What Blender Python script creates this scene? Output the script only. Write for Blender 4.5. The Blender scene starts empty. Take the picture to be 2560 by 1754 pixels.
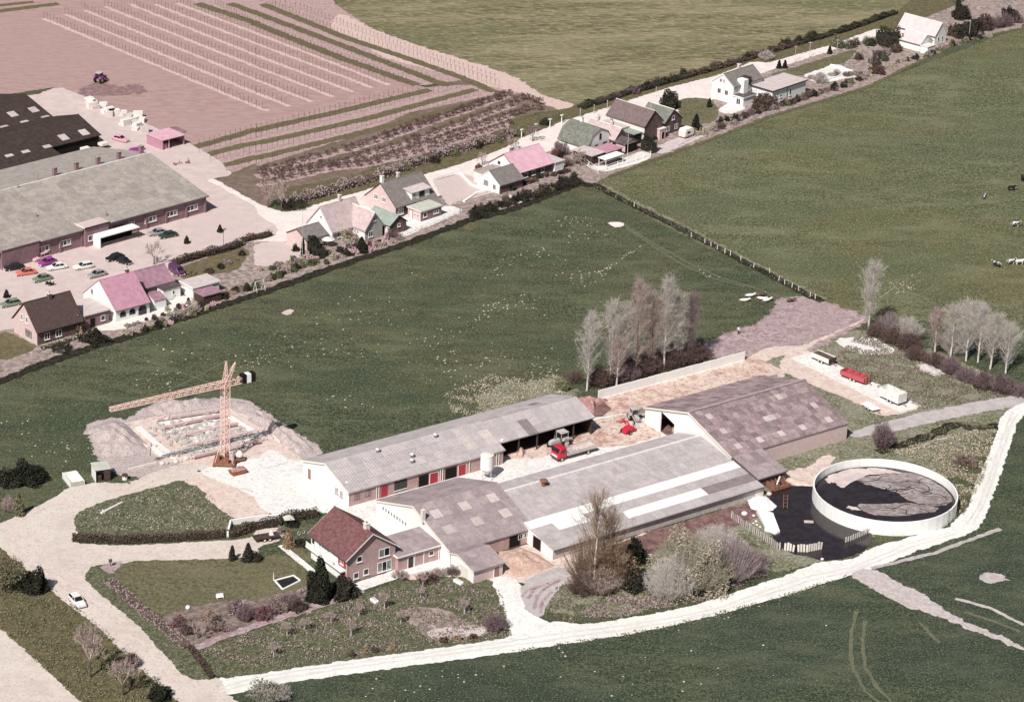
import bpy, bmesh, math, random
import numpy as np
from mathutils import Vector, Matrix, Quaternion
from mathutils.geometry import tessellate_polygon
R = math.radians
rnd = random.Random(7)
sc = bpy.context.scene
col = sc.collection

# ------------------------------------------------------------------ camera, sky, sun, exposure
FOC, PITCH, ROLL, CAMH = 6829., R(23.185), R(2.296), 210.
fw = np.array([0, math.cos(PITCH), -math.sin(PITCH)])
up0 = np.array([0, math.sin(PITCH), math.cos(PITCH)]); rt0 = np.array([1., 0, 0])
rt = math.cos(ROLL)*rt0 + math.sin(ROLL)*up0
up = -math.sin(ROLL)*rt0 + math.cos(ROLL)*up0
cam = bpy.data.cameras.new('aerial_camera')
cam.sensor_fit = 'HORIZONTAL'; cam.sensor_width = 36; cam.lens = FOC/2560*36
cam.clip_start = 5; cam.clip_end = 9000
co = bpy.data.objects.new('aerial_camera', cam); col.objects.link(co)
co.matrix_world = Matrix([[rt[0], up[0], -fw[0], 0], [rt[1], up[1], -fw[1], 0], [rt[2], up[2], -fw[2], CAMH], [0, 0, 0, 1]])
sc.camera = co
SUN_AZ, SUN_EL = R(245), R(47)
to_sun = Vector((math.cos(SUN_AZ)*math.cos(SUN_EL), math.sin(SUN_AZ)*math.cos(SUN_EL), math.sin(SUN_EL)))
w = bpy.data.worlds.new('World'); sc.world = w; w.use_nodes = True
bg = w.node_tree.nodes['Background']
sky = w.node_tree.nodes.new('ShaderNodeTexSky'); sky.sky_type = 'NISHITA'; sky.sun_disc = False
sky.sun_elevation = SUN_EL; sky.sun_rotation = math.pi/2 - SUN_AZ
sky.air_density = 1.0; sky.dust_density = 2.0
w.node_tree.links.new(sky.outputs[0], bg.inputs[0]); bg.inputs[1].default_value = 0.05
sl = bpy.data.lights.new('sun', 'SUN'); sl.energy = 5.0; sl.angle = R(0.53); sl.color = (1.0, 0.94, 0.90)
so = bpy.data.objects.new('sun', sl); col.objects.link(so)
so.rotation_euler = to_sun.to_track_quat('Z', 'Y').to_euler(); so.location = (-150, 200, 300)
sc.view_settings.view_transform = 'Standard'; sc.view_settings.look = 'None'
sc.view_settings.gamma = 1; sc.view_settings.exposure = 0.12; sc.view_settings.use_curve_mapping = False

# ------------------------------------------------------------------ map readings -> ground points
# the aerial photograph was read in tiles; at() turns a reading into a point of the terrain (height z)
TL = {k: (640*(i % 4), (0, 440, 880, 1314)[i//4], 3.619) for i, k in enumerate('abcdefghijklmnop')}
TL.update(q=(700, 380, 5.037), r=(1120, 300, 7.2375), s=(1380, 220, 6.1), t=(1740, 120, 4.825), u=(2180, 0, 6.1),
          v=(0, 700, 3.631), w=(1300, 960, 5.81), x=(200, 900, 4.642), y=(560, 1260, 7.727), z=(1780, 1180, 5.81))
def at(t, x, y, z=0.):
    o = TL[t]; X = o[0]+x/o[2]; Y = o[1]+y/o[2]
    D = fw + ((X-1280)/FOC)*rt - ((Y-877)/FOC)*up
    p = np.array([0, 0, CAMH]) + D*((z-CAMH)/D[2])
    return Vector((p[0], p[1], z))
def pts(s, z=0.):
    out = []; t = None; n = []
    for k in s.split():
        if k in TL: t = k
        else:
            n.append(float(k))
            if len(n) == 2: out.append(at(t, n[0], n[1], z)); n = []
    return out
class Fr:
    def __init__(s, O, deg):
        s.O = Vector((O[0], O[1])); s.a = R(deg)
        s.u = Vector((math.cos(s.a), math.sin(s.a))); s.v = Vector((-math.sin(s.a), math.cos(s.a)))
    def P(s, u, v, z=0.):
        p = s.O + s.u*u + s.v*v; return Vector((p.x, p.y, z))
    def uv(s, t, x, y, z=0.):
        p = at(t, x, y, z); d = Vector((p.x, p.y)) - s.O; return d.dot(s.u), d.dot(s.v)
    def poly(s, L): return [s.P(a, b) for a, b in L]
FARM = Fr(at('j', 840, 1400), 36.7)

# ------------------------------------------------------------------ materials
MATS = {}
def mat(name, c1, c2=None, scale=1.0, rough=0.9, fine=None, fscale=8.0, big=None, bscale=0.06, bump=0.0, bdist=0.05, spec=0.2, ramp=(0.38, 0.62), metal=0.0, rand=0.0, wave=None, stretch=None, obj=False, bigf=.6, fr=(.5, .68), det=4, mid=None):
    if name in MATS: return MATS[name]
    m = bpy.data.materials.new(name); m.use_nodes = True; MATS[name] = m
    nt = m.node_tree; N = nt.nodes; L = nt.links; b = N['Principled BSDF']
    b.inputs['Roughness'].default_value = rough; b.inputs['Specular IOR Level'].default_value = spec; b.inputs['Metallic'].default_value = metal
    if obj:
        tc = N.new('ShaderNodeTexCoord'); src = tc.outputs['Object']
    else:
        g = N.new('ShaderNodeNewGeometry'); src = g.outputs['Position']
    if stretch:
        mp = N.new('ShaderNodeMapping'); L.new(src, mp.inputs[0]); mp.inputs['Rotation'].default_value = (0, 0, stretch[0]); mp.inputs['Scale'].default_value = (stretch[1], stretch[2], 1); src = mp.outputs[0]
    def noise(s, det=4, rg=0.6):
        n = N.new('ShaderNodeTexNoise'); n.inputs['Scale'].default_value = s; n.inputs['Detail'].default_value = det; n.inputs['Roughness'].default_value = rg
        L.new(src, n.inputs['Vector']); return n.outputs['Fac']
    def rampn(f, lo, hi):
        r = N.new('ShaderNodeMapRange'); r.inputs[1].default_value = lo; r.inputs[2].default_value = hi; r.interpolation_type = 'SMOOTHSTEP'; L.new(f, r.inputs[0]); return r.outputs[0]
    def mix(f, a, bb):
        x = N.new('ShaderNodeMix'); x.data_type = 'RGBA'
        if isinstance(f, float): x.inputs[0].default_value = f
        else: L.new(f, x.inputs[0])
        for i, k in ((6, a), (7, bb)):
            if isinstance(k, tuple): x.inputs[i].default_value = (*k, 1)
            else: L.new(k, x.inputs[i])
        return x.outputs[2]
    c = c1; f1 = None
    if c2 is not None:
        f1 = noise(scale, det, .68); c = mix(rampn(f1, *ramp), c1, c2)
    if big is not None:
        bm = N.new('ShaderNodeMath'); bm.operation = 'MULTIPLY'; bm.inputs[1].default_value = bigf; L.new(rampn(noise(bscale, 3), 0.40, 0.62), bm.inputs[0]); c = mix(bm.outputs[0], c, big)
    if mid is not None:
        for mc, ms, ma, rot in mid:
            mp = N.new('ShaderNodeMapping'); L.new(src, mp.inputs[0]); mp.inputs['Rotation'].default_value = (0, 0, rot); mp.inputs['Scale'].default_value = (.45, 1, 1); mn = N.new('ShaderNodeTexNoise'); mn.inputs['Scale'].default_value = ms; mn.inputs['Detail'].default_value = 5; mn.inputs['Roughness'].default_value = .7; L.new(mp.outputs[0], mn.inputs['Vector'])
            bm = N.new('ShaderNodeMath'); bm.operation = 'MULTIPLY'; bm.inputs[1].default_value = ma; L.new(rampn(mn.outputs['Fac'], .44, .66), bm.inputs[0]); c = mix(bm.outputs[0], c, mc)
    ff = None
    if fine is not None:
        ff = noise(fscale, 4, 0.72); c = mix(rampn(ff, *fr), c, fine)
    if wave is not None:
        wv = N.new('ShaderNodeTexWave'); wv.inputs['Scale'].default_value = wave[1]; wv.inputs['Distortion'].default_value = wave[3]; wv.inputs['Detail'].default_value = 2; wv.inputs['Detail Scale'].default_value = 1.5
        mp = N.new('ShaderNodeMapping'); L.new(src, mp.inputs[0]); mp.inputs['Rotation'].default_value = (0, 0, wave[0]); L.new(mp.outputs[0], wv.inputs[0])
        c = mix(rampn(wv.outputs['Fac'], 0.45, 0.9), c, wave[2])
    if rand:
        oi = N.new('ShaderNodeObjectInfo'); mr = N.new('ShaderNodeMapRange'); mr.inputs[3].default_value = 1-rand; mr.inputs[4].default_value = 1+rand; L.new(oi.outputs['Random'], mr.inputs[0])
        hs = N.new('ShaderNodeHueSaturation'); L.new(mr.outputs[0], hs.inputs['Value'])
        if isinstance(c, tuple): hs.inputs['Color'].default_value = (*c, 1)
        else: L.new(c, hs.inputs['Color'])
        c = hs.outputs[0]
    if isinstance(c, tuple): b.inputs['Base Color'].default_value = (*c, 1)
    else: L.new(c, b.inputs['Base Color'])
    if bump:
        bp = N.new('ShaderNodeBump'); bp.inputs['Strength'].default_value = bump; bp.inputs['Distance'].default_value = bdist
        L.new(ff if ff is not None else (f1 if f1 is not None else noise(scale)), bp.inputs['Height']); L.new(bp.outputs[0], b.inputs['Normal'])
    return m
def M(n): return MATS[n]
# ground covers
mat('pasture', (.024, .034, .016), (.102, .122, .066), 1.1, 1, fine=(.25, .255, .165), fscale=2.6, big=(.120, .108, .056), bscale=.013, bump=1, bdist=.35, bigf=.6, fr=(.53, .64), det=6, ramp=(.38, .62), mid=[((.032, .046, .022), .42, .75, R(-40)), ((.145, .155, .088), .15, .6, R(-36)), ((.042, .066, .036), .045, .7, R(-40))])
mat('pasture_far', (.044, .052, .022), (.165, .178, .092), 1.0, 1, fine=(.34, .335, .205), fscale=2.2, big=(.15, .125, .056), bscale=.016, bump=1, bdist=.35, bigf=.6, fr=(.53, .64), det=6, ramp=(.38, .62), mid=[((.064, .072, .034), .36, .7, R(-30)), ((.20, .205, .12), .13, .6, R(-42)), ((.085, .105, .052), .04, .7, R(-42))])
mat('pasture_near', (.022, .034, .018), (.100, .124, .068), 1.4, 1, fine=(.22, .232, .15), fscale=3.0, big=(.046, .066, .052), bscale=.03, bump=1, bdist=.35, bigf=.6, fr=(.53, .64), det=6, ramp=(.38, .62), mid=[((.030, .044, .026), .5, .75, R(-24)), ((.13, .142, .085), .18, .55, R(-30)), ((.035, .052, .036), .05, .6, R(-24))])
mat('stubble', (.080, .074, .036), (.255, .225, .132), .8, 1, fine=(.38, .33, .215), fscale=1.7, big=(.105, .102, .050), bscale=.02, bump=.8, bdist=.25, stretch=(R(-46), .25, 1.0), bigf=.65, det=6, mid=[((.10, .095, .046), .3, .75, 0), ((.31, .265, .17), .1, .6, 0), ((.12, .125, .06), .035, .6, 0)])
mat('plough', (.335, .222, .205), (.405, .285, .262), .6, 1, fine=(.255, .165, .155), fscale=1.9, big=(.385, .265, .25), bscale=.02, bump=.6, bdist=.15, stretch=(R(-44), .4, 1.3), bigf=.5, fr=(.5, .75))
mat('plough_dark', (.20, .125, .125), (.31, .205, .20), .7, 1, fine=(.15, .095, .10), fscale=3, bump=.6, bdist=.2)
mat('row_soil', (.52, .395, .35), (.60, .465, .415), 1.0, 1, fine=(.44, .31, .30), fscale=2.5, bump=.4)
mat('orchard_soil', (.36, .25, .245), (.46, .335, .31), .9, 1, fine=(.23, .155, .15), fscale=2, bump=.6, bdist=.15)
mat('orchard_grass', (.105, .090, .046), (.155, .130, .072), .8, 1, fine=(.19, .155, .10), fscale=3, bump=.8, bdist=.2)
mat('orchard_floor', (.155, .115, .090), (.235, .170, .150), .6, 1, fine=(.115, .095, .060), fscale=1.8, big=(.13, .11, .062), bscale=.1, bump=.8, bdist=.2)
mat('verge', (.085, .080, .038), (.140, .125, .062), .8, 1, fine=(.24, .185, .13), fscale=2.2, bump=.9, bdist=.3)
mat('lawn', (.074, .070, .034), (.155, .142, .082), 1.3, 1, fine=(.215, .205, .125), fscale=3, bump=.7, bdist=.15, mid=[((.085, .085, .042), .3, .6, .3), ((.17, .155, .09), .12, .5, .9)])
mat('rough_grass', (.060, .072, .034), (.145, .150, .085), .8, 1, fine=(.30, .28, .21), fscale=2.3, big=(.10, .105, .06), bscale=.12, bump=1, bdist=.35)
mat('bank_grass', (.095, .105, .052), (.20, .20, .120), .9, 1, fine=(.46, .43, .37), fscale=1.9, big=(.27, .26, .20), bscale=.15, bump=1, bdist=.3)
mat('street', (.66, .60, .56), (.74, .68, .64), .35, .95, fine=(.60, .52, .48), fscale=2.2, bump=.15)
mat('yard_pink', (.51, .425, .395), (.585, .495, .46), .3, .95, fine=(.50, .40, .385), fscale=2.0, big=(.54, .44, .425), bscale=.05, bump=.2)
mat('garden_soil', (.19, .155, .13), (.42, .345, .32), .7, 1, fine=(.15, .12, .10), fscale=1.3, big=(.34, .26, .235), bscale=.15, bump=.8, bdist=.2)
mat('gravel_road', (.52, .455, .405), (.60, .53, .47), .4, .95, fine=(.42, .355, .31), fscale=2.0, big=(.63, .575, .52), bscale=.08, bump=.25)
mat('white_track', (.66, .655, .615), (.74, .735, .695), .45, .95, fine=(.56, .545, .50), fscale=1.5, big=(.78, .785, .75), bscale=.09, bump=.35)
mat('concrete_yard', (.64, .63, .595), (.73, .72, .685), .35, .95, fine=(.51, .475, .44), fscale=1.3, big=(.72, .71, .68), bscale=.08, bump=.2)
mat('worn_track', (.60, .585, .545), (.67, .655, .61), .6, .95, fine=(.53, .51, .465), fscale=2, bump=.3)
mat('sand_yard', (.56, .455, .40), (.66, .555, .49), .5, 1, fine=(.43, .325, .29), fscale=1.5, bump=.5, bdist=.1)
mat('silage_floor', (.42, .27, .225), (.64, .50, .42), .45, 1, fine=(.24, .125, .115), fscale=1.3, big=(.66, .57, .49), bscale=.11, bump=.5, bdist=.1)
mat('mud', (.30, .215, .22), (.45, .355, .355), .5, 1, fine=(.17, .11, .115), fscale=1.4, big=(.38, .29, .29), bscale=.12, bump=.8, bdist=.2)
mat('red_soil', (.14, .075, .070), (.25, .155, .14), .6, 1, fine=(.10, .055, .055), fscale=2, bump=.7, bdist=.2)
mat('spoil', (.44, .375, .36), (.54, .465, .44), .6, 1, fine=(.30, .225, .235), fscale=2.2, bump=1, bdist=.3)
mat('grey_track', (.40, .365, .355), (.50, .46, .445), .5, 1, fine=(.33, .295, .29), fscale=2, bump=.3)
mat('tyre_track', (.10, .108, .066), (.15, .152, .098), 1.5, 1, bump=.4)
mat('pale_clod', (.40, .40, .30), (.55, .52, .42), 3, 1)
mat('ditch_mud', (.016, .015, .011), (.036, .033, .025), 1.5, .9, fine=(.07, .066, .04), fscale=1.6, spec=.05, bump=.6, bdist=.2)
mat('slurry', (.022, .016, .017), (.034, .026, .027), .6, .14, spec=.34, bump=.04, bdist=.05)
mat('crust', (.22, .185, .175), (.37, .325, .31), .5, .8, fine=(.14, .115, .12), fscale=1.5, bump=.5, bdist=.08)
mat('crust_pale', (.50, .42, .40), (.62, .53, .50), .5, .8, bump=.4)
# roofs and walls
mat('asb_grey', (.395, .36, .355), (.46, .42, .415), .9, .85, fine=(.32, .285, .285), fscale=4, rand=.09, bump=.25)
mat('asb_mauve', (.29, .235, .24), (.36, .30, .305), .9, .85, fine=(.215, .17, .175), fscale=4, rand=.13, bump=.25)
mat('asb_brown', (.23, .170, .175), (.32, .25, .25), .8, .85, fine=(.165, .12, .125), fscale=3.5, rand=.26, bump=.3)
mat('asb_olive', (.29, .262, .235), (.37, .335, .298), .6, .85, fine=(.23, .20, .18), fscale=3, rand=.11, bump=.25)
mat('dark_sheet', (.042, .030, .026), (.060, .044, .037), 1, .8, rand=.06, bump=.2)
mat('skylight', (.44, .385, .365), (.52, .46, .435), 1.5, .6, rand=.1)
mat('skylight_white', (.74, .74, .71), (.80, .80, .77), 1.5, .6, rand=.06)
mat('patch_sheet', (.20, .165, .17), (.245, .205, .21), 1, .85)
mat('tile_red', (.115, .050, .052), (.175, .085, .082), 1.6, .85, fine=(.23, .125, .12), fscale=5, bump=.6, bdist=.06)
mat('tile_brown', (.075, .048, .044), (.105, .070, .063), 1.5, .85, fine=(.13, .088, .08), fscale=4, bump=.5, wave=(0, 1.4, (.055, .036, .034), 1.0), obj=True)
mat('tile_pink', (.41, .215, .275), (.48, .27, .335), 1.0, .85, fine=(.36, .18, .235), fscale=5, bump=.4)
mat('tile_hotpink', (.58, .345, .41), (.66, .42, .48), .8, .85, fine=(.51, .29, .36), fscale=4, bump=.3)
mat('tile_mauve', (.285, .165, .205), (.36, .22, .265), .9, .85, fine=(.23, .13, .165), fscale=4, bump=.4)
mat('tile_grey', (.165, .145, .135), (.215, .19, .178), 1.1, .85, fine=(.26, .235, .215), fscale=5, bump=.5)
mat('tile_green', (.125, .132, .112), (.185, .192, .165), 1.0, .85, fine=(.26, .265, .23), fscale=4, bump=.5)
mat('tile_purple', (.135, .098, .098), (.175, .13, .128), 1.1, .85, fine=(.215, .165, .16), fscale=5, bump=.5)
mat('tile_bleached', (.56, .44, .44), (.64, .52, .515), .8, .85, fine=(.64, .52, .52), fscale=4, bump=.3)
mat('flower_soil', (.15, .115, .095), (.27, .21, .185), .8, 1, fine=(.09, .085, .05), fscale=1.8, bump=.8, bdist=.2)
mat('thatch', (.43, .345, .34), (.52, .425, .415), .8, 1, fine=(.36, .285, .28), fscale=3, bump=.7, bdist=.1)
mat('copper_green', (.25, .305, .265), (.32, .37, .325), 1, .7, fine=(.21, .26, .225), fscale=4)
mat('flat_felt', (.50, .435, .42), (.58, .51, .49), .9, .9, fine=(.43, .37, .36), fscale=3, bump=.2)
mat('flat_pale', (.66, .64, .59), (.72, .70, .65), .8, .9, fine=(.58, .55, .51), fscale=3)
mat('flat_dark', (.085, .07, .068), (.12, .10, .096), .9, .9)
mat('flat_green', (.43, .45, .38), (.52, .53, .455), .8, .85)
mat('wall_white', (.76, .77, .74), (.80, .80, .77), .6, .9, fine=(.71, .71, .68), fscale=3)
mat('wall_cream', (.66, .62, .555), (.72, .68, .61), .6, .9)
mat('brick_pink', (.40, .275, .265), (.47, .335, .32), 1.2, .9, fine=(.35, .235, .225), fscale=7, bump=.2, bdist=.03)
mat('brick_rose', (.58, .45, .435), (.64, .51, .49), 1.2, .9, fine=(.48, .35, .34), fscale=7, bump=.2, bdist=.03)
mat('brick_red', (.255, .135, .125), (.315, .18, .165), 1.2, .9, fine=(.20, .105, .10), fscale=7, bump=.2, bdist=.03)
mat('brick_dark', (.12, .075, .07), (.165, .108, .10), 1.2, .9, fine=(.09, .055, .055), fscale=7, bump=.2, bdist=.03)
mat('brick_mauve', (.225, .140, .155), (.28, .185, .20), 1.2, .9, fine=(.18, .11, .125), fscale=7, bump=.2, bdist=.03)
mat('render_grey', (.37, .365, .34), (.44, .43, .40), .9, .9)
mat('concrete', (.68, .675, .645), (.76, .75, .72), 1, .9, fine=(.48, .465, .44), fscale=3, rand=.05, bump=.2)
mat('concrete_dirty', (.42, .375, .36), (.52, .475, .455), .9, .9, fine=(.31, .265, .255), fscale=3, rand=.08, bump=.2)
mat('white_paint', (.80, .80, .78), rough=.5)
mat('cream_paint', (.70, .67, .58), rough=.6)
mat('red_paint', (.36, .035, .05), rough=.5)
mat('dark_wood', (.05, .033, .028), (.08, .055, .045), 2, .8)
mat('dark_void', (.012, .010, .010), rough=1)  # near-black, also on panels that paint in the shade of openings
mat('grey_wood', (.42, .38, .36), (.55, .50, .47), 2.5, .9, rand=.18)
mat('glass', (.016, .018, .022), rough=.08, spec=.6)
mat('curtain_glass', (.30, .30, .28), (.12, .12, .12), 1.5, .15, spec=.5)
mat('rubber', (.022, .020, .020), rough=.85)
mat('hub', (.62, .57, .50), rough=.5)
mat('steel', (.34, .32, .31), rough=.5, metal=.3)
mat('zinc', (.62, .63, .62), rough=.45, metal=.2)
mat('rust', (.19, .085, .055), (.29, .14, .09), 2.5, .9, bump=.4)
mat('crane_paint', (.70, .49, .42), (.78, .58, .51), 2, .6)
mat('lead', (.10, .095, .095), rough=.6)
mat('white_sheet', (.80, .82, .80), (.74, .75, .73), 1.2, .5, bump=.4, bdist=.1)
mat('straw', (.56, .38, .305), (.70, .52, .43), 1.2, 1, fine=(.42, .26, .205), fscale=4, bump=1, bdist=.3)
mat('brick_pile', (.43, .24, .215), (.57, .36, .32), 1.5, 1, fine=(.28, .14, .13), fscale=4, bump=1, bdist=.3)
# vegetation
mat('bark_pale', (.52, .48, .45), (.64, .60, .56), 3, .95)
mat('bark_dark', (.085, .06, .055), (.14, .10, .09), 3, .95)
mat('twig_pale', (.50, .46, .42), (.62, .57, .53), 2, .95)
mat('twig_pink', (.42, .32, .30), (.53, .42, .39), 2, .95)
mat('twig_purple', (.20, .135, .155), (.30, .215, .225), 2, .95)
mat('twig_brown', (.135, .088, .078), (.20, .135, .118), 2, .95)
mat('twig_green', (.26, .245, .155), (.35, .33, .225), 2, .95)
mat('twig_orange', (.26, .175, .115), (.34, .24, .165), 2, .95)
mat('leaf_dark', (.018, .020, .014), (.034, .036, .024), 2, .9)
mat('leaf_deep', (.030, .028, .020), (.050, .048, .034), 2, .9)
mat('leaf_hedge', (.075, .050, .042), (.125, .088, .072), 2, .95)
mat('leaf_mauve', (.25, .195, .185), (.36, .29, .275), 2, .95)
mat('leaf_olive', (.13, .13, .072), (.20, .192, .118), 2, .95)
mat('leaf_green', (.075, .095, .048), (.115, .135, .072), 2, .95)
mat('leaf_red', (.155, .055, .055), (.22, .10, .09), 2, .95)
mat('leaf_pink', (.50, .33, .37), (.60, .44, .46), 2, .95)
mat('leaf_straw', (.33, .29, .21), (.45, .40, .31), 2, .95)
mat('leaf_gold', (.25, .175, .105), (.33, .24, .155), 2, .95)

# ------------------------------------------------------------------ mesh helpers
def link(name, me, parent=None, loc=None):
    o = bpy.data.objects.new(name, me); col.objects.link(o)
    if parent is not None: o.parent = parent
    if loc is not None: o.location = loc
    return o
def tag(o, label=None, cat=None, group=None, kind=None):
    if label: o['label'] = label
    if cat: o['category'] = cat
    if group: o['group'] = group
    if kind: o['kind'] = kind
    return o
def empty(name, loc, rz=0., label=None, cat=None, group=None):
    o = bpy.data.objects.new(name, None); col.objects.link(o); o.location = loc; o.rotation_euler = (0, 0, rz); o.empty_display_size = .5
    return tag(o, label, cat, group)
def copy_tree(o, parent=None):
    c = o.copy(); col.objects.link(c); c.parent = parent
    for ch in list(o.children): copy_tree(ch, c)
    return c
class MB:
    def __init__(s): s.v = []; s.f = []
    def add(s, V, F):
        n = len(s.v); s.v += [tuple(p) for p in V]; s.f += [tuple(i+n for i in f) for f in F]; return s
    def box(s, x0, x1, y0, y1, z0, z1):
        return s.hexa([(x0, y0, z0), (x1, y0, z0), (x1, y1, z0), (x0, y1, z0)], [(x0, y0, z1), (x1, y0, z1), (x1, y1, z1), (x0, y1, z1)])
    def hexa(s, B, T):
        return s.add(list(B)+list(T), [(3, 2, 1, 0), (4, 5, 6, 7), (0, 1, 5, 4), (1, 2, 6, 5), (2, 3, 7, 6), (3, 0, 4, 7)])
    def prism(s, B, T):
        n = len(B); return s.add(list(B)+list(T), [tuple(range(n-1, -1, -1)), tuple(range(n, 2*n))]+[(i, (i+1) % n, n+(i+1) % n, n+i) for i in range(n)])
    def tube(s, p, q, r0, r1=None, n=6, caps=True):
        p = Vector(p); q = Vector(q); r1 = r0 if r1 is None else r1
        d = (q-p).normalized(); a = d.orthogonal().normalized(); b = d.cross(a)
        V = []
        for c, r in ((p, r0), (q, r1)):
            for i in range(n):
                t = 2*math.pi*i/n; V.append(c+a*math.cos(t)*r+b*math.sin(t)*r)
        F = [(i, (i+1) % n, n+(i+1) % n, n+i) for i in range(n)]
        if caps: F += [tuple(range(n-1, -1, -1)), tuple(range(n, 2*n))]
        return s.add(V, F)
    def lathe(s, prof, n=16, c=(0, 0), cap=True):
        V = []; k = len(prof)
        for r, z in prof:
            for i in range(n):
                t = 2*math.pi*i/n; V.append((c[0]+r*math.cos(t), c[1]+r*math.sin(t), z))
        F = [(j*n+i, j*n+(i+1) % n, (j+1)*n+(i+1) % n, (j+1)*n+i) for j in range(k-1) for i in range(n)]
        if cap: F += [tuple(range(n-1, -1, -1)), tuple(range((k-1)*n, k*n))]
        return s.add(V, F)
    def mesh(s, name, m, smooth=False):
        me = bpy.data.meshes.new(name); me.from_pydata(s.v, [], s.f); me.materials.append(M(m) if isinstance(m, str) else m)
        if smooth: me.polygons.foreach_set('use_smooth', [True]*len(me.polygons))
        me.update(); return me
    def build(s, name, m, parent=None, smooth=False, loc=None): return link(name, s.mesh(name, m, smooth), parent, loc)
def np_mesh(name, V, F, m, smooth=False):
    V = np.asarray(V, np.float32); F = np.asarray(F, np.int32); k = F.shape[1]
    me = bpy.data.meshes.new(name); me.vertices.add(len(V)); me.vertices.foreach_set('co', V.ravel())
    me.loops.add(F.size); me.loops.foreach_set('vertex_index', F.ravel())
    me.polygons.add(len(F)); me.polygons.foreach_set('loop_start', np.arange(0, F.size, k, dtype=np.int32)); me.polygons.foreach_set('loop_total', np.full(len(F), k, np.int32))
    if smooth: me.polygons.foreach_set('use_smooth', np.ones(len(F), bool))
    me.update(calc_edges=True); me.materials.append(M(m)); return me
def wobble(P, amp, step=0.9, smooth=1):
    """subdivide an outline, round it off and make its edge ragged"""
    P = [Vector((p.x, p.y)) for p in P]
    for _ in range(smooth):
        Q = []
        for i in range(len(P)):
            a, b = P[i], P[(i+1) % len(P)]; t = (b-a)*min(.22, 1.5/max((b-a).length, .01)); Q += [a+t, b-t]
        P = Q
    out = []
    for i in range(len(P)):
        a, b = P[i], P[(i+1) % len(P)]; n = max(1, min(int((b-a).length/step), 400))
        for k in range(n):
            p = a.lerp(b, k/n); s = amp*(0.5+rnd.random())
            out.append(Vector((p.x+rnd.uniform(-s, s), p.y+rnd.uniform(-s, s))))
    return out
SHQ = []
def sheet(name, P, z, m, amp=.18, step=.9, smooth=1, kind='structure', fringe=.8):
    Q = wobble(P, amp, step, smooth) if amp else [Vector((p.x, p.y)) for p in P]
    SHQ.append((z, name, Q, m, kind, fringe if amp else 0))
def strip(name, P, wd, z, m, amp=.08, kind='structure', fringe=None):
    P = [Vector((p.x, p.y)) for p in P]; D = []
    for a, b in zip(P, P[1:]):
        n = max(1, int((b-a).length/1.0)); D += [a.lerp(b, k/n) for k in range(n)]
    D.append(P[-1]); A = []; Bq = []
    for i, p in enumerate(D):
        t = (D[min(i+1, len(D)-1)]-D[max(i-1, 0)]).normalized(); nn = Vector((-t.y, t.x)); h = wd/2
        A.append(p+nn*(h+rnd.uniform(-amp, amp))); Bq.append(p-nn*(h+rnd.uniform(-amp, amp)))
    SHQ.append((z, name, Bq+A[::-1], m, kind, min(.5, wd*.3) if fringe is None else fringe))
def soft(m):
    k = m+'_ragged'
    if k in MATS: return MATS[k]
    n = M(m).copy(); n.name = k; MATS[k] = n; nt = n.node_tree; N = nt.nodes; L = nt.links
    at_ = N.new('ShaderNodeAttribute'); at_.attribute_name = 'edge'; ge = N.new('ShaderNodeNewGeometry'); no = N.new('ShaderNodeTexNoise'); no.inputs['Scale'].default_value = .9; no.inputs['Detail'].default_value = 7; no.inputs['Roughness'].default_value = .75
    L.new(ge.outputs['Position'], no.inputs['Vector']); s1 = N.new('ShaderNodeMath'); s1.operation = 'SUBTRACT'; s1.inputs[1].default_value = .5; L.new(no.outputs['Fac'], s1.inputs[0])
    s2 = N.new('ShaderNodeMath'); s2.operation = 'MULTIPLY_ADD'; s2.inputs[1].default_value = 1.5; L.new(s1.outputs[0], s2.inputs[0]); L.new(at_.outputs['Fac'], s2.inputs[2])
    s3 = N.new('ShaderNodeMath'); s3.operation = 'GREATER_THAN'; s3.inputs[1].default_value = .5; L.new(s2.outputs[0], s3.inputs[0]); L.new(s3.outputs[0], N['Principled BSDF'].inputs['Alpha']); return n
def flush_sheets(z0, dz):
    SHQ.sort(key=lambda q: q[0])
    for rank, (zz, name, Q, m, kind, fringe) in enumerate(SHQ):
        z = 0. if name == 'ground' else z0+dz*rank
        if sum(a.x*b.y-b.x*a.y for a, b in zip(Q, Q[1:]+Q[:1])) < 0: Q = Q[::-1]
        V = [Vector((p.x, p.y, z)) for p in Q]; T = tessellate_polygon([V]); n = len(V)
        F = [tuple(t) if (V[t[1]]-V[t[0]]).cross(V[t[2]]-V[t[0]]).z > 0 else (t[0], t[2], t[1]) for t in T]
        if fringe:
            for i in range(n):
                t = (Q[(i+2) % n]-Q[i-2]); t = t.normalized() if t.length > 1e-6 else Vector((1, 0)); o = Q[i]+Vector((t.y, -t.x))*fringe*rnd.uniform(.8, 1.3); V.append(Vector((o.x, o.y, z-dz*.3)))
            F += [(i, n+i, n+(i+1) % n, (i+1) % n) for i in range(n)]
        me = bpy.data.meshes.new(name); me.from_pydata([tuple(v) for v in V], [], F); me.materials.append(soft(m) if fringe else M(m))
        at_ = me.attributes.new('edge', 'FLOAT', 'POINT'); at_.data.foreach_set('value', [1.0]*n+[0.0]*(len(V)-n)); me.update()
        o = link(name, me); o['kind'] = kind
    SHQ.clear()
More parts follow.
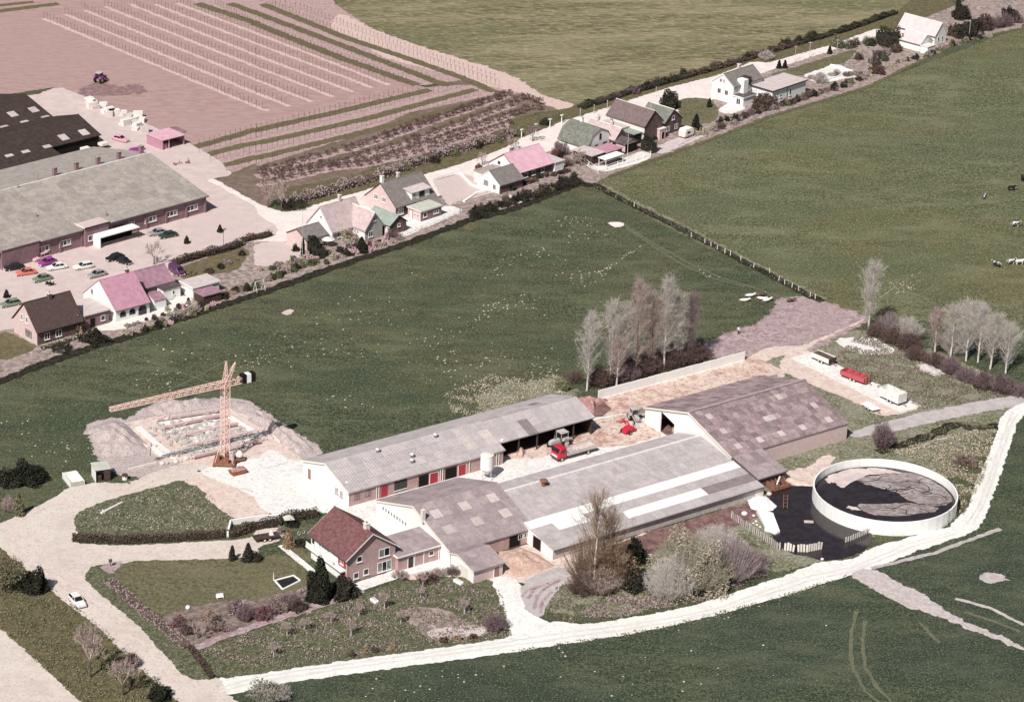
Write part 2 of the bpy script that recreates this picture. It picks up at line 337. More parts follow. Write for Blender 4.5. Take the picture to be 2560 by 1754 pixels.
# ------------------------------------------------------------------ terrain, fields, roads
def rect(x0, x1, y0, y1): return [Vector((x0, y0)), Vector((x1, y0)), Vector((x1, y1)), Vector((x0, y1))]
sheet('ground', rect(-4000, 4000, -1500, 7000), 0, 'pasture', 0, smooth=0)
OFF = 'c 0 -900'
sheet('pasture_far', pts('g 740 80 1300 400 1640 570 h 0 890 480 1135 800 1280 1100 1310 1500 1300 2316 1500 3400 1650 3400 -1500') + pts('d 3400 -200 2300 252 1500 560 900 780 0 1050 c 2316 1050 1850 1235 1300 1430 870 1590'), .02, 'pasture_far', .25)
sheet('field', pts('b 2316 735 c 0 705 250 870 480 1000 700 940 1330 760 1830 590 2316 450 d 0 460 500 330 850 205 1150 100 1500 -150 1900 -700 c 0 -900 b 500 -500 700 40 1050 280 1500 440 1850 540'), .02, 'stubble', .5, 1.6, fringe=3)
sheet('ploughed_field', pts('a -600 930 0 860 250 820 520 780 700 850 1100 1000 1400 1160 1640 1250 1720 1330 2316 1160 b 0 1165 900 950 1530 800 1440 765 900 590 0 215 a 1800 30 1000 -400 -800 -400'), .02, 'plough', .2, 1.5)
sheet('orchard_ground', pts('b 1530 800 1990 700 2270 840 c 60 760 430 990 250 1010 0 1080 b 2316 1130 1900 1300 1100 1480 880 1592 f 300 110 0 330 e 2000 100 1830 30 a 2100 1592 2000 1500 1720 1330 2316 1160 b 0 1165 900 950'), .03, 'orchard_floor', .3)
sheet('orchard_soil', pts('a 1720 1330 2316 1160 b 0 1165 900 950 1550 795 1990 770 2180 850 1400 1010 880 1230 0 1500 a 2316 1470 2050 1570 1850 1430'), .04, 'orchard_soil', .2)
sheet('headland', pts('a 1800 30 2316 200 b 0 190 900 560 1480 775 1880 720 2240 830 2316 850 c 100 840 480 1000 250 870 0 700 b 2316 735 1500 430 1050 270 700 40 500 -500 a 1000 -400'), .045, 'orchard_soil', .2)
sheet('path', pts('b 2316 820 c 120 850 480 1000 560 960 250 870 0 700 b 2000 590 1500 440 1050 280 760 130 700 250 1200 520 1700 650'), .05, 'row_soil', .4, fringe=2)
# dark grass strips between the tree rows, pale tilled strips beneath the trees
for s, wd in (('a 1720 1345 2316 1175 b 0 1180 760 1010 1570 815', 2.4), ('a 1830 1410 2316 1290 b 0 1300 1000 1075 1980 812', 2.3), ('a 2010 1500 2316 1425 b 0 1432 900 1215 1500 1060 2080 905', 2.3),
              ('a 1790 35 2316 210 b 0 220 750 520 1450 768', 2.6), ('a 2080 35 2316 118 b 0 118 900 460 1640 745 1760 770', 2.4), ('b 60 40 800 340 1500 575 1850 700 2150 830', 2.4), ('a -100 115 520 35', 2.2), ('a -100 60 300 20', 1.6)):
    strip('grass_strip', pts(s), wd, .055, 'orchard_grass', .25)
ROWS = ['a 400 170 2316 965 b 0 965 110 1005', 'a 590 130 2316 842 b 0 842 310 962', 'a 770 95 2316 722 b 0 722 500 920', 'a 950 60 2316 604 b 0 604 700 876', 'a 1180 40 2316 500 b 0 500 880 832', 'a 1400 40 2316 395 b 0 395 1050 792', 'a 1600 30 2316 300 b 0 300 800 610 1200 770']
for s in ROWS: strip('tilled_strip', pts(s), 1.0, .03, 'row_soil', .3)
sheet('dug_soil', pts('a 700 850 820 790 880 750 960 755 1060 800 1200 770 1330 830 1150 850 950 850 800 860'), .035, 'plough_dark', .6, fringe=2)
sheet('dug_soil', pts('a 1500 1165 1600 1150 1680 1190 1650 1215 1560 1200'), .035, 'plough_dark', .3)
strip('ditch', pts('c 560 990 1000 850 1330 755 1830 620 2316 470 d 0 470 700 270 1150 110'), 3.6, .06, 'verge', .5)
strip('ditch_water', pts('c 600 985 1000 862 1330 768 1830 632 2316 482 d 0 482 700 282 1150 122'), 1.7, .07, 'ditch_mud', .4)
for s in ('b 60 1560 1000 1320 2316 860', 'b 0 1592 700 1500 1500 1260 2316 960', 'f 40 20 500 -60 b 1050 1470 1700 1260 2316 1050', 'f 30 90 700 -60 b 1000 1500 1500 1380 2316 1120', 'b 1150 1250 1600 1100 2316 850'):
    strip('tilled_strip', pts(s), 1.5, .058, 'orchard_soil', .4, fringe=.9)
# street with its verge, house plots
sheet('verge', pts('f 330 330 250 120 880 0 b 1150 1500 1900 1310 2316 1140 c 0 1090 430 1000 700 960 1330 800 1830 640 2200 540 1800 720 1400 820 900 985 470 1115 0 1300 b 2316 1340 1620 1570 f 1080 120'), .075, 'verge', .3)
sheet('street', pts('e 1850 -10 2316 250 f 200 330 330 332 1080 112 b 1620 1562 1900 1480 2316 1325 c 90 1255 470 1105 900 972 1400 805 1830 700 2200 560 d 0 580 560 420 1000 262 1060 300 560 470 0 640 c 1900 880 1300 1090 500 1330 0 1480 b 2000 1640 f 1700 150 1000 500 300 620 0 640 e 2316 560 1700 700 1500 500'), .09, 'street', .15)
sheet('parking_lot', pts('a 330 870 540 790 800 900 1640 1270 1960 1450 2100 1592 e 1830 30 2316 290 f 0 350 200 480 150 545 0 590 e 2180 610 1580 820 1500 1000 900 1300 0 1390 -700 1600 -700 0 a -300 880'), .10, 'yard_pink', .2, 1.5)
EDGE = 'c 870 1590 g 735 75 600 55 0 290 f 2316 290 1900 400 1400 590 600 850 0 1065 e 1900 1190 1090 1465 700 1592 i 0 260 -700 520'
sheet('house_plots', pts('d 2300 245 1700 380 900 775 0 1045 c 1850 1230 870 1585 g 735 75 600 55 0 285 f 2316 285 1900 395 1400 585 600 845 0 1060 e 1900 1185 1090 1460 700 1585 i 0 250 -700 520 e -700 1600 0 1350 e 1560 820 f 0 600 300 610 1000 470 1740 170 b 2000 1640 c 0 1480 500 1330 1300 1090 1900 880 d 0 650 560 475 1100 300 1700 60 2400 -300'), .095, 'garden_soil', .3)
strip('ditch', pts('i -700 545 0 262 400 110 700 0 e 1090 1478 1900 1203 f 0 1078 600 862 1400 603 1900 412 2316 302 g 0 302 600 75 735 90'), 1.9, .105, 'ditch_mud', .4)
strip('ditch', pts('c 880 1600 1300 1442 1850 1246 d 0 1062 900 790 1700 395 2316 255'), 1.0, .105, 'verge', .3)
strip('ditch', pts('g 735 75 1050 245 1450 440 h 0 888 480 1138'), 1.6, .11, 'ditch_mud', .25)
strip('ditch_bank', pts('g 790 70 1090 230 1490 420 h 0 860 500 1110'), 1.2, .045, 'bank_grass', .5)
sheet('verge', pts('c 1830 680 2316 500 d 0 500 500 360 850 240 1150 130 1500 -150 1700 60 1100 300 560 430 0 590 c 2200 570'), .072, 'verge', .3)
# private lawns and drives along the street
for n, s, m in (('lawn', 'e 1600 850 2180 640 2250 690 2120 860 1920 890 1690 960', 'orchard_grass'), ('paved_yard', 'f 0 610 300 600 420 700 380 760 0 830', 'yard_pink'), ('terrace', 'f 1330 390 1400 330 1760 270 1860 320 1330 550 1240 510', 'concrete_yard'),
                ('paved_yard', 'f 1600 40 1760 0 1900 -10 2190 130 1780 250 1750 270', 'yard_pink'), ('lawn', 'e 0 1420 90 1430 340 1560 0 1680', 'orchard_grass'), ('terrace', 'c 1320 1330 1520 1250 1750 1190 1720 1240 1330 1400', 'flat_felt'),
                ('lawn', 'c 1480 930 1600 890 1800 900 1860 1030 1820 1100 1560 1160 1520 1000', 'lawn'), ('terrace', 'c 1870 1000 1990 930 2120 980 1960 1040', 'concrete_yard'), ('lawn', 'd 0 690 500 540 800 450 700 560 280 690', 'lawn'),
                ('court', 't 1290 345 1700 195 1960 340 1480 430', 'concrete_yard'), ('garden_path', 'c 660 1490 800 1560 1160 1470 1260 1410 1180 1370 960 1470 800 1520', 'flat_pale'), ('terrace', 'e 740 1290 1080 1310 1700 1080 1720 1160 1100 1390 760 1400', 'flat_pale')):
    sheet(n, pts(s), .115, m, .12)
# ---- farm grounds
sheet('farm_grass', pts('k 2105 25 l 300 -150 h 870 1400 1500 1592 l 2290 360 2316 440 p 700 250 o 2316 400 1400 640 1000 800 300 760 400 500 900 300 1600 100 k 2000 1390'), .02, 'bank_grass', .4, fringe=2)
sheet('pasture_near', pts('m 1980 1545 2316 1455 n 0 1445 o 0 1135 500 1055 1400 905 1900 785 2316 665 p 0 665 720 445 930 385 1300 235 1900 0 l 2000 1500 2060 1200 2160 900 2240 620 2600 500 p 3200 300 3200 2600 m 1500 2600'), .02, 'pasture_near', .2)
sheet('mud_patch', pts('h 860 1285 480 1150 200 1090 30 1290 g 2316 1335 2000 1440 1820 1520 k 1560 60 2105 10 2150 30 l 0 -30 h 300 1592 700 1370'), .03, 'mud', .5, fringe=3)
sheet('track', pts('h 880 1285 800 1320 600 1420 250 1592 l -20 60 -100 250 330 260 k 1900 250 k 1060 460 780 440 k 2105 80 l 0 -40 h 330 1540 700 1380 860 1320'), .035, 'sand_yard', .25)
sheet('sand_patch', pts('h 620 1480 860 1460 1000 1490 1100 1560 1130 1600 900 1620 700 1560'), .04, 'concrete_yard', .3)
sheet('pad_gravel', pts('l 240 -60 400 20 640 170 1020 310 1230 420 1385 500 1030 585 830 460 330 260 100 150'), .045, 'sand_yard', .2)
sheet('track', pts('l 740 735 1000 655 1600 510 2316 385 2600 350 2600 460 2316 470 1750 570 1100 715 780 765'), .05, 'grey_track', .2)
sheet('silage_clamp', FARM.poly([(58, 13.2), (103, 13.2), (103, 3.6), (64, 3.8), (58, 6)]), .05, 'silage_floor', .2)
sheet('brick_soil', FARM.poly([(55, 17), (64, 15), (64, 9), (58, 7), (54, 12)]), .055, 'red_soil', .4)
# drives
sheet('farm_track', pts('m 1930 1390 n 0 1340 1000 1195 2316 1012 o 20 990 340 872 690 905 1000 852 1500 772 1800 690 2316 515 p 0 520 500 330 790 312 900 232 1050 172 1180 150 1430 70 1760 0 l 1640 1592 1770 1480 1850 1380 1900 1180 2000 980 2100 700 2140 560 2290 470 2700 380 2700 470 2316 540 2230 640 2150 900 2050 1200 1960 1440 1900 1560 1850 1620 p 1300 232 930 382 720 442 300 572 0 662 o 1900 782 1400 902 1000 978 500 1052 0 1132 n 0 1442 m 2316 1452 1980 1542 1900 1600'), .06, 'white_track', .14)
sheet('side_track', pts('m 1990 1380 1700 1380 1280 900 860 560 720 480 800 400 840 350 1140 325 2000 300 2316 285 n 0 180 230 120 220 20 0 40 m 2316 118 2050 145 1140 190 640 170 690 20 700 0 i 700 1450 1000 1340 1400 1230 1830 1140 2240 1080 1850 1010 1500 1055 1150 1200 900 1185 640 1225 460 1350 160 1500 0 1560 -500 1640 m -500 0 0 170 200 350 420 520 600 680 900 900 1250 1250 1640 1592 1900 1850 2300 1700 2050 1545 2000 1500'), .065, 'gravel_road', .16)
sheet('verge', pts('m -400 860 0 940 700 1592 1000 1900 2000 1900 1640 1592 1250 1250 900 900 600 680 420 520 200 350 0 170 -400 -100'), .05, 'verge', .25)
sheet('main_road', pts('m -400 650 0 950 350 1270 700 1592 1000 1900 -400 1900'), .07, 'gravel_road', .12)
sheet('verge', pts('m 860 360 1010 450 1720 1110 1930 1385 1700 1375 1280 900 860 560 800 440'), .07, 'rough_grass', .12)
sheet('drive_corner', pts('m 910 360 1140 325 1015 440'), .075, 'mud', .05)
sheet('island_lawn', pts('i 700 1455 1000 1345 1400 1235 1650 1160 1830 1220 1900 1330 2050 1440 2190 1530 2060 1592 m 2050 55 1400 70 1000 85 720 55 690 0'), .075, 'rough_grass', .25)
sheet('sand_yard', pts('i 1650 1160 1860 1100 2316 1180 j 120 1340 100 1480 0 1520 i 2190 1530 2050 1440 1900 1330 1830 1220'), .075, 'sand_yard', .3)
sheet('farmyard', pts('i 1830 1100 1900 1050 2100 1010 2316 960 j 330 985 420 1000') + FARM.poly([(0, 5), (34, 5), (52, 4), (58, 7), (66, 5), (66, -16), (24, -14), (3, -6), (3, -20), (-6, -14)]) + pts('j 640 1420 300 1480 100 1450 i 2316 1300 2000 1160'), .08, 'concrete_yard', .2)
sheet('sand_yard', FARM.poly([(34, 3.5), (53, 3), (57, 6), (65, 5), (65, -5), (56, -5), (50, -2.4), (42, -1.6), (36, 0.6)]), .085, 'silage_floor', .3)
sheet('front_lawn', pts('m 1140 332 2000 312 2316 292 n 30 305 230 255 500 430 500 560 380 600 0 680 m 2100 690 1460 822 1030 450'), .075, 'lawn', .1)
sheet('side_lawn', pts('y 1230 850 1660 830 1660 1100 1560 1080'), .08, 'lawn', .08)
strip('garden_path', pts('y 1100 800 1750 1330 n 520 420'), .9, .085, 'concrete_yard', .04)
strip('garden_path', pts('n 870 575 1262 440 1640 345 1740 420'), 2.2, .085, 'concrete_yard', .08)
sheet('flower_bed', pts('m 1460 825 1700 750 2100 680 n 0 690 300 600 480 560 560 680 300 790 0 860 m 2100 930 1720 1090'), .08, 'flower_soil', .2)
strip('garden_path', pts('m 1740 1120 2000 1010 n 0 900 500 745 950 585'), 1.3, .09, 'mud', .25)
sheet('orchard_garden', pts('m 1760 1160 2000 1060 n 0 950 500 800 950 640 1300 520 1740 470 2120 490 2230 640 2290 830 2310 1000 1000 1185 0 1330 m 1940 1378'), .075, 'rough_grass', .2)
sheet('vegetable_bed', pts('n 1300 800 1420 740 1700 760 1900 890 2050 900 2100 980 1620 1040 1540 960 1380 860'), .085, 'garden_soil', .3)
sheet('vegetable_bed', pts('n 1540 950 2040 900 2090 970 1640 1030'), .09, 'flat_felt', .15)
sheet('work_yard', pts('n 2140 480 2260 470 2316 480 o 0 480 90 560 150 760 230 850 340 880 20 1010 n 2316 1020 2300 850'), .085, 'white_track', .15)
sheet('dug_bank', pts('o 90 560 200 470 400 380 500 400 500 480 380 590 300 690 260 830 150 760'), .09, 'grey_track', .2)
for s in ('o 90 640 150 580 260 540', 'o 140 660 190 580 330 520', 'o 200 760 230 640 310 560 440 490', 'o 260 790 270 690 360 600'): strip('wheel_rut', pts(s), .45, .10, 'mud', .1)
sheet('work_soil', FARM.poly([(-7, -13), (3, -8), (3, -26), (9, -30), (20, -27), (26, -35), (40, -35), (34, -41), (22, -44), (12, -41), (8, -36), (2, -35), (-6, -27)]), .048, 'sand_yard', .35)
sheet('soil_strip', FARM.poly([(24, -35.2), (45, -35.2), (62, -35.2), (64, -38.5), (56, -40), (40, -41), (26, -39)]), .05, 'red_soil', .35)
POND = pts('z 1120 225 1470 212 1700 300 2290 640 2296 1010 2130 1170 1640 1285 1560 1255 1100 1150 930 960 870 880 700 500 850 330 900 290')
sheet('slurry_pond', POND, .10, 'slurry', .15)
sheet('mud_bank', pts('l 130 1090 400 1050 480 960 600 930 410 1230 200 1200 130 1130'), .09, 'sand_yard', .25)
strip('stream', pts('l 1000 900 1250 830 1510 740 1640 670 1750 655 1900 690 2100 665'), 1.9, .055, 'ditch_mud', .5)
strip('stream', pts('l 1150 915 1400 850 1530 790 1720 760 1900 705'), .5, .06, 'concrete_dirty', .2)
sheet('mud_wedge', pts('p 760 440 920 388 1120 500 1400 640 1560 760 1830 900 2316 1115 1800 915 1500 790 1250 720 1020 600 880 510'), .08, 'concrete_dirty', .35, fringe=1.0)
for s, wd in (('p 800 770 760 950 745 1120 770 1290 880 1500 1000 1592', .3), ('p 880 860 850 1050 880 1280 1000 1480 1120 1592', .3), ('p 1700 660 2000 740 2316 900', .5), ('p 1780 780 2050 870 2280 960', .4), ('p 1380 880 1480 990 1550 1060', .3), ('p 1830 900 2316 1120', .6), ('p 940 385 1500 250 2100 30', .6)):
    strip('field_rut', pts(s), wd, .085, 'tyre_track' if wd < .5 else 'concrete_dirty', .12, fringe=.3)
sheet('bare_patch', pts('p 1920 460 2080 440 2140 490 1980 500'), .085, 'concrete_dirty', .4, fringe=1.6)
for s, wd in (('c 870 1700 1000 1580 1350 1430 1700 1330 2000 1200', .28), ('g 1345 0 1325 60 1330 150 1380 240 1500 330 1700 430', .28), ('g 1410 0 1385 90 1400 170 1460 250 1600 350 1900 470', .28), ('c 1640 1592 1680 1480 1800 1390 2000 1290', .28),
              ('g 1000 430 1200 560 1600 790 1900 920 2316 1050', .4), ('g 1030 470 1230 600 1500 780 1800 920 2100 1000', .4), ('h 0 1060 200 1110', .5), ('i 1200 40 1600 170 1900 280', .3)):
    strip('tyre_track', pts(s), wd, .03, 'tyre_track', .06)
sheet('bare_patch', pts('g 880 420 990 425 1000 450 930 460'), .03, 'street', .25)
sheet('bare_patch', pts('f 1870 460 1950 430 2000 450 1960 490 1890 480'), .03, 'verge', .3)
sheet('bare_patch', pts('f 255 1240 320 1205 335 1220 280 1255'), .03, 'yard_pink', .2)
sheet('bare_patch', pts('j 2080 420 2250 330 2316 320 k 120 300 380 270 500 330 480 400 190 405 0 470 j 2316 490 2100 540'), .03, 'bank_grass', .9, fringe=3.5)
# building site
sheet('site_sand', pts('x 100 800 180 740 430 690 560 740 760 600 980 480 1230 510 1560 450 1860 470 2000 560 2321 760 j 540 880 530 930 400 950 330 990 i 2240 1090 1850 1030 1500 1060 1150 1130 x 250 1150 230 1020'), .03, 'spoil', .35, fringe=2)
sheet('site_floor', pts('x 560 740 900 660 1600 600 1740 560 2321 960 j 420 985 300 1060 i 2240 1080 1850 1020 x 1000 1170 900 1100'), .05, 'sand_yard', .3)
for s, wd in (('m 1990 1470 n 0 1370 1000 1225 2316 1045 o 0 1040 500 965 1000 905 1500 825 1900 735 2316 580 p 0 580 400 450 750 380 1000 280 1300 150 1650 60', .5), ('m 1990 1500 n 0 1410 1000 1262 2316 1082 o 0 1085 500 1010 1000 945 1500 862 1900 765 2316 620 p 0 620 400 490 750 415 1000 315 1300 190 1700 70', .5), ('l 1800 1560 1900 1400 2000 1150 2080 900 2170 640 2220 540', .5), ('l 1850 1560 1940 1400 2030 1170 2110 920 2200 650 2260 560', .5)):
    strip('wheel_rut', pts(s), .16, .066, 'worn_track', .16, fringe=.3)
for s in ('m 60 60 300 330 560 560 860 840 1300 1180 1700 1500', 'm 130 50 380 300 640 530 960 810 1380 1130 1780 1440', 'i 120 1560 420 1410 700 1300 1000 1265 1300 1195 1700 1080', 'm 300 130 700 240 1140 250 1700 225 2250 190'):
    strip('wheel_rut', pts(s), .18, .068, 'sand_yard', .1, fringe=.3)
flush_sheets(.006, .0009)
# concrete pad cast in slabs
a0 = at('l', 300, 30); e0 = at('l', 1300, 520); dv = e0-a0; PL = dv.length; r = empty('concrete_pad', a0, math.atan2(dv.y, dv.x)); r['kind'] = 'structure'
PAD = (a0, PL, r)
# ------------------------------------------------------------------ building kit
SHEETS = {}
def slab(mb, x0, x1, y0, z0, y1, z1, t=.16):
    """one roof plane: runs along x, rises from (y0,z0) to (y1,z1)"""
    if y1 < y0: y0, z0, y1, z1 = y1, z1, y0, z0
    mb.hexa([(x0, y0, z0), (x1, y0, z0), (x1, y1, z1), (x0, y1, z1)], [(x0, y0, z0+t), (x1, y0, z0+t), (x1, y1, z1+t), (x0, y1, z1+t)])
def sheets(roof, x0, x1, y0, z0, y1, z1, m, cols, rows, t=.16, sky={}, drop=()):
    """corrugated sheets, each its own piece, lying on a roof plane (y0,z0 = eave; y1,z1 = ridge)"""
    L = math.hypot(y1-y0, z1-z0); sw = (x1-x0)/cols; slh = L/rows; a = math.atan2(z1-z0, abs(y1-y0)); sg = 1 if y1 > y0 else -1
    for r in range(rows):
        for c in range(cols):
            if (c, r) in drop: continue
            mm = sky.get((c, r), m); k = (round(sw, 2), round(slh, 2), mm)
            if k not in SHEETS:
                b = MB(); n = 4; w2 = sw-.035; l2 = slh-.01
                xs = [w2*i/(2*n) for i in range(2*n+1)]; V = []; F = []
                for i, xx in enumerate(xs):
                    h = .05 if i % 2 else .012
                    V += [(xx, 0, h+.02), (xx, l2, h)]
                for i in range(2*n): F.append((2*i, 2*i+2, 2*i+3, 2*i+1))
                V += [(0, 0, 0), (w2, 0, 0), (w2, l2, 0), (0, l2, 0)]; q = 2*len(xs)
                F += [(q, q+1, q-2, 0), (q+1, q+2, q-1, q-2), (q+2, q+3, 1, q-1), (q+3, q, 0, 1)]
                b.add(V, F); SHEETS[k] = b.mesh('roof_sheet', mm)
            f = r*slh/L; o = link('skylight' if 'skylight' in mm else 'roof_sheet', SHEETS[k], roof)
            x = x0+c*sw
            if sg > 0: o.location = (x, y0+(y1-y0)*f, z0+(z1-z0)*f+t+.01); o.rotation_euler = (a+rnd.uniform(-.004, .004), 0, 0)
            else: o.location = (x+sw, y0+(y1-y0)*f, z0+(z1-z0)*f+t+.01); o.rotation_euler = (a+rnd.uniform(-.004, .004), 0, math.pi)
def side_map(side, L, W):
    return {'f': lambda p, o, z: (p, -o, z), 'l': lambda p, o, z: (-o, p, z), 'r': lambda p, o, z: (L+o, p, z), 'b': lambda p, o, z: (p, W+o, z)}[side]
def mbox(mb, T, p0, p1, o0, o1, z0, z1):
    mb.hexa([T(p0, o0, z0), T(p1, o0, z0), T(p1, o1, z0), T(p0, o1, z0)], [T(p0, o0, z1), T(p1, o0, z1), T(p1, o1, z1), T(p0, o1, z1)])
def window(root, T, p, z, wd, h, n=1, fm='white_paint', pm='glass', sill='concrete', f=.09):
    mb = MB(); x0 = p-wd/2; x1 = p+wd/2
    mbox(mb, T, x0, x1, .005, .07, z, z+f); mbox(mb, T, x0, x1, .005, .07, z+h-f, z+h)
    for k in range(n+1):
        xc = x0+f/2+(wd-f)*k/n; mbox(mb, T, xc-f/2, xc+f/2, .006, .068, z+f, z+h-f)
    fr = mb.build('window', fm, root)
    for k in range(n):
        a = x0+f+(wd-f)*k/n; b2 = MB(); mbox(b2, T, a, a+(wd-f)/n-f, .003, .03, z+f, z+h-f); b2.build('pane', pm if not isinstance(pm, list) else pm[k % len(pm)], fr)
    if sill:
        s = MB(); mbox(s, T, x0-.08, x1+.08, .004, .16, z-.1, z-.002); s.build('sill', sill, fr)
    return fr
def door(root, T, p, wd, h, m='red_paint', fm='white_paint', pane=False):
    mb = MB(); mbox(mb, T, p-wd/2, p+wd/2, .004, .06, 0.12, h); d = mb.build('door', m, root)
    fr = MB()
    for a, b in ((p-wd/2-.1, p-wd/2-.002), (p+wd/2+.002, p+wd/2+.1)): mbox(fr, T, a, b, .004, .08, .12, h+.1)
    mbox(fr, T, p-wd/2, p+wd/2, .004, .08, h+.002, h+.1); fr.build('frame', fm, d)
    if pane: g2 = MB(); mbox(g2, T, p-wd*.28, p+wd*.28, .062, .07, h*.5, h*.9); g2.build('pane', 'glass', d)
    return d
def chimney(root, x, y, z0, z1, s=.55, m='brick_red', sl=.2):
    c = MB().box(x-s/2, x+s/2, y-s/2, y+s/2, z0, z1).build('chimney', m, root)
    MB().box(x-s/2-.07, x+s/2+.07, y-s/2-.07, y+s/2+.07, z1+.002, z1+.14).build('chimney_cap', 'concrete', c)
    MB().lathe([(.13, z1+.142), (.11, z1+.45)], 8, (x, y)).build('chimney_pot', 'brick_red', c)
    return c
class B: pass
def house(F, u0, u1, v0, v1, ze, zr, name, label, cat, wall='brick_pink', roof='tile_grey', yr=None, zb=None, ov=.35, og=.25, t=.16, cap=None, group=None, barge='white_paint', gutter=True, mkroof=True):
    b = B(); b.F = F; b.L = L = u1-u0; b.W = W = v1-v0; b.ze = ze; b.zr = zr; b.zb = zb = ze if zb is None else zb; b.yr = yr = W/2 if yr is None else yr-v0
    b.u0 = u0; b.v0 = v0; b.t = t; b.ov = ov; b.og = og
    r = b.root = empty(name, F.P(u0, v0), F.a, label, cat, group)
    e = .03
    prof = [(0, 0), (W, 0), (W, zb-e), (yr, zr-e), (0, ze-e)]
    b.wall = MB().prism([(L, y, z) for y, z in prof], [(0, y, z) for y, z in prof]).build('wall', wall, r)
    b.s1 = s1 = (zr-ze)/yr; b.s2 = s2 = (zr-zb)/(W-yr)
    if mkroof:
        mb = MB(); slab(mb, -og, L+og, -ov, ze-ov*s1, yr, zr, t); slab(mb, -og, L+og, W+ov, zb-ov*s2, yr+.001, zr, t)
        b.roof = mb.build('roof', roof, r)
        MB().prism([(-og-.02, yr-.16, zr+t-.03), (-og-.02, yr+.16, zr+t-.03), (-og-.02, yr, zr+t+.1)][::-1], [(L+og+.02, yr-.16, zr+t-.03), (L+og+.02, yr+.16, zr+t-.03), (L+og+.02, yr, zr+t+.1)][::-1]).build('ridge_cap', cap or roof, b.roof)
        if barge:
            for nm, x in (('bargeboard', -og-.045), ('bargeboard', L+og+.005)):
                m2 = MB(); slab(m2, x, x+.04, -ov, ze-ov*s1-.06, yr, zr-.06, t+.05); slab(m2, x, x+.04, W+ov, zb-ov*s2-.06, yr, zr-.06, t+.05); m2.build(nm, barge, b.roof)
        if gutter: MB().box(-og, L+og, -ov-.13, -ov-.004, ze-ov*s1-.02, ze-ov*s1+.1).build('gutter', 'lead', b.roof)
    b.T = {k: side_map(k, L, W) for k in 'flrb'}
    return b
def hit(b, t, x, y):
    """local point on the front roof plane that a reading shows"""
    z = b.ze
    for _ in range(40):
        u, v = b.F.uv(t, x, y, z); z = b.ze+b.s1*(v-b.v0)+b.t
    return u-b.u0, v-b.v0, z
def on(b, t, x, y, side='f'):
    """local (position along the wall, height) on a wall from a reading"""
    best = None
    for k in range(0, 900):
        z = k*.01; u, v = b.F.uv(t, x, y, z); e = abs(v-b.v0) if side == 'f' else abs(u-b.u0) if side == 'l' else abs(u-b.u0-b.L)
        if best is None or e < best[0]: best = (e, z, u-b.u0, v-b.v0)
    return (best[2] if side == 'f' else best[3]), best[1]
def flat(F, u0, u1, v0, v1, z, name, label, cat, wall='brick_pink', roof='flat_felt', ov=.2, t=.18, group=None, dz=0., fascia=None):
    b = B(); b.F = F; b.L = L = u1-u0; b.W = W = v1-v0; b.u0 = u0; b.v0 = v0; b.ze = z; b.zr = z
    r = b.root = empty(name, F.P(u0, v0), F.a, label, cat, group)
    b.wall = MB().prism([(L, 0, 0), (L, W, 0), (L, W, z+dz-.02), (L, 0, z-.02)], [(0, 0, 0), (0, W, 0), (0, W, z+dz-.02), (0, 0, z-.02)]).build('wall', wall, r)
    m2 = MB(); slab(m2, -ov, L+ov, -ov, z-dz*ov/W, W+ov, z+dz+dz*ov/W, t); b.roof = m2.build('roof', roof, r)
    if fascia:
        m3 = MB(); m3.box(-ov-.03, L+ov+.03, -ov-.04, -ov-.003, z-.08, z+t+.05); m3.box(-ov-.04, -ov-.003, -ov, W+ov, z-.08, z+t+.05); m3.build('fascia', fascia, b.roof)
    b.T = {k: side_map(k, L, W) for k in 'flrb'}
    return b
def roof_sheets(b, m, cols, rows, back=None, sky=(), skym='skylight', extra={}):
    d = dict(extra)
    for s in sky:
        x, y, z = hit(b, *s); c = int((x+b.og)/((b.L+2*b.og)/cols)); r = int((y+b.ov)/((b.yr+b.ov)/rows)); d[(min(max(c, 0), cols-1), min(max(r, 0), rows-1))] = skym
    sheets(b.roof, -b.og, b.L+b.og, -b.ov, b.ze-b.ov*b.s1, b.yr-.08, b.zr-.08*b.s1, m, cols, rows, b.t, d)
    if back: sheets(b.roof, -b.og, b.L+b.og, b.W+b.ov, b.zb-b.ov*b.s2, b.yr+.08, b.zr-.08*b.s2, m, cols, back, b.t)
def vent(root, x, y, z, r=.32, h=.9, m='zinc'):
    v = MB().lathe([(r*.8, z-.3), (r*.8, z+h*.55), (r*1.25, z+h*.6), (r*1.2, z+h*.75), (r*.4, z+h)], 10, (x, y)).build('roof_vent', m, root, True); return v

# ================================================================== FARM
a0, PL, r = PAD; ns = 12
me = MB().box(.02, PL/ns-.02, .02, 2.68, .02, .14).mesh('slab', 'concrete_yard')
for k in range(ns):
    for q in range(2): o = link('slab', me, r, (k*PL/ns, -2.7+q*2.7, rnd.uniform(-.012, .012))); o.rotation_euler = (rnd.uniform(-.004, .004), rnd.uniform(-.004, .004), 0)
# --- long barn: closed part with the white gable, open cart bays at the far end
b = house(FARM, 0, 32.5, 0, 14.6, 2.8, 5.2, 'long_barn', 'long low barn with grey sheet roof, white gable and open end bays', 'barn', 'brick_pink', 'asb_grey', yr=7.4, gutter=False, barge=None, og=.3, ov=.3)
LB = b
r = b.root
gw = MB().prism([(-.02, 0, 0), (-.02, 14.6, 0), (-.02, 14.6, 2.75), (-.02, 7.4, 5.12), (-.02, 0, 2.75)], [(-.05, 0, 0), (-.05, 14.6, 0), (-.05, 14.6, 2.75), (-.05, 7.4, 5.12), (-.05, 0, 2.75)]).build('gable', 'wall_white', r)
m2 = MB(); slab(m2, -.4, -.3, -.35, 2.62, 7.4, 5.1, .3); slab(m2, -.4, -.3, 14.95, 2.62, 7.4, 5.1, .3); m2.build('bargeboard', 'cream_paint', r)
s1 = b.s1; X2 = 54.2; YE = 1.5; ZE = 2.8+s1*YE
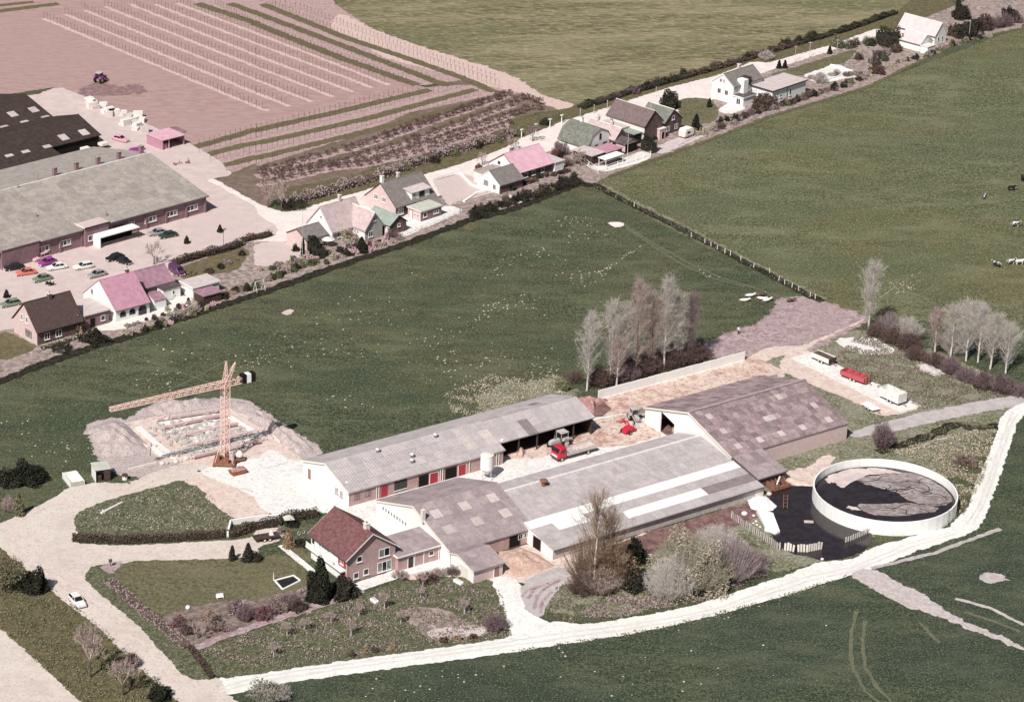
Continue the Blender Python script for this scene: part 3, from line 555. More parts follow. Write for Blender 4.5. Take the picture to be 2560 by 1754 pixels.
mb = MB(); slab(mb, 32.85, X2, YE, ZE, 7.4, 5.2, .16); slab(mb, 32.85, X2, 14.9, 2.7, 7.401, 5.2, .16); rb = mb.build('bay_roof', 'asb_grey', r)
roof_sheets(b, 'asb_grey', 15, 4, 4, [('j', 1900, 765), ('j', 2030, 730), ('j', 1980, 860), ('j', 2115, 825)])
sheets(rb, 32.85, X2, YE-.05, ZE, 7.3, 5.17, 'asb_grey', 10, 3, .16, {(3, 0): 'patch_sheet', (3, 1): 'patch_sheet'})
sheets(rb, 32.85, X2, 14.9, 2.7, 7.5, 5.17, 'asb_grey', 10, 4, .16, {(1, 2): 'skylight', (2, 1): 'skylight', (0, 2): 'skylight', (3, 2): 'skylight', (6, 2): 'patch_sheet'})
MB().box(32.53, X2-.3, 14.3, 14.6, 0, 2.7).build('rear_wall', 'dark_wood', r); MB().box(32.6, X2-.6, 2.6, 14.2, .0, .13).build('earth_floor', 'dark_wood', r)  # rear wall and earth floor coloured dark to stand for deep shade
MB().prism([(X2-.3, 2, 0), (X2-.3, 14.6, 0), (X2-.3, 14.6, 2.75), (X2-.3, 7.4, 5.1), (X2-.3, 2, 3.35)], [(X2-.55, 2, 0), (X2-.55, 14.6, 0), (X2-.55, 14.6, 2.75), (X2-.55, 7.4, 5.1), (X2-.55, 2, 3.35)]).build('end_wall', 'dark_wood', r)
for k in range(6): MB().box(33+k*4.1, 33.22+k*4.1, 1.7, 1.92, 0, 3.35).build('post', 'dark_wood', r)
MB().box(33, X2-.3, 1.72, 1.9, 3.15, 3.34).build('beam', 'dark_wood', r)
MB().box(40, 52, 10, 13.5, 0, 1.4).build('hay_stack', 'dark_wood', r)  # hay coloured dark too, its shade painted in
for x, y in ((1.2, 1.0),): pass
T = b.T['f']
for p, wd in ((1.6, 1.1), (3.9, 1.1)): window(r, T, p, 1.0, wd, 1.2, 2, 'brick_red', 'curtain_glass', None)
window(r, T, 10.6, .7, 2.6, 1.7, 3, 'dark_wood', 'glass', 'concrete')
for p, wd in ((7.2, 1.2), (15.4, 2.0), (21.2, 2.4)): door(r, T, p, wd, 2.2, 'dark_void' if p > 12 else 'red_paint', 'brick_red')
door(r, T, 17.6, 1.7, 2.1, 'red_paint', 'white_paint'); door(r, T, 23.6, 1.6, 2.2, 'red_paint', 'white_paint')
for p in (5.6, 6.05, 18.9, 19.4, 25.1, 31, 31.5): MB().tube((p, -.12, .1), (p, -.12, 2.5), .07, n=6).build('drain_pipe', 'cream_paint', r)
TL_ = b.T['l']
for p in (2.3, 3.8): window(r, lambda p, o, z: TL_(p, o+.05, z), p, 1.0, 1.0, 1.2, 2, 'cream_paint', 'curtain_glass', 'brick_red')
door(r, lambda p, o, z: TL_(p, o+.05, z), 12.6, 1.0, 2.1, 'brick_red')
for t in (('j', 1100, 905), ('j', 1622, 770), ('j', 1410, 1000), ('j', 1412, 950)):
    x, y, z = hit(b, *t); vent(r, x, y, z, .36, .9)
x, y, z = hit(b, 'j', 822, 1180); MB().box(x-.2, x+.2, y-.25, y+.25, z, z+.15).build('roof_hatch', 'white_paint', r)
x, y, z = hit(b, 'j', 2225, 805); MB().box(x-.2, x+.2, y-.2, y+.2, z, z+.4).build('roof_hatch', 'white_paint', r)
# --- cow house with white gable beside the farmhouse
b = house(FARM, 2.5, 19.4, -27, -4.8, 2.5, 6.2, 'cow_house', 'wide barn with mauve sheet roof and white gable behind the farmhouse annex', 'barn', 'brick_pink', 'asb_mauve', gutter=False, barge=None, og=.2, ov=.25)
CB = b; r = b.root
MB().prism([(-.02, 0, 0), (-.02, 22.2, 0), (-.02, 22.2, 2.45), (-.02, 11.1, 6.12), (-.02, 0, 2.45)], [(-.05, 0, 0), (-.05, 22.2, 0), (-.05, 22.2, 2.45), (-.05, 11.1, 6.12), (-.05, 0, 2.45)]).build('gable', 'wall_white', r)
m2 = MB(); slab(m2, -.3, -.2, -.3, 2.32, 11.1, 6.1, .3); slab(m2, -.3, -.2, 22.5, 2.32, 11.1, 6.1, .3); m2.build('bargeboard', 'cream_paint', r)
roof_sheets(b, 'asb_mauve', 9, 6, 6, [('j', 1635, 1470), ('j', 1985, 1540), ('j', 2110, 1330), ('j', 2220, 1460), ('n', 1745, 35), ('j', 1900, 1400)])
TT = lambda p, o, z: b.T['l'](p, o+.05, z)
for k in range(9): window(r, TT, 13.2+k*.85, 1.7, .6, .8, 1, 'white_paint', 'curtain_glass', None, .06)
door(r, TT, 8.6, 2.4, 2.5, 'grey_wood'); door(r, TT, 5.4, 1.2, 2.2, 'curtain_glass')
x, y, z = hit(b, 'j', 1510, 1515); MB().box(x-.3, x+.3, y-.3, y+.3, z-.4, z+1.9).build('chimney', 'wall_cream', r)
for p in (14.2, 15.4): window(r, b.T['f'], p, 1.1, 1, 1, 2, 'white_paint', 'glass', None)
door(r, b.T['f'], 13, 2.2, 2.2, 'dark_void', 'brick_red')
# --- long stable with the lower lean-to in front
b = house(FARM, 19.6, 64.2, -25.4, -10.6, 2.85, 4.25, 'long_stable', 'long stable with mauve-grey sheet roof and pale strip above its lean-to', 'barn', 'concrete_dirty', 'asb_grey', yr=-16.4, zb=2.6, gutter=False, barge=None, og=.05, ov=.2, cap='concrete')
b.root['label'] = 'long stable with grey sheet roof between the cow house and the big barn'
r = b.root
roof_sheets(b, 'asb_grey', 36, 5, 3)
MB().box(0, 44.6, 8.75, 9.25, 4.35, 4.6).build('ridge_vent', 'concrete', r)
x, y, z = hit(b, 'k', 285, 1210); v = MB().lathe([(.34, z-.4), (.34, z+1.0)], 12, (x, y)).build('ventilator', 'rust', r); MB().lathe([(.75, z+1.0), (.72, z+1.15), (.2, z+1.3)], 14, (x, y)).build('cowl', 'rust', v)
b = house(FARM, 18.2, 64.0, -34.2, -25.6, 1.8, 3.2, 'lean_to', 'lean-to stable with white top strip and grey sheets in front of the long stable', 'barn', 'concrete_dirty', 'asb_grey', yr=-25.75, zb=3.1, gutter=True, barge=None, og=.1, ov=.3)
r = b.root
ex = {}
for c in range(21): ex[(c, 3)] = 'skylight_white'
for c in range(8, 16): ex[(c, 1)] = 'skylight_white'
for c in range(16, 21): ex[(c, 1)] = 'patch_sheet'
for c in range(0, 5): ex[(c, 2)] = 'skylight_white' if c > 1 else 'asb_grey'
roof_sheets(b, 'asb_grey', 21, 4, None, extra=ex)
MB().prism([(-.03, 0, 0), (-.03, 8.3, 0), (-.03, 8.3, 3.1), (-.03, 0, 1.75)], [(-.06, 0, 0), (-.06, 8.3, 0), (-.06, 8.3, 3.1), (-.06, 0, 1.75)]).build('gable', 'wall_white', r)
door(r, lambda p, o, z: b.T['l'](p, o+.06, z), 4.4, 2.0, 2.2, 'dark_void', 'brick_red')
MB().box(44, 45.9, -.05, -.02, 0, 1.7).build('white_panel', 'wall_cream', r)
# --- big barn with the white gable and its door
F = FARM
b = house(F, 65, 92.6, -24.4, 0.4, 3.2, 7.0, 'big_barn', 'big barn with patchy brown sheet roof, white gable and dark doorway', 'barn', 'brick_rose', 'asb_brown', yr=-12, gutter=False, barge=None, og=.25, ov=.15)
r = b.root
bpy.data.objects.remove(b.wall)
W = 24.8; L = 27.6; yr = 12.4
MB().box(0, L, 0, .25, 0, 3.15).build('wall', 'brick_rose', r)
MB().box(0, L, W-.25, W, 0, 3.15).build('wall', 'brick_rose', r)
MB().prism([(L, .25, 0), (L, W-.25, 0), (L, W-.25, 3.2), (L, yr, 6.95), (L, .25, 3.2)], [(L-.25, .25, 0), (L-.25, W-.25, 0), (L-.25, W-.25, 3.2), (L-.25, yr, 6.95), (L-.25, .25, 3.2)]).build('end_wall', 'brick_dark', r)
d0, d1, dh = 16.3, 20.3, 3.75
def gz(y): return 3.17+(min(y, W-y))*(7.0-3.2)/12.4
for nm, P in (('gable', [(0, 0), (d0, 0), (d0, gz(d0)), (yr, gz(yr)), (0, gz(0))]), ('gable', [(d1, 0), (W, 0), (W, gz(W)), (d1, gz(d1))]), ('gable', [(d0, 3.2), (d1, 4.3), (d1, gz(d1)), (d0, gz(d0))])):
    MB().prism([(.22, y, z) for y, z in P], [(-.02, y, z) for y, z in P]).build(nm, 'wall_white', r)
m2 = MB(); slab(m2, -.36, -.26, -.2, 3.05, yr, 6.92, .32); slab(m2, -.36, -.26, W+.2, 3.05, yr, 6.92, .32); m2.build('bargeboard', 'cream_paint', r)
MB().box(.25, L-.25, .25, W-.25, .0, .12).build('floor', 'red_soil', r)
MB().lathe([(2.6, .12), (2.2, .9), (1.3, 1.6), (.2, 1.95)], 14, (4, 18)).build('straw_heap', 'straw', r, True)
sk = [('k', 1800, 580), ('k', 1925, 720), ('k', 2060, 850), ('k', 2240, 800), ('k', 2300, 590), ('l', 20, 600), ('l', 95, 410), ('l', 425, 490), ('l', 350, 685), ('l', 140, 745), ('l', 555, 620)]
roof_sheets(b, 'asb_brown', 22, 9, 4, sk)
MB().box(-.2, L+.2, yr-.3, yr+.3, 7.2, 7.4).build('ridge_vent', 'asb_mauve', r)
b2 = house(F, 65.05, 71.6, -31.6, -24.7, 1.9, 3.28, 'barn_extension', 'low sheet-roofed extension in front of the big barn beside the slurry pond', 'shed', 'brick_dark', 'asb_mauve', yr=-24.75, zb=3.25, gutter=True, barge=None, og=.1, ov=.25)
roof_sheets(b2, 'asb_mauve', 4, 4, None, extra={(2, 3): 'patch_sheet', (2, 2): 'patch_sheet'})
# --- farmhouse (ridge across) and its annex
FH = Fr(FARM.P(-15.4, -12.6), 36.7-90)
b = house(FH, 0, 10.7, 0, 9.4, 4.7, 8.0, 'farmhouse', 'two-storey farmhouse with dark red tiled roof, pink brick gable and white side', 'house', 'brick_pink', 'tile_red', og=.5, ov=.5)
HH = b; r = b.root
MB().box(-.03, 10.73, -.06, -.02, .02, 4.6).build('white_cladding', 'wall_white', r)
Tf = lambda p, o, z: b.T['f'](p, o+.06, z); Tr = b.T['r']
m2 = MB(); mbox(m2, Tf, 8.3, 10.6, .004, .05, 2.6, 4.3); m2.build('red_panel', 'red_paint', r)
m2 = MB(); mbox(m2, Tf, 8.9, 10.6, .004, .05, .2, 2.0); m2.build('red_panel', 'red_paint', r)
m2 = MB(); mbox(m2, Tf, -.2, 10.6, .1, 1.0, 2.3, 2.5); m2.build('balcony_slab', 'wall_white', r)
m2 = MB(); mbox(m2, Tf, -.1, 8.2, .9, .96, 2.5, 3.4); m2.build('balcony_front', 'wall_white', r)
window(r, Tf, 9.4, 3.1, 1.0, .9, 2); window(r, Tf, .7, 2.9, .9, 1.3, 1, 'cream_paint'); window(r, Tf, 4, 3.4, 3.4, .8, 4, pm='curtain_glass')
for (t, x, y), wd, h, n in ((('n', 935, 325), 1.05, 1.05, 1), (('n', 905, 475), 1.0, 1.1, 1), (('n', 995, 440), 1.0, 1.1, 1), (('n', 1160, 275), 2.1, 1.5, 2), (('n', 1160, 410), 2.7, 1.8, 3)):
    p, z = on(b, t, x, y, 'r'); window(r, Tr, p, max(z, .4), wd, h, n, pm='glass' if n == 1 else ['curtain_glass', 'glass', 'curtain_glass'] if n == 3 else ['curtain_glass', 'glass'])
chimney(r, 8.9, 4.9, 7.4, 8.9, .8, 'wall_cream')
b = flat(FARM, -5.95, 2.3, -24.1, -18.3, 2.7, 'farmhouse_annex', 'low flat-roofed annex of pink brick between the farmhouse and the cow house', 'annex', 'brick_pink', 'asb_mauve', .35, dz=.5, fascia='white_paint')
sheets(b.roof, -.35, b.L+.1, -.35, 2.67, b.W+.35, 3.23, 'asb_mauve', 5, 3, .18)
door(b.root, b.T['f'], 2.5, 1.0, 2.1, 'dark_wood', pane=True); window(b.root, b.T['f'], 6.6, 1.2, 1.0, .9, 1)
for p in (3.3, 5.1, 8.1): MB().box(p-.06, p+.06, -.09, -.004, 0, 2.6).build('pilaster', 'white_paint', b.root)
b = house(FARM, 2.2, 8.0, -34.1, -27.6, 2.3, 3.35, 'small_shed', 'small shed with mauve sheet roof and white gable in front of the cow house', 'shed', 'brick_rose', 'asb_mauve', yr=-29.6, zb=2.75, barge='cream_paint', gutter=False)
roof_sheets(b, 'asb_mauve', 4, 3, 1)
MB().prism([(-.02, 0, 0), (-.02, 6.5, 0), (-.02, 6.5, 2.7), (-.02, 4.5, 3.28), (-.02, 0, 2.25)], [(-.05, 0, 0), (-.05, 6.5, 0), (-.05, 6.5, 2.7), (-.05, 4.5, 3.28), (-.05, 0, 2.25)]).build('gable', 'wall_white', b.root)
door(b.root, lambda p, o, z: b.T['l'](p, o+.06, z), 2.6, 2.4, 2.1, 'cream_paint'); door(b.root, b.T['f'], 4.6, 1.1, 1.9, 'brick_red')
# --- feed silo
o = FARM.P(26.5, -3.4); r = empty('feed_silo', o, 0, 'white round feed silo on legs beside the long barn', 'silo')
MB().lathe([(.22, 1.0), (1.15, 2.1), (1.17, 2.12), (1.17, 4.6), (1.13, 4.7)], 24).build('drum', 'wall_white', r, False)
MB().lathe([(1.2, 4.68), (1.2, 4.76), (.5, 5.0), (.12, 5.05)], 24).build('lid', 'wall_cream', r)
for k in range(4):
    a = math.pi/4+k*math.pi/2; MB().tube((1.1*math.cos(a), 1.1*math.sin(a), 0), (1.1*math.cos(a), 1.1*math.sin(a), 2.4), .06, n=6).build('leg', 'zinc', r)
MB().tube((0, 0, 1.05), (1.6, .8, .4), .1, n=8).build('auger', 'zinc', r)
# --- silage walls of upright concrete panels
def panel_wall(name, label, P0, P1, h, m, n, t=.22, lean=0.):
    d = P1-P0; a = math.atan2(d.y, d.x); L = d.length; r = empty(name, P0, a, label, 'wall'); wd = L/n
    me = MB().box(.015, wd-.015, 0, t, 0, h).mesh('panel', m)
    for k in range(n):
        o = link('panel', me, r, (k*wd, rnd.uniform(-.03, .03), rnd.uniform(-.04, .03))); o.rotation_euler = (lean+rnd.uniform(-.015, .015), 0, 0)
    MB().box(0, L, -.1, t+.1, -.1, .08).build('footing', m, r)
    return r
panel_wall('silage_wall', 'tall white concrete panel wall behind the silage clamp, below the poplars', FARM.P(64.2, 13.4), FARM.P(100.2, 13.4), 1.85, 'wall_white', 24)
panel_wall('silage_wall', 'grey concrete panel wall along the back of the big barn', FARM.P(63.6, 4.2), FARM.P(99.5, 2.9), 1.25, 'concrete_dirty', 26)
# --- slurry tank of upright panels
C = FARM.P(80.45, -47.6); r = empty('slurry_tank', C, 0, 'round white concrete slurry tank with crusted slurry beside the dark pond', 'slurry tank'); RT = 12.6; TH = 2.6
n = 48; me = MB().prism([(RT*math.cos(a), RT*math.sin(a), 0) for a in (0, 2*math.pi/n*.985)] + [((RT-.25)*math.cos(a), (RT-.25)*math.sin(a), 0) for a in (2*math.pi/n*.985, 0)], [(RT*math.cos(a), RT*math.sin(a), TH) for a in (0, 2*math.pi/n*.985)] + [((RT-.25)*math.cos(a), (RT-.25)*math.sin(a), TH) for a in (2*math.pi/n*.985, 0)]).mesh('panel', 'wall_white')
for k in range(n): o = link('panel', me, r); o.rotation_euler = (0, 0, 2*math.pi*k/n)
me = MB().lathe([(RT+.03, 0), (RT+.03, .02)], 48).mesh('x', 'concrete')
MB().lathe([(RT-.3, .3), (RT-.3, 1.15)], 48).build('slurry', 'slurry', r)
def blob(name, P, z, m, amp=.3, parent=None):
    Q = wobble(P, amp, .8, 2); V = [Vector((p.x, p.y, z)) for p in Q]; T = tessellate_polygon([V]); mb = MB(); mb.v = [tuple(p) for p in V]; mb.f = [tuple(t) if (V[t[1]]-V[t[0]]).cross(V[t[2]]-V[t[0]]).z > 0 else (t[0], t[2], t[1]) for t in T]
    return mb.build(name, m, parent)
def loc_pts(s, z, O):
    return [p-O for p in pts(s, z)]
OC = Vector((C.x, C.y, 0))
for s, m, zz in (('l 500 1100 620 1050 780 1030 900 1050 960 1035 1090 1060 1250 1100 1100 1090 900 1110 780 1160 720 1190 690 1230 650 1220 600 1170 550 1190 520 1150', 'crust_pale', 1.175),
                 ('l 790 1140 1000 1110 1250 1080 1450 1120 1560 1180 1660 1260 1680 1330 1600 1390 1450 1390 1300 1350 1100 1240 1050 1250 900 1200 830 1170', 'crust', 1.17), ('l 800 1370 1000 1370 1300 1360 1580 1410 1450 1450 1300 1470 1100 1480 950 1470 850 1430', 'crust', 1.17), ('l 690 1400 760 1385 850 1430 800 1430', 'crust_pale', 1.175)):
    V = [(p.x-C.x, p.y-C.y, 0) for p in pts(s, zz)]; V = [Vector(p) for p in V]; V = [p if p.length < RT-.6 else p*((RT-.6)/p.length) for p in V]
    blob('crust', V, zz, m, .22, r)
gk = np.random.default_rng(21); mb = MB()
for k in range(26):
    x, y = gk.uniform(-4, 10), gk.uniform(-8, 8); a = gk.uniform(-.6, .6)
    for q in range(int(gk.integers(5, 12))):
        x2 = x+.9*math.cos(a); y2 = y+.9*math.sin(a)
        if math.hypot(x2, y2) > RT-1 or math.hypot(x, y) > RT-1: break
        n2 = Vector((-(y2-y), x2-x, 0)).normalized()*.09; mb.add([(x-n2.x, y-n2.y, 1.184), (x2-n2.x, y2-n2.y, 1.184), (x2+n2.x, y2+n2.y, 1.184), (x+n2.x, y+n2.y, 1.184)], [(0, 1, 2, 3)]); x, y = x2, y2; a += gk.normal(0, .5)
mb.build('crust_crack', 'slurry', r)
for k in range(2):
    a = R(-38+k*14); MB().box(-.06, .06, -.06, .06, 0, TH+.3).build('stay', 'steel', r, loc=((RT+.12)*math.cos(a), (RT+.12)*math.sin(a), 0))
# ================================================================== WAREHOUSE AND THE HOUSES ALONG THE STREET
WF = Fr(at('e', 240, 780), 45.3)
b = house(WF, -16, 47.4, 0, 41, 3.8, 8.0, 'warehouse', 'large warehouse with wide grey-olive sheet roof and dark mauve brick front', 'warehouse', 'brick_mauve', 'asb_olive', yr=20.5, barge=None, gutter=True, og=.4, ov=.45, cap='concrete')
WH = b; r = b.root
roof_sheets(b, 'asb_olive', 28, 9, None)
T = b.T['f']
for (t, x, y), wd in ((('e', 135, 735), 2.7), (('e', 375, 675), 3.9), (('e', 588, 615), 3.0), (('e', 972, 500), 2.6), (('e', 1168, 450), 2.9), (('e', 1362, 405), 3.1), (('e', 1552, 350), 3.1), (('e', 1738, 300), 3.1)):
    p, z = on(b, t, x, y); window(r, T, p, 1.35, wd, 1.25, 4 if wd > 3.5 else 3, pm=['glass', 'glass', 'curtain_glass'], f=.14)
for p in (16.2, 24.5, 30, 42.2, 47.0, 52.3, 57.8, 63): MB().box(p-.2, p+.2, -.25, -.004, 0, 3.5).build('pilaster', 'brick_mauve', r)
for a, c in ((-6, -.2), (16.5+14, 36.4)): pass
e = MB().box(30.4, 36.4, -.9, 3.0, 3.3, 4.35).build('entrance_block', 'brick_mauve', r); MB().box(30.2, 36.6, -1.1, 3.2, 4.36, 4.5).build('flat_roof', 'yard_pink', e); MB().box(30.1, 36.7, -1.16, -1.104, 4.2, 4.55).build('fascia', 'dark_wood', e); MB().box(30.05, 30.2, -1.1, 3.4, 4.3, 4.6).build('fascia', 'cream_paint', e)
MB().box(30.4, 36.4, -.9, -.004, 0, 3.3).build('entrance_wall', 'brick_mauve', r)
Te = lambda p, o, z: T(p, o+.9, z)
door(r, Te, 33.2, 1.3, 2.4, 'dark_wood'); window(r, Te, 31.6, 1.3, 1.1, 1.2, 1); window(r, Te, 35, 1.3, 1.5, 1.2, 2)
e = MB().box(9.5, 18.8, -.7, 3.0, 3.2, 4.3).build('entrance_block', 'brick_mauve', r); MB().box(9.3, 19.0, -.9, 3.2, 4.31, 4.45).build('flat_roof', 'asb_olive', e)
MB().box(9.5, 18.8, -.7, -.004, 0, 3.2).build('entrance_wall', 'brick_mauve', r)
c = MB().box(32.3, 42.6, -3.6, -.95, 2.45, 2.62).build('canopy', 'wall_white', r); MB().box(32.3, 32.5, -3.4, -1, 0, 2.44).build('canopy_wall', 'wall_white', c)
MB().box(42.3, 42.42, -3.4, -3.28, 0, 2.44).build('canopy_post', 'dark_wood', c); MB().box(32.5, 42.4, -1.05, -.99, 0, 2.44).build('shade_panel', 'dark_void', c)  # black panel paints in the shade under the canopy
for t in (('a', 530, 1590), ('a', 725, 1540), ('a', 920, 1490), ('a', 1105, 1440), ('a', 1300, 1385)):
    u, v = WF.uv(t[0], t[1], t[2], 8.2); s = MB().box(u+16-.42, u+16+.42, 21.4, 22.2, 7.2, 9.6).build('roof_chimney', 'brick_mauve', r); MB().box(u+16-.5, u+16+.5, 21.3, 22.3, 9.61, 9.75).build('cap', 'asb_olive', s)
for t in (('e', 330, 370), ('e', 960, 360), ('e', 160, 110), ('e', 340, 25)):
    x, y, z = hit(b, *t); MB().lathe([(.13, z-.2), (.13, z+.9), (.22, z+.95), (.05, z+1.15)], 8, (x, y)).build('roof_vent', 'steel', r)
MB().box(47.5+16, 47.5+16.08, 4, 5.2, 1.0, 2.8).build('wall_lamp', 'dark_wood', r)
# dark-roofed barns behind
def dark_barn(label, u0, u1, v0, v1, ze, zr, sky, lab2=None):
    b = house(WF, u0, u1, v0, v1, ze, zr, 'dark_barn', label, 'barn', 'brick_dark', 'dark_sheet', barge=None, gutter=False, ov=.4, og=.4)
    for t in sky:
        x, y, z = hit(b, *t); a = math.atan(b.s1); o = MB().box(-1.0, 1.0, -1.15, 1.15, 0, .1).build('skylight', 'skylight', b.roof, loc=(x, y, z+.02)); o.rotation_euler = (a, 0, 0)
    return b
b = dark_barn('black-roofed barn with a row of five roof lights behind the warehouse', 2, 55, 49.2, 66, 3.1, 5.7, [('a', 575, 1245), ('a', 760, 1200)])
mb = MB(); slab(mb, 0, 39.2, -9.2, 1.5, -.3, 3.02, .16); ext = mb.build('lower_roof', 'dark_sheet', b.root); MB().box(0, 38.9, -8.8, -.02, 0, 1.5).build('lower_wall', 'brick_dark', b.root)
for t in (('a', 70, 1400), ('a', 220, 1365), ('a', 415, 1320)):
    z = 2.4
    for _ in range(30): u, v = WF.uv(t[0], t[1], t[2], z); z = 3.02+(v-49.2+.3)*.171+.16
    o = MB().box(-1.0, 1.0, -1.15, 1.15, 0, .1).build('skylight', 'skylight', ext, loc=(u-2, v-49.2, z+.03)); o.rotation_euler = (math.atan(.171), 0, 0)
MB().box(39.4, 52.8, -.06, -.02, .1, 2.9).build('opening_shade', 'dark_void', b.root)  # flat black sheet, painted in for the shade inside the barn
b = dark_barn('black-roofed barn farthest back, at the edge of the ploughed field', 0, 54, 66.6, 88, 3.1, 5.8, [('a', 115, 1035), ('a', 305, 995)])
for t in (('a', 190, 1212), ('a', 375, 1167), ('a', 565, 1122)):
    u, v = WF.uv(t[0], t[1], t[2], 3.4); MB().box(u-1.0, u+1.0, -.3, .7, 3.35, 3.5).build('skylight', 'skylight', b.roof)
# pink open shed
u, v = WF.uv('a', 1470, 1365); b = empty('pink_shed', WF.P(65, 38.4), WF.a, 'open-fronted pink shed with flat pink roof at the corner of the ploughed field', 'shed')
MB().box(-.2, 6.7, -.3, 6.2, 2.45, 2.62).build('roof', 'tile_hotpink', b); MB().box(0, .15, 0, 5.9, 0, 2.44).build('side_wall', 'tile_pink', b); MB().box(6.35, 6.5, 0, 5.9, 0, 2.44).build('side_wall', 'tile_mauve', b); MB().box(.16, 6.34, 5.75, 5.9, 0, 2.44).build('rear_wall', 'tile_mauve', b)
for x in (.02, 1.9): MB().box(x, x+.2, -.02, .18, 0, 2.44).build('post', 'tile_hotpink', b)
MB().box(.3, 1.7, .3, 1.2, 0, 1.3).build('cabinet', 'tile_pink', b)

H1 = Fr(at('e', 340, 1535), 42)
b = house(H1, 0, 10, 0, 8.4, 3.2, 7.5, 'brick_house', 'brick house with brown tiled roof and rose gable, leftmost beside the meadow', 'house', 'brick_dark', 'tile_brown', og=.3, ov=.4, barge='dark_wood')
r = b.root; MB().prism([(-.02, 0, 0), (-.02, 8.4, 0), (-.02, 8.4, 3.15), (-.02, 4.2, 7.4), (-.02, 0, 3.15)], [(-.06, 0, 0), (-.06, 8.4, 0), (-.06, 8.4, 3.15), (-.06, 4.2, 7.4), (-.06, 0, 3.15)]).build('gable', 'brick_rose', r)
TG = lambda p, o, z: b.T['l'](p, o+.06, z)
window(r, TG, 3.5, 3.6, .8, 1.3, 1, pm='curtain_glass'); window(r, TG, 5.3, 3.6, .8, 1.3, 1, pm='curtain_glass'); window(r, TG, 3.0, .7, 2.3, 1.6, 2, 'brick_red', 'curtain_glass')
window(r, b.T['f'], 4.8, .8, 1.4, 1.4, 2); window(r, b.T['f'], 2.2, .8, 1.2, 1.4, 2); chimney(r, 5.4, 3.9, 6.8, 8.3, .7, 'brick_dark')
x, y, z = hit(b, 'e', 500, 1100); MB().box(x-.2, x+.2, y-.2, y+.2, z, z+.25).build('roof_hatch', 'white_paint', r)
b = flat(H1, 10.2, 17.2, 1.3, 8.4, 2.9, 'house_annex', 'low annex with pale flat roof right of the leftmost brick house', 'annex', 'brick_mauve', 'flat_felt', .3)
door(b.root, b.T['f'], 3.2, 1.2, 2.1, 'dark_void', 'brick_red'); window(b.root, b.T['f'], 5.6, 1, 1.0, 1.1, 1)
b = house(H1, 18.4, 26.4, .7, 12.2, 2.6, 7.2, 'white_house', 'white house with big pink tiled roof sweeping low towards the meadow', 'house', 'wall_white', 'tile_pink', og=.12, ov=.25, barge=None, cap='tile_hotpink')
r = b.root; T = b.T['f']
for p, wd, z, h in ((1.7, 1.4, .9, 1.2), (3.9, 1.4, .9, 1.2), (6.3, 1.9, .3, 2.0)):
    m2 = MB(); P = [(p-wd/2, z), (p+wd/2, z), (p+wd/2, z+h*.65), (p+wd*.3, z+h*.95), (p, z+h*1.02), (p-wd*.3, z+h*.95), (p-wd/2, z+h*.65)]; m2.prism([(x, -.005, zz) for x, zz in P][::-1], [(x, -.04, zz) for x, zz in P][::-1]); m2.build('arched_window', 'glass', r)
window(r, b.T['l'], 8.3, 3.3, 1.0, 1.3, 1, pm='curtain_glass'); chimney(r, 6.7, 5.9, 6.6, 8.0, .6, 'brick_dark')
b = house(H1, 26.9, 36.4, 6.8, 13.6, 2.8, 5.3, 'roof_house', 'lower house wing with mauve-pink tiled roof right of the white house', 'house', 'brick_mauve', 'tile_mauve', og=.15, ov=.2, barge='wall_cream')
b = flat(H1, 32.2, 36.3, 4.3, 6.5, 2.5, 'white_annex', 'small white annex with grey flat roof below the mauve roof', 'annex', 'wall_white', 'flat_dark', .2)
window(b.root, b.T['f'], 2.4, 1.0, .6, .9, 1)
b = house(H1, 28.2, 31.0, 1.6, 6.2, 1.9, 2.6, 'small_outhouse', 'small white outhouse with rounded pink roof beside the white house', 'shed', 'wall_white', 'tile_mauve', barge='white_paint', gutter=False, ov=.1, og=.1)
b = flat(H1, 37.8, 44.2, 2.0, 6.4, 2.4, 'garden_shed', 'pale garden shed with flat grey roof near the purple van', 'shed', 'wall_cream', 'flat_felt', .25, fascia='white_paint')
door(b.root, b.T['l'], 2.2, 1.2, 1.9, 'white_paint')
b = flat(H1, 37.6, 42.0, -2.0, 1.4, 1.9, 'garden_shed', 'dark garden shed with pink roof at the meadow edge', 'shed', 'dark_wood', 'tile_mauve', .2)
H4 = Fr(at('f', 470, 690), 46)
b = house(H4, .2, 6.2, .7, 7.0, 2.4, 4.1, 'garage', 'rose garage with dark grey roof left of the thatched house', 'garage', 'brick_rose', 'tile_grey', barge='dark_wood', og=.15, ov=.2)
door(b.root, b.T['f'], 4.2, 2.2, 2.0, 'grey_wood')
b = house(H4, 7.6, 17.2, .8, 8.6, 2.6, 7.0, 'thatched_house', 'house with pale mauve thatched roof and white gable beside the conifer hedge', 'house', 'render_grey', 'thatch', og=.3, ov=.4, t=.35, barge=None, cap='flat_pale', gutter=False)
r = b.root; MB().prism([(-.02, 0, 0), (-.02, 7.8, 0), (-.02, 7.8, 2.55), (-.02, 3.9, 6.9), (-.02, 0, 2.55)], [(-.06, 0, 0), (-.06, 7.8, 0), (-.06, 7.8, 2.55), (-.06, 3.9, 6.9), (-.06, 0, 2.55)]).build('gable', 'wall_white', r)
window(r, b.T['f'], 2.2, .9, 1.6, 1.3, 3); window(r, lambda p, o, z: b.T['l'](p, o+.06, z), 3.6, 4.6, .6, .6, 1); chimney(r, 5.4, 3.9, 7.0, 8.5, .6, 'brick_rose')
F2 = Fr(H4.P(13.4, 4.6), 46-90)
b = house(F2, 0, 7.8, 0, 5.0, 2.8, 5.9, 'thatched_wing', 'cross wing of the thatched house with dark gable and white side wall', 'house', 'render_grey', 'thatch', og=.35, ov=.35, t=.35, barge=None, cap='flat_pale', gutter=False)
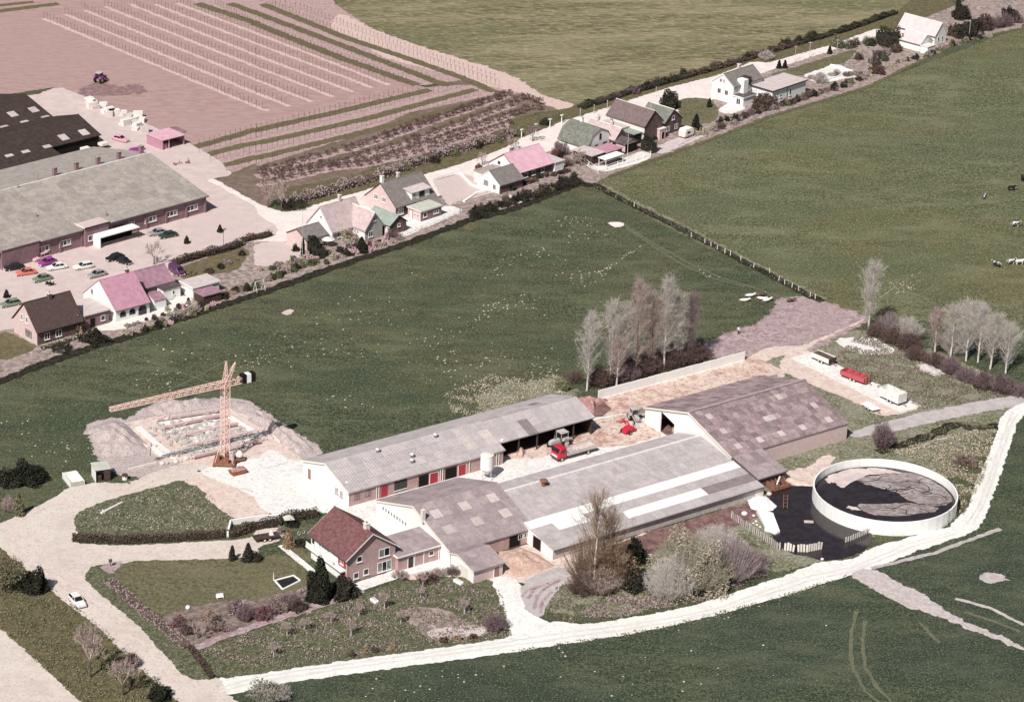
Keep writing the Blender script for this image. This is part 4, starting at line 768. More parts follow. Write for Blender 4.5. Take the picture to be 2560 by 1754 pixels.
MB().box(3.9, 7.7, -.06, -.02, 0, 2.6).build('white_wall', 'wall_white', b.root); window(b.root, b.T['r'], 1.6, .8, 1.3, 1.3, 2); window(b.root, b.T['r'], 2.5, 4.2, .8, .4, 1)
F2 = Fr(H4.P(19.9, 3.4), 46-90)
b = house(F2, 0, 7.4, 0, 4.8, 2.4, 4.1, 'green_roof_shed', 'dark shed with pale green roof between the thatched house and the dormer house', 'shed', 'brick_dark', 'copper_green', og=.2, ov=.25, barge='dark_wood')
window(b.root, b.T['r'], 2.6, 1.6, .8, .7, 1)
MB().box(6.4, 7.4, -.6, -.02, 0, 2.0).build('buttress', 'wall_cream', b.root)
H5 = Fr(at('q', 1460, 790), 46.5)
b = house(H5, -1.6, 10.4, -1.6, 8.2, 2.7, 6.8, 'dormer_house', 'tall rose brick house with dark grey tiled roof and white dormer', 'house', 'brick_dark', 'tile_grey', og=.2, ov=.35, barge='dark_wood')
r = b.root; MB().prism([(-.02, 0, 0), (-.02, 9.8, 0), (-.02, 9.8, 2.65), (-.02, 4.9, 6.7), (-.02, 0, 2.65)], [(-.06, 0, 0), (-.06, 9.8, 0), (-.06, 9.8, 2.65), (-.06, 4.9, 6.7), (-.06, 0, 2.65)]).build('gable', 'brick_rose', r)
TG = lambda p, o, z: b.T['l'](p, o+.06, z)
window(r, TG, 6.3, 2.7, 1.3, 1.2, 2, pm='curtain_glass'); window(r, TG, 3.7, 2.7, 1.3, 1.2, 2, pm='curtain_glass'); window(r, b.T['f'], 1.5, .6, 1.7, 1.7, 3, pm='curtain_glass')
mb = MB(); slab(mb, 5.8, 12.2, -1.9, 1.15, -.36, 2.42, .14); mb.build('catslide_roof', 'tile_grey', r)
d = MB().prism([(4.9, .2, 2.6), (4.9, .2, 4.7), (4.9, 2.6, 4.9)], [(10.4, .2, 2.6), (10.4, .2, 4.7), (10.4, 2.6, 4.9)]).build('dormer', 'wall_white', r)
mb = MB(); slab(mb, 4.6, 10.7, -.15, 4.7, 2.7, 5.05, .12); mb.build('dormer_roof', 'flat_felt', d)
Td = lambda p, o, z: (p, .2-o, z)
window(d, Td, 5.6, 3.3, 1.1, 1.15, 3, 'cream_paint', sill=None); window(d, Td, 8.0, 3.2, 1.6, 1.3, 2, 'dark_wood', sill=None)
chimney(r, .4, 5.0, 6.4, 8.3, .7, 'wall_white'); chimney(r, 5.6, 5.4, 6.5, 7.8, .6, 'brick_rose')
for t in (('q', 1555, 385), ('q', 1690, 335), ('q', 1385, 465), ('q', 1970, 540)):
    x, y, z = hit(b, *t); MB().box(x-.18, x+.18, y-.25, y+.25, z-.05, z+.2).build('roof_hatch', 'zinc', r)
b = flat(H5, .9, 7.2, -6.9, -2.9, 2.45, 'garden_kiosk', 'flat green-roofed brick outbuilding with red door in front of the dormer house', 'shed', 'brick_mauve', 'flat_green', .25, fascia='cream_paint')
r = b.root; MB().box(-.06, -.02, 0, 4, 0, 2.4).build('rose_wall', 'brick_rose', r); TG = lambda p, o, z: b.T['l'](p, o+.06, z)
door(r, TG, 3.0, .9, 2.0, 'white_paint', 'red_paint'); window(r, TG, 1.75, 1.0, .6, .6, 1, sill=None); window(r, TG, .8, 1.0, .6, .6, 1, sill=None); window(r, b.T['f'], 1.3, .9, 1.1, 1.1, 1); window(r, b.T['f'], 4.7, 1.0, 1.5, .8, 2)
H6 = Fr(at('r', 930, 1350), 46)
b = house(H6, 0, 7.5, 0, 7.0, 2.2, 4.6, 'white_cottage', 'small white cottage with dark slate roof left of the bright pink roof', 'house', 'brick_dark', 'tile_grey', og=.15, ov=.25, barge='white_paint')
r = b.root; MB().prism([(-.02, 0, 0), (-.02, 7, 0), (-.02, 7, 2.15), (-.02, 3.5, 4.5), (-.02, 0, 2.15)], [(-.06, 0, 0), (-.06, 7, 0), (-.06, 7, 2.15), (-.06, 3.5, 4.5), (-.06, 0, 2.15)]).build('gable', 'wall_white', r)
TG = lambda p, o, z: b.T['l'](p, o+.06, z); window(r, TG, 4.3, .9, 1.6, 1.4, 1, 'brick_rose', 'curtain_glass', None); window(r, TG, 1.6, .9, .8, 1.0, 1, 'brick_red', 'curtain_glass', None); window(r, b.T['f'], 4.2, .4, 2.4, 1.4, 2, 'brick_dark', 'glass', None)
b = flat(H6, 1.5, 7.6, 7.1, 9.8, 2.7, 'grey_annex', 'grey sheet-roofed annex behind the small white cottage', 'annex', 'wall_cream', 'asb_olive', .15)
b = house(H6, 9, 20, 3, 12.4, 2.4, 5.6, 'pink_roof_house', 'house with bright pink tiled roof among bare garden trees', 'house', 'brick_dark', 'tile_hotpink', og=.25, ov=.35, barge='brick_red')
r = b.root; MB().prism([(-.02, 0, 0), (-.02, 9.4, 0), (-.02, 9.4, 2.35), (-.02, 4.7, 5.5), (-.02, 0, 2.35)], [(-.06, 0, 0), (-.06, 9.4, 0), (-.06, 9.4, 2.35), (-.06, 4.7, 5.5), (-.06, 0, 2.35)]).build('gable', 'wall_white', r)
window(r, lambda p, o, z: b.T['l'](p, o+.06, z), 6.2, 2.6, 1.0, 1.0, 1); window(r, lambda p, o, z: b.T['l'](p, o+.06, z), 3.5, .7, 1.4, 1.2, 2)
for p in (2.5, 5, 8): window(r, b.T['f'], p, .7, 1.2, 1.2, 2)
chimney(r, 2.5, 5.0, 5.2, 6.6, .6, 'brick_red'); x, y, z = hit(b, 'r', 1455, 610); MB().box(x-.2, x+.2, y-.3, y+.3, z-.05, z+.25).build('roof_hatch', 'dark_wood', r)
b = flat(H6, 20.6, 23.6, 2.6, 9.0, 2.2, 'low_shed', 'low white shed with grey flat roof right of the bright pink roof', 'shed', 'wall_white', 'flat_felt', .2)
# gambrel house
G8 = Fr(at('s', 640, 985), -42)
L = 9.2; r = empty('gambrel_house', G8.P(-8.6, -3), G8.a, 'white house with mossy green gambrel roof and gable facing the meadow', 'house')
prof = [(0, 0), (8.4, 0), (8.4, 2.3), (7.0, 4.6), (4.2, 5.75), (1.4, 4.6), (0, 2.3)]
MB().prism([(L, y, z) for y, z in prof], [(0, y, z) for y, z in prof]).build('wall', 'wall_white', r)
mb = MB(); slab(mb, -.2, L+.2, -.35, 1.8, 1.4, 4.63, .16); slab(mb, -.2, L+.2, 1.4, 4.63, 4.2, 5.8, .16); slab(mb, -.2, L+.2, 8.75, 1.8, 7.0, 4.63, .16); slab(mb, -.2, L+.2, 7.0, 4.63, 4.201, 5.8, .16); rf = mb.build('roof', 'tile_green', r)
MB().box(-.22, L+.22, 4.05, 4.35, 5.9, 6.02).build('ridge_cap', 'tile_grey', rf)
TR = side_map('r', L, 8.4); window(r, TR, 4.3, 3.1, .7, 1.5, 1, 'dark_wood', 'glass', None); window(r, TR, 3.0, .6, .9, 1.5, 1, 'dark_wood', 'curtain_glass', None); window(r, TR, 6.0, .9, 1.4, 1.3, 2, 'dark_wood', 'curtain_glass', None)
window(r, side_map('f', L, 8.4), 2.4, .7, 1.0, 1.1, 2, 'brick_rose', 'curtain_glass', None); chimney(r, 3.2, 4.4, 5.5, 7.0, .6, 'wall_white')
b = flat(G8, -.2, 5.6, -7.2, -3.1, 2.2, 'porch_shed', 'grey flat-roofed lean-to beside the gambrel house', 'shed', 'dark_wood', 'flat_felt', .3)
b = flat(G8, 2.0, 6.2, -2.6, 2.8, 2.1, 'pink_shed', 'low shed with pink flat roof in front of the gambrel gable', 'shed', 'brick_dark', 'tile_pink', .2)
r = empty('car_port', G8.P(7.2, -6.6), G8.a, 'white canopy on thin posts by the white garden fence', 'canopy'); MB().box(-.2, 2.3, -.2, 6.4, 2.1, 2.25).build('roof', 'wall_white', r)
for x in (0, 2.1):
    for y in (0, 6.1): MB().box(x, x+.1, y, y+.1, 0, 2.1).build('post', 'white_paint', r)
b = house(G8, -7.4, 2.4, 4.6, 9.2, 2.7, 5.0, 'mauve_roof_house', 'house with pale mauve roof squeezed between the gambrel and brown-roofed houses', 'house', 'brick_dark', 'thatch', og=.1, ov=.2, barge=None, cap='flat_pale', gutter=False)
chimney(b.root, 2.4, 2.3, 4.8, 6.2, .6, 'brick_rose'); chimney(b.root, 6.8, 2.3, 4.8, 6.0, .6, 'brick_rose')
H9 = Fr(at('s', 1395, 850), -42)
b = house(H9, -11.8, .1, 0, 6.6, 4.4, 7.5, 'tall_brown_house', 'tall house with purple-brown tiled roof, pale side and dark gable', 'house', 'brick_dark', 'tile_purple', og=.2, ov=.25, barge='dark_wood', cap='flat_felt')
MB().box(-.02, 11.92, -.06, -.02, 0, 4.3).build('side_wall', 'wall_cream', b.root); window(b.root, lambda p, o, z: b.T['f'](p, o+.06, z), 1.6, 2.9, 1.0, .8, 1, 'brick_dark', 'curtain_glass', None)
x, y, z = hit(b, 's', 1290, 350); MB().box(x-.25, x+.25, y-.35, y+.35, z-.05, z+.3).build('roof_hatch', 'dark_wood', b.root)
b = flat(H9, -11.2, -4.6, -2.7, -.1, 3.2, 'flat_extension', 'pale flat-roofed extension along the tall brown-roofed house', 'annex', 'brick_rose', 'flat_felt', .15)
b = flat(H9, -4.4, -.6, -2.9, -.12, 2.7, 'green_canopy', 'green-roofed canopy with its shade as black walls against the tall brown-roofed house', 'shed', 'dark_void', 'copper_green', .15)  # black walls stand for the shaded recess under the green roof
b = house(H9, -8.2, -.5, 8.1, 14.6, 3.2, 5.9, 'dark_gable_house', 'house with dark green-grey roof, white ridge and dark brick gable', 'house', 'brick_dark', 'tile_green', og=.2, ov=.3, barge='dark_wood', cap='flat_pale')
for p in (1.5, 4.6): window(b.root, b.T['r'], p, .8, 1.2, 1.3, 2, 'white_paint', 'glass', None)
window(b.root, b.T['r'], 3.2, 3.4, .9, 1.1, 1)
b = flat(H9, -2.0, .9, 4.8, 7.0, 2.6, 'tall_shed', 'small square rose shed between the tall brown house and the caravan', 'shed', 'brick_rose', 'flat_pale', .15); door(b.root, b.T['r'], 1.2, .9, 1.9, 'dark_void', 'brick_rose')
b = house(H9, -2.3, 2.1, -9.3, -4.9, 2.4, 3.1, 'hipped_shed', 'rose shed with dark grey roof near the white garden fence', 'shed', 'brick_rose', 'flat_dark', barge='dark_wood', gutter=False); door(b.root, b.T['f'], 1.0, 1.0, 2.0, 'dark_void', 'brick_red')
MB().box(4.42, 4.46, .1, 4.3, .1, 2.2).build('opening_shade', 'dark_void', b.root)  # black sheet on the wall, shade of an open side painted in
H11 = Fr(at('t', 435, 690), 48.5)
b = house(H11, .4, 12.2, .2, 7.0, 4.6, 7.1, 'white_villa', 'two-storey white house with grey roof and flat balcony wing', 'house', 'wall_white', 'tile_grey', og=.15, ov=.25, barge='white_paint')
r = b.root; TG = b.T['l']
for p, z, wd in ((4.1, 4.9, .7), (3.1, 4.9, .5)): window(r, TG, p, z, wd, .9, 1, 'brick_rose', 'curtain_glass', None)
for p in (4.4, 2.1): window(r, TG, p, 2.0, 1.0, 1.2, 2, 'brick_rose', 'glass', None)
MB().box(2.6, 4.4, -1.2, 1.0, 2.5, 6.0).build('stair_tower', 'wall_white', r); d = MB().box(4.5, 6.6, -.4, 2.0, 4.0, 6.0).build('dormer', 'dark_wood', r); chimney(r, 6.4, 3.6, 6.8, 8.3, .7, 'brick_rose')
b = flat(H11, .5, 5.6, -3.0, .1, 2.4, 'balcony_wing', 'flat grey-roofed balcony wing of the white two-storey house', 'annex', 'wall_white', 'flat_dark', .2, fascia='wall_white')
for x in (0, 1.25, 2.5, 3.75, 5.0): MB().box(x, x+.06, -.05, .01, 2.6, 3.5).build('railing_post', 'steel', b.root)
MB().box(0, 5.06, -.06, 0, 3.5, 3.56).build('railing', 'steel', b.root); window(b.root, b.T['l'], 1.5, .4, 1.3, 1.6, 2, 'white_paint', 'glass', None)
b = flat(H11, 7.8, 21.8, -6.4, .6, 3.5, 'white_bungalow', 'long white flat-roofed building beyond the two-storey white house', 'house', 'wall_white', 'flat_felt', .35, fascia='dark_wood')
for p in (1.6, 3.6): window(b.root, b.T['f'], p, 1.2, .9, .8, 1)
window(b.root, b.T['f'], 7.5, .9, .9, 1.6, 1); door(b.root, b.T['l'], 3.8, 1.0, 2.1, 'dark_wood'); MB().box(6.0, 6.3, -.1, -.01, 0, 3.4).build('drain_pipe', 'steel', b.root)
r = empty('court_wall', H11.P(33, -3.8), H11.a, 'low white wall edging the pale court beyond the bungalow', 'wall'); MB().box(0, 12.4, -.2, 0, 0, .5).build('kerb', 'wall_white', r); MB().box(12.42, 12.9, -.2, 7.0, 0, .6).build('kerb', 'wall_white', r)
HF = Fr(at('u', 960, 620), -42)
b = house(HF, -9.4, 2.6, -4.2, 1.3, 2.7, 5.7, 'pale_pink_house', 'pale house with bleached rose roof farthest up the street', 'house', 'wall_white', 'tile_bleached', og=.15, ov=.25, barge='white_paint', cap='flat_pale')
for p in (1.8, 3.6): window(b.root, b.T['r'], p, .8, .8, 1.2, 1, 'white_paint', 'glass', None)
b = house(HF, -3.2, 3.6, -12.4, -6.6, 2.1, 4.2, 'pale_pink_cottage', 'small cottage with bleached roof in front of the farthest house', 'house', 'wall_white', 'tile_bleached', og=.1, ov=.2, barge='white_paint', cap='flat_pale')
window(b.root, b.T['r'], 2.9, .7, 1.6, 1.1, 2, 'white_paint', 'glass', None)
b = flat(HF, 3.9, 6.2, -12.6, -9.0, 1.9, 'white_shed', 'small white shed at the meadow edge below the farthest house', 'shed', 'wall_white', 'flat_pale', .1)
# ================================================================== VEGETATION
def seg_mesh(name, S, m, n=3):
    S = np.asarray(S, float); P, Q, r0, r1 = S[:, :3], S[:, 3:6], S[:, 6], S[:, 7]
    d = Q-P; d /= np.linalg.norm(d, axis=1)[:, None]+1e-9
    ref = np.where(np.abs(d[:, 2:3]) < .9, [[0, 0, 1.]], [[1., 0, 0]]); a = np.cross(d, ref); a /= np.linalg.norm(a, axis=1)[:, None]; b = np.cross(d, a)
    V = np.zeros((len(S), 2*n, 3))
    for k in range(n):
        t = 2*math.pi*k/n; o = a*math.cos(t)+b*math.sin(t); V[:, k] = P+o*r0[:, None]; V[:, n+k] = Q+o*r1[:, None]
    base = (np.arange(len(S))*2*n)[:, None, None]
    F = np.array([[k, (k+1) % n, n+(k+1) % n, n+k] for k in range(n)])[None]+base
    return np_mesh(name, V.reshape(-1, 3), F.reshape(-1, 4), m)
def leaf_arrays(C, size, g, flatten=1.0):
    n = len(C); a = g.normal(size=(n, 3)); a[:, 2] *= flatten; a /= np.linalg.norm(a, axis=1)[:, None]; b = np.cross(a, g.normal(size=(n, 3))); b /= np.linalg.norm(b, axis=1)[:, None]
    s = (size*g.uniform(.6, 1.4, n))[:, None]/2
    V = np.stack([C-a*s-b*s*.7, C+a*s-b*s*.7, C+a*s+b*s*.7, C-a*s+b*s*.7], 1)
    return V.reshape(-1, 3), np.arange(4*n).reshape(-1, 4)
def leaf_mesh(name, C, size, m, g): V, F = leaf_arrays(np.asarray(C, float), size, g); return np_mesh(name, V, F, m)
def unit(v): return v/(np.linalg.norm(v)+1e-9)
def poplar(seed, h, w):
    g = np.random.default_rng(seed); tr = []; cr = []; p = np.zeros(3); n = 9; pth = [p]
    for k in range(n): p = p+np.array([g.normal(0, .05), g.normal(0, .05), h*.96/n]); pth.append(p)
    for k in range(n): tr.append([*pth[k], *pth[k+1], .2*(1-k/n)+.03, .2*(1-(k+1)/n)+.02])
    nb = int(26+h*3.2)
    for i in range(nb):
        f = .15+.82*(i/nb)**.9; q = pth[int(f*n)]+(pth[min(int(f*n)+1, n)]-pth[int(f*n)])*(f*n-int(f*n)); az = g.uniform(0, 6.283)
        prof = math.sin(min(1, (f-.08)/.3)*1.57)*(1-.8*max(0, f-.4)/.6); ln = w*.68*prof*g.uniform(.6, 1.2)+.4
        tilt = g.uniform(.3, .95); d = np.array([math.cos(az)*math.sin(tilt), math.sin(az)*math.sin(tilt), math.cos(tilt)])
        m2 = 4; pp = q; dd = d
        for s in range(m2):
            nd = unit(dd+np.array([0, 0, .10])+g.normal(0, .12, 3)); e = pp+nd*ln/m2; cr.append([*pp, *e, .034*(1-s/m2)+.012, .034*(1-(s+1)/m2)+.010])
            for _ in range(4 if s else 2):
                td = unit(nd+g.normal(0, .6, 3)+np.array([0, 0, .3])); tl = g.uniform(.5, 1.5); st = pp+(e-pp)*g.uniform(0, 1); te = st+td*tl; cr.append([*st, *te, .012, .007])
                for _ in range(3): t2 = unit(td+g.normal(0, .7, 3)); s2 = st+td*tl*g.uniform(.15, 1); cr.append([*s2, *(s2+t2*g.uniform(.3, .9)), .010, .006])
            pp = e; dd = nd
    return tr, cr
def spreader(seed, h, w, low=.3, twigs=5, tw=.015):
    g = np.random.default_rng(seed); tr = [[0, 0, 0, 0, 0, h*low, .05+h*.014, .04+h*.011]]; cr = []
    def br(p, d, ln, r, lev):
        e = p+d*ln; cr.append([*p, *e, r, r*.7])
        if lev == 0:
            for _ in range(twigs):
                t = unit(d+g.normal(0, .65, 3)); s = p+(e-p)*g.uniform(.2, 1); q = s+t*ln*g.uniform(.4, .9); cr.append([*s, *q, tw, tw*.6])
            return
        for _ in range(3 if lev > 1 else 4):
            nd = unit(d+g.normal(0, .5, 3)+np.array([0, 0, .12])); br(p+(e-p)*g.uniform(.55, 1), nd, ln*g.uniform(.55, .8), r*.62, lev-1)
    for k in range(6):
        az = k*1.05+g.uniform(-.4, .4); t = g.uniform(.35, 1.0); d = np.array([math.cos(az)*math.sin(t), math.sin(az)*math.sin(t), math.cos(t)])
        br(np.array([0, 0, h*low*g.uniform(.75, 1)]), d, (h*(1-low))*.42*g.uniform(.8, 1.15), h*.009+.015, 3)
    cr = np.array(cr); mx = np.abs(cr[:, [0, 1, 3, 4]]).max()*2; cr[:, [0, 1, 3, 4]] *= w/mx*1.05; zt = max(cr[:, 5].max(), .1); k = (h)/zt
    cr[:, [2, 5]] *= k; tr[0][5] *= k
    return tr, cr
def shrub(seed, h, w, stems=26, tw=.014, per=9):
    g = np.random.default_rng(seed); tr = []; cr = []
    for _ in range(int(stems*1.5)):
        az = g.uniform(0, 6.283); rr = math.sqrt(g.uniform()); p = np.array([math.cos(az)*rr*w*.2, math.sin(az)*rr*w*.2, 0]); q = np.array([math.cos(az)*rr*w*.5, math.sin(az)*rr*w*.5, h*(1-.55*rr**2)*g.uniform(.75, 1.05)])
        m = p*.4+q*.6+g.normal(0, .12, 3)*min(1, w*.3); m[2] = q[2]*.55
        for a, b, r in ((p, m, .03), (m, q, .02)):
            tr.append([*a, *b, r, r*.6])
            for _ in range(per):
                s = a+(b-a)*g.uniform(.1, 1); t = unit(unit(b-a)+g.normal(0, .7, 3)); l = g.uniform(.2, .45)*min(1.6, .4+h*.25); cr.append([*s, *(s+t*l), tw, tw*.6]); s2 = s+t*l*.6; t2 = unit(t+g.normal(0, .7, 3)); cr.append([*s2, *(s2+t2*l*.7), tw*.8, tw*.5])
    return tr, cr
def conifer_leaves(seed, h, w, n=1500, ragged=.25):
    g = np.random.default_rng(seed); z = g.uniform(0, 1, n)**1.25; az = g.uniform(0, 6.283, n); lob = 1+ragged*np.sin(az*3+z*9+g.uniform(0, 6))*.6+g.normal(0, ragged*.35, n); r = (w/2)*(1-z)**.75*np.sqrt(g.uniform(.35, 1, n))*lob+.04
    return np.stack([r*np.cos(az), r*np.sin(az), z*h*.98+.1], 1), g
def ball_leaves(seed, h, w, n=1200, lump=.3):
    g = np.random.default_rng(seed); d = g.normal(size=(n, 3)); d /= np.linalg.norm(d, axis=1)[:, None]; d[:, 2] = np.abs(d[:, 2])*1.0
    ph = g.uniform(0, 6.28, 6); rr = g.uniform(.35, 1, n)**.5*(1+lump*(np.sin(d[:, 0]*4+ph[0])*np.sin(d[:, 1]*4+ph[1])+.6*np.sin(d[:, 2]*6+ph[2]+d[:, 0]*5)))
    return np.stack([d[:, 0]*rr*w/2, d[:, 1]*rr*w/2, .1+d[:, 2]*rr*h*.95], 1), g
PROTO = {}
def plant(kind, p, h, w, label, cat, crown, bark='bark_pale', seed=1, name=None, leaf=None, group=None, dense=1.0, rz=None, tw=.015):
    key = (kind, round(h, 1), round(w, 1), crown, bark, seed, leaf, dense)
    r = empty(name or {'conifer': 'conifer', 'evergreen': 'evergreen_bush', 'shrub': 'bare_shrub', 'poplar': 'poplar_tree', 'tree': 'bare_tree'}[kind], (p.x, p.y, 0), rnd.uniform(0, 6.28) if rz is None else rz, label, cat, group)
    if key not in PROTO:
        L = []
        if kind in ('poplar', 'tree', 'shrub'):
            t, c = poplar(seed, h, w) if kind == 'poplar' else spreader(seed, h, w, tw=tw) if kind == 'tree' else shrub(seed, h, w, int(28*dense*max(1, w*.5)), tw)
            L = [('trunk' if kind != 'shrub' else 'stems', seg_mesh('trunk', t, bark, 5 if kind != 'shrub' else 3)), ('crown', seg_mesh('crown', c, crown))]
            if leaf:
                C, g = ball_leaves(seed+9, h*.92 if kind == 'shrub' else h*.6, w*.95, int(500*dense*max(1, h*w*.12))); C[:, 2] += 0 if kind == 'shrub' else h*.36; L.append(('leaves', leaf_mesh('leaves', C, .2, leaf, g)))
        else:
            C, g = conifer_leaves(seed, h, w, int(900*dense*max(1, h*w*.22))) if kind == 'conifer' else ball_leaves(seed, h, w, int(700*dense*max(1, h*w*.3)))
            L = [('trunk', seg_mesh('trunk', [[0, 0, 0, 0, 0, h*.75, .09+h*.006, .03]], 'bark_dark', 6)), ('crown', leaf_mesh('crown', C, .26 if h > 2 else .17, crown, g))]
        PROTO[key] = L
    for nm, me in PROTO[key]: link(nm, me, r)
    return r
def hedge(P, wd, h, m, label, name='hedge', leaf=.2, dens=60, core='leaf_deep', ragged=.15):
    P = [Vector((p.x, p.y)) for p in P]; g = np.random.default_rng(len(label)+int(abs(P[0].x)*7)); r = empty(name, (P[0].x, P[0].y, 0), 0, label, 'hedge')
    C = []; mb = MB(); O = P[0]
    for a, b in zip(P, P[1:]):
        d = b-a; L = d.length; n = int(L*dens*(wd+2*h)*.42); t = np.array([d.x, d.y])/L; nn = np.array([-t[1], t[0]])
        s = g.uniform(-.1, L+.1, n); hh = h*(1+ragged*(np.sin(s*1.3+g.uniform(0, 6))+np.sin(s*.47))); sd = g.uniform(0, 1, n)
        o = np.where(sd < .45, g.uniform(-1, 1, n)*wd/2, np.sign(g.uniform(-1, 1, n))*wd/2*g.uniform(.8, 1.15, n)); z = np.where(sd < .45, hh*g.uniform(.85, 1.1, n), hh*g.uniform(.05, 1, n))
        xy = np.array([a.x-O.x, a.y-O.y])+s[:, None]*t+o[:, None]*nn; C.append(np.c_[xy, z])
        k = (wd/2-.12); q = [(a.x-O.x+nn[0]*k*sg+t[0]*e, a.y-O.y+nn[1]*k*sg+t[1]*e) for sg, e in ((-1, 0), (-1, L), (1, L), (1, 0))]; mb.hexa([(x, y, 0) for x, y in q], [(x, y, h*.8) for x, y in q])
    mb.build('stems', core, r); link('foliage', leaf_mesh('foliage', np.concatenate(C), leaf, m, g), r); return r
def tufts(name, label, cat, P, n, size, m, zmax=.3, seed=3, excl=None):
    P2 = [(p.x, p.y) for p in P]; xs = [p[0] for p in P2]; ys = [p[1] for p in P2]; g = np.random.default_rng(seed); X = g.uniform(min(xs), max(xs), n*4); Y = g.uniform(min(ys), max(ys), n*4); ins = np.zeros(n*4, bool); j = len(P2)-1
    for i in range(len(P2)):
        (xi, yi), (xj, yj) = P2[i], P2[j]; c = ((yi > Y) != (yj > Y)) & (X < (xj-xi)*(Y-yi)/(yj-yi+1e-12)+xi); ins ^= c; j = i
    X = X[ins][:n]; Y = Y[ins][:n]; k = len(X); cl = np.sin(X*.9+np.cos(Y*.7)*2)+np.sin(Y*1.1+X*.3); keep = cl+g.normal(0, .6, k) > -.4; X = X[keep]; Y = Y[keep]
    C = np.c_[X, Y, g.uniform(.05, zmax, len(X))]; V, F = leaf_arrays(C, size, g, 1.4)
    o = link(name, np_mesh(name, V, F, m)); tag(o, label, cat, kind='stuff'); return o

# poplars behind the silage wall
for i, (t, h, w, lb, bk) in enumerate(((('k', 678, 345), 15.5, 7.0, 'bare pale poplar, leftmost of the row behind the silage wall', 'bark_pale'), (('k', 885, 290), 17.0, 7.2, 'bare pale poplar, second from the left behind the silage wall', 'bark_pale'),
        (('k', 1125, 245), 20.5, 7.8, 'tall pinkish poplar, third from the left behind the silage wall', 'bark_dark'), (('k', 1375, 165), 19.5, 7.8, 'tallest greenish poplar, fourth in the row behind the silage wall', 'bark_pale'), (('k', 1590, 95), 14.5, 5.0, 'thin dark poplar, rightmost of the row behind the silage wall', 'bark_dark'), (('k', 945, 305), 9.5, 4.6, 'short slender poplar between the taller ones behind the silage wall', 'bark_pale'), (('k', 1000, 235), 15.5, 6, 'grey poplar half hidden between the second and third of the row', 'bark_pale'), (('k', 1250, 190), 16.5, 6, 'pinkish poplar half hidden between the third and fourth of the row', 'bark_dark'), (('k', 1490, 110), 15, 6, 'greyish poplar just left of the thin dark rightmost one', 'bark_pale'))):
    plant('poplar', at(*t), h, w, lb, 'tree', ('twig_pale', 'twig_pale', 'twig_pink', 'twig_pale', 'twig_purple', 'twig_pink', 'twig_pale', 'twig_pink', 'twig_pale')[i], bk, seed=11+i)
for i, (t, h, w, m) in enumerate(((('k', 800, 290), 3.4, 6, 'twig_brown'), (('k', 1000, 250), 4.0, 7, 'twig_purple'), (('k', 1200, 190), 4.4, 7, 'twig_brown'), (('k', 1420, 130), 4.6, 7, 'twig_brown'), (('k', 1620, 85), 4.0, 6, 'twig_brown'), (('k', 1720, 50), 2.4, 5, 'twig_brown'), (('k', 1040, 150), 4.0, 6, 'twig_pink'))):
    plant('shrub', at(*t), h, w, 'brown thicket under the poplars, %s' % ('at its left end', 'second clump from the left', 'middle clump', 'right of the middle', 'fifth clump from the left', 'low clump at its right end', 'pinkish clump at the back')[i], 'shrub', m, 'bark_dark', seed=40+i, leaf='leaf_hedge' if i in (0, 2, 3, 4) else None, dense=1.4)
plant('evergreen', at('k', 470, 330), 1.6, 3.4, 'low dark green bush near the end of the long barn', 'bush', 'leaf_olive', seed=5)
plant('shrub', at('k', 560, 270), 2.4, 4.5, 'brown brushwood left of the poplars', 'shrub', 'twig_brown', 'bark_dark', seed=51)
# trees right
for i, (t, h, w, k, m, lb) in enumerate(((('h', 908, 1395), 14.5, 7.5, 'poplar', 'twig_pale', 'tall bare tree at the corner where the field ditch ends'), (('l', 1790, 80), 12, 8, 'poplar', 'twig_pale', 'bare pale tree over the right-hand thicket, in the middle'), (('l', 2010, 150), 11, 7.5, 'poplar', 'twig_pale', 'bare pale tree over the right-hand thicket, nearest the frame edge'), (('l', 1510, 20), 9, 5.5, 'poplar', 'twig_pink', 'slim bare tree with a nest over the right-hand thicket'), (('l', 1650, 40), 10.5, 7, 'poplar', 'twig_pale', 'bare pale tree left of the middle over the right-hand thicket'), (('l', 1900, 90), 11.5, 7.5, 'poplar', 'twig_pale', 'bare pale tree right of the middle over the right-hand thicket'), (('l', 2150, 190), 9.5, 7, 'poplar', 'twig_pale', 'bare pale tree over the right-hand thicket, second from the frame edge'), (('h', 1100, 1440), 5.2, 7, 'shrub', 'twig_purple', 'mauve shrub beside the corner tree'), (('h', 1250, 1480), 5.0, 7, 'shrub', 'twig_pale', 'pale shrub behind the right-hand thicket'), (('h', 1700, 1592), 5.5, 8, 'shrub', 'twig_pale', 'broad pale shrub under the right-hand trees'))):
    plant(k, at(*t), h, w, lb, 'tree' if k == 'poplar' else 'shrub', m, 'bark_pale', seed=60+i)
for i, t in enumerate((('h', 1000, 1440), ('h', 1130, 1500), ('h', 1270, 1560), ('l', 1340, 60), ('l', 1500, 130), ('l', 1650, 190), ('l', 1800, 260), ('l', 1950, 320), ('l', 2120, 360), ('l', 2290, 390))):
    plant('shrub', at(*t), 2.6+.5*(i % 3), 5.2, 'dark thicket shrub along the right-hand slope, number %s from its upper end' % ('one', 'two', 'three', 'four', 'five', 'six', 'seven', 'eight', 'nine', 'ten')[i], 'shrub', 'twig_purple' if i > 4 else 'twig_brown', 'bark_dark', seed=80+i % 3, leaf='leaf_hedge' if i in (0, 1, 2, 7, 8) else None, dense=1.5)
plant('shrub', at('l', 1030, 860), 5.4, 4.4, 'bare mauve shrub beside the stream and the slurry tank', 'shrub', 'twig_purple', 'bark_dark', seed=91, dense=1.6)
plant('shrub', at('l', 1080, 800), 2.2, 3.6, 'low bare shrub on the stream bank', 'shrub', 'twig_pink', 'bark_dark', seed=92)
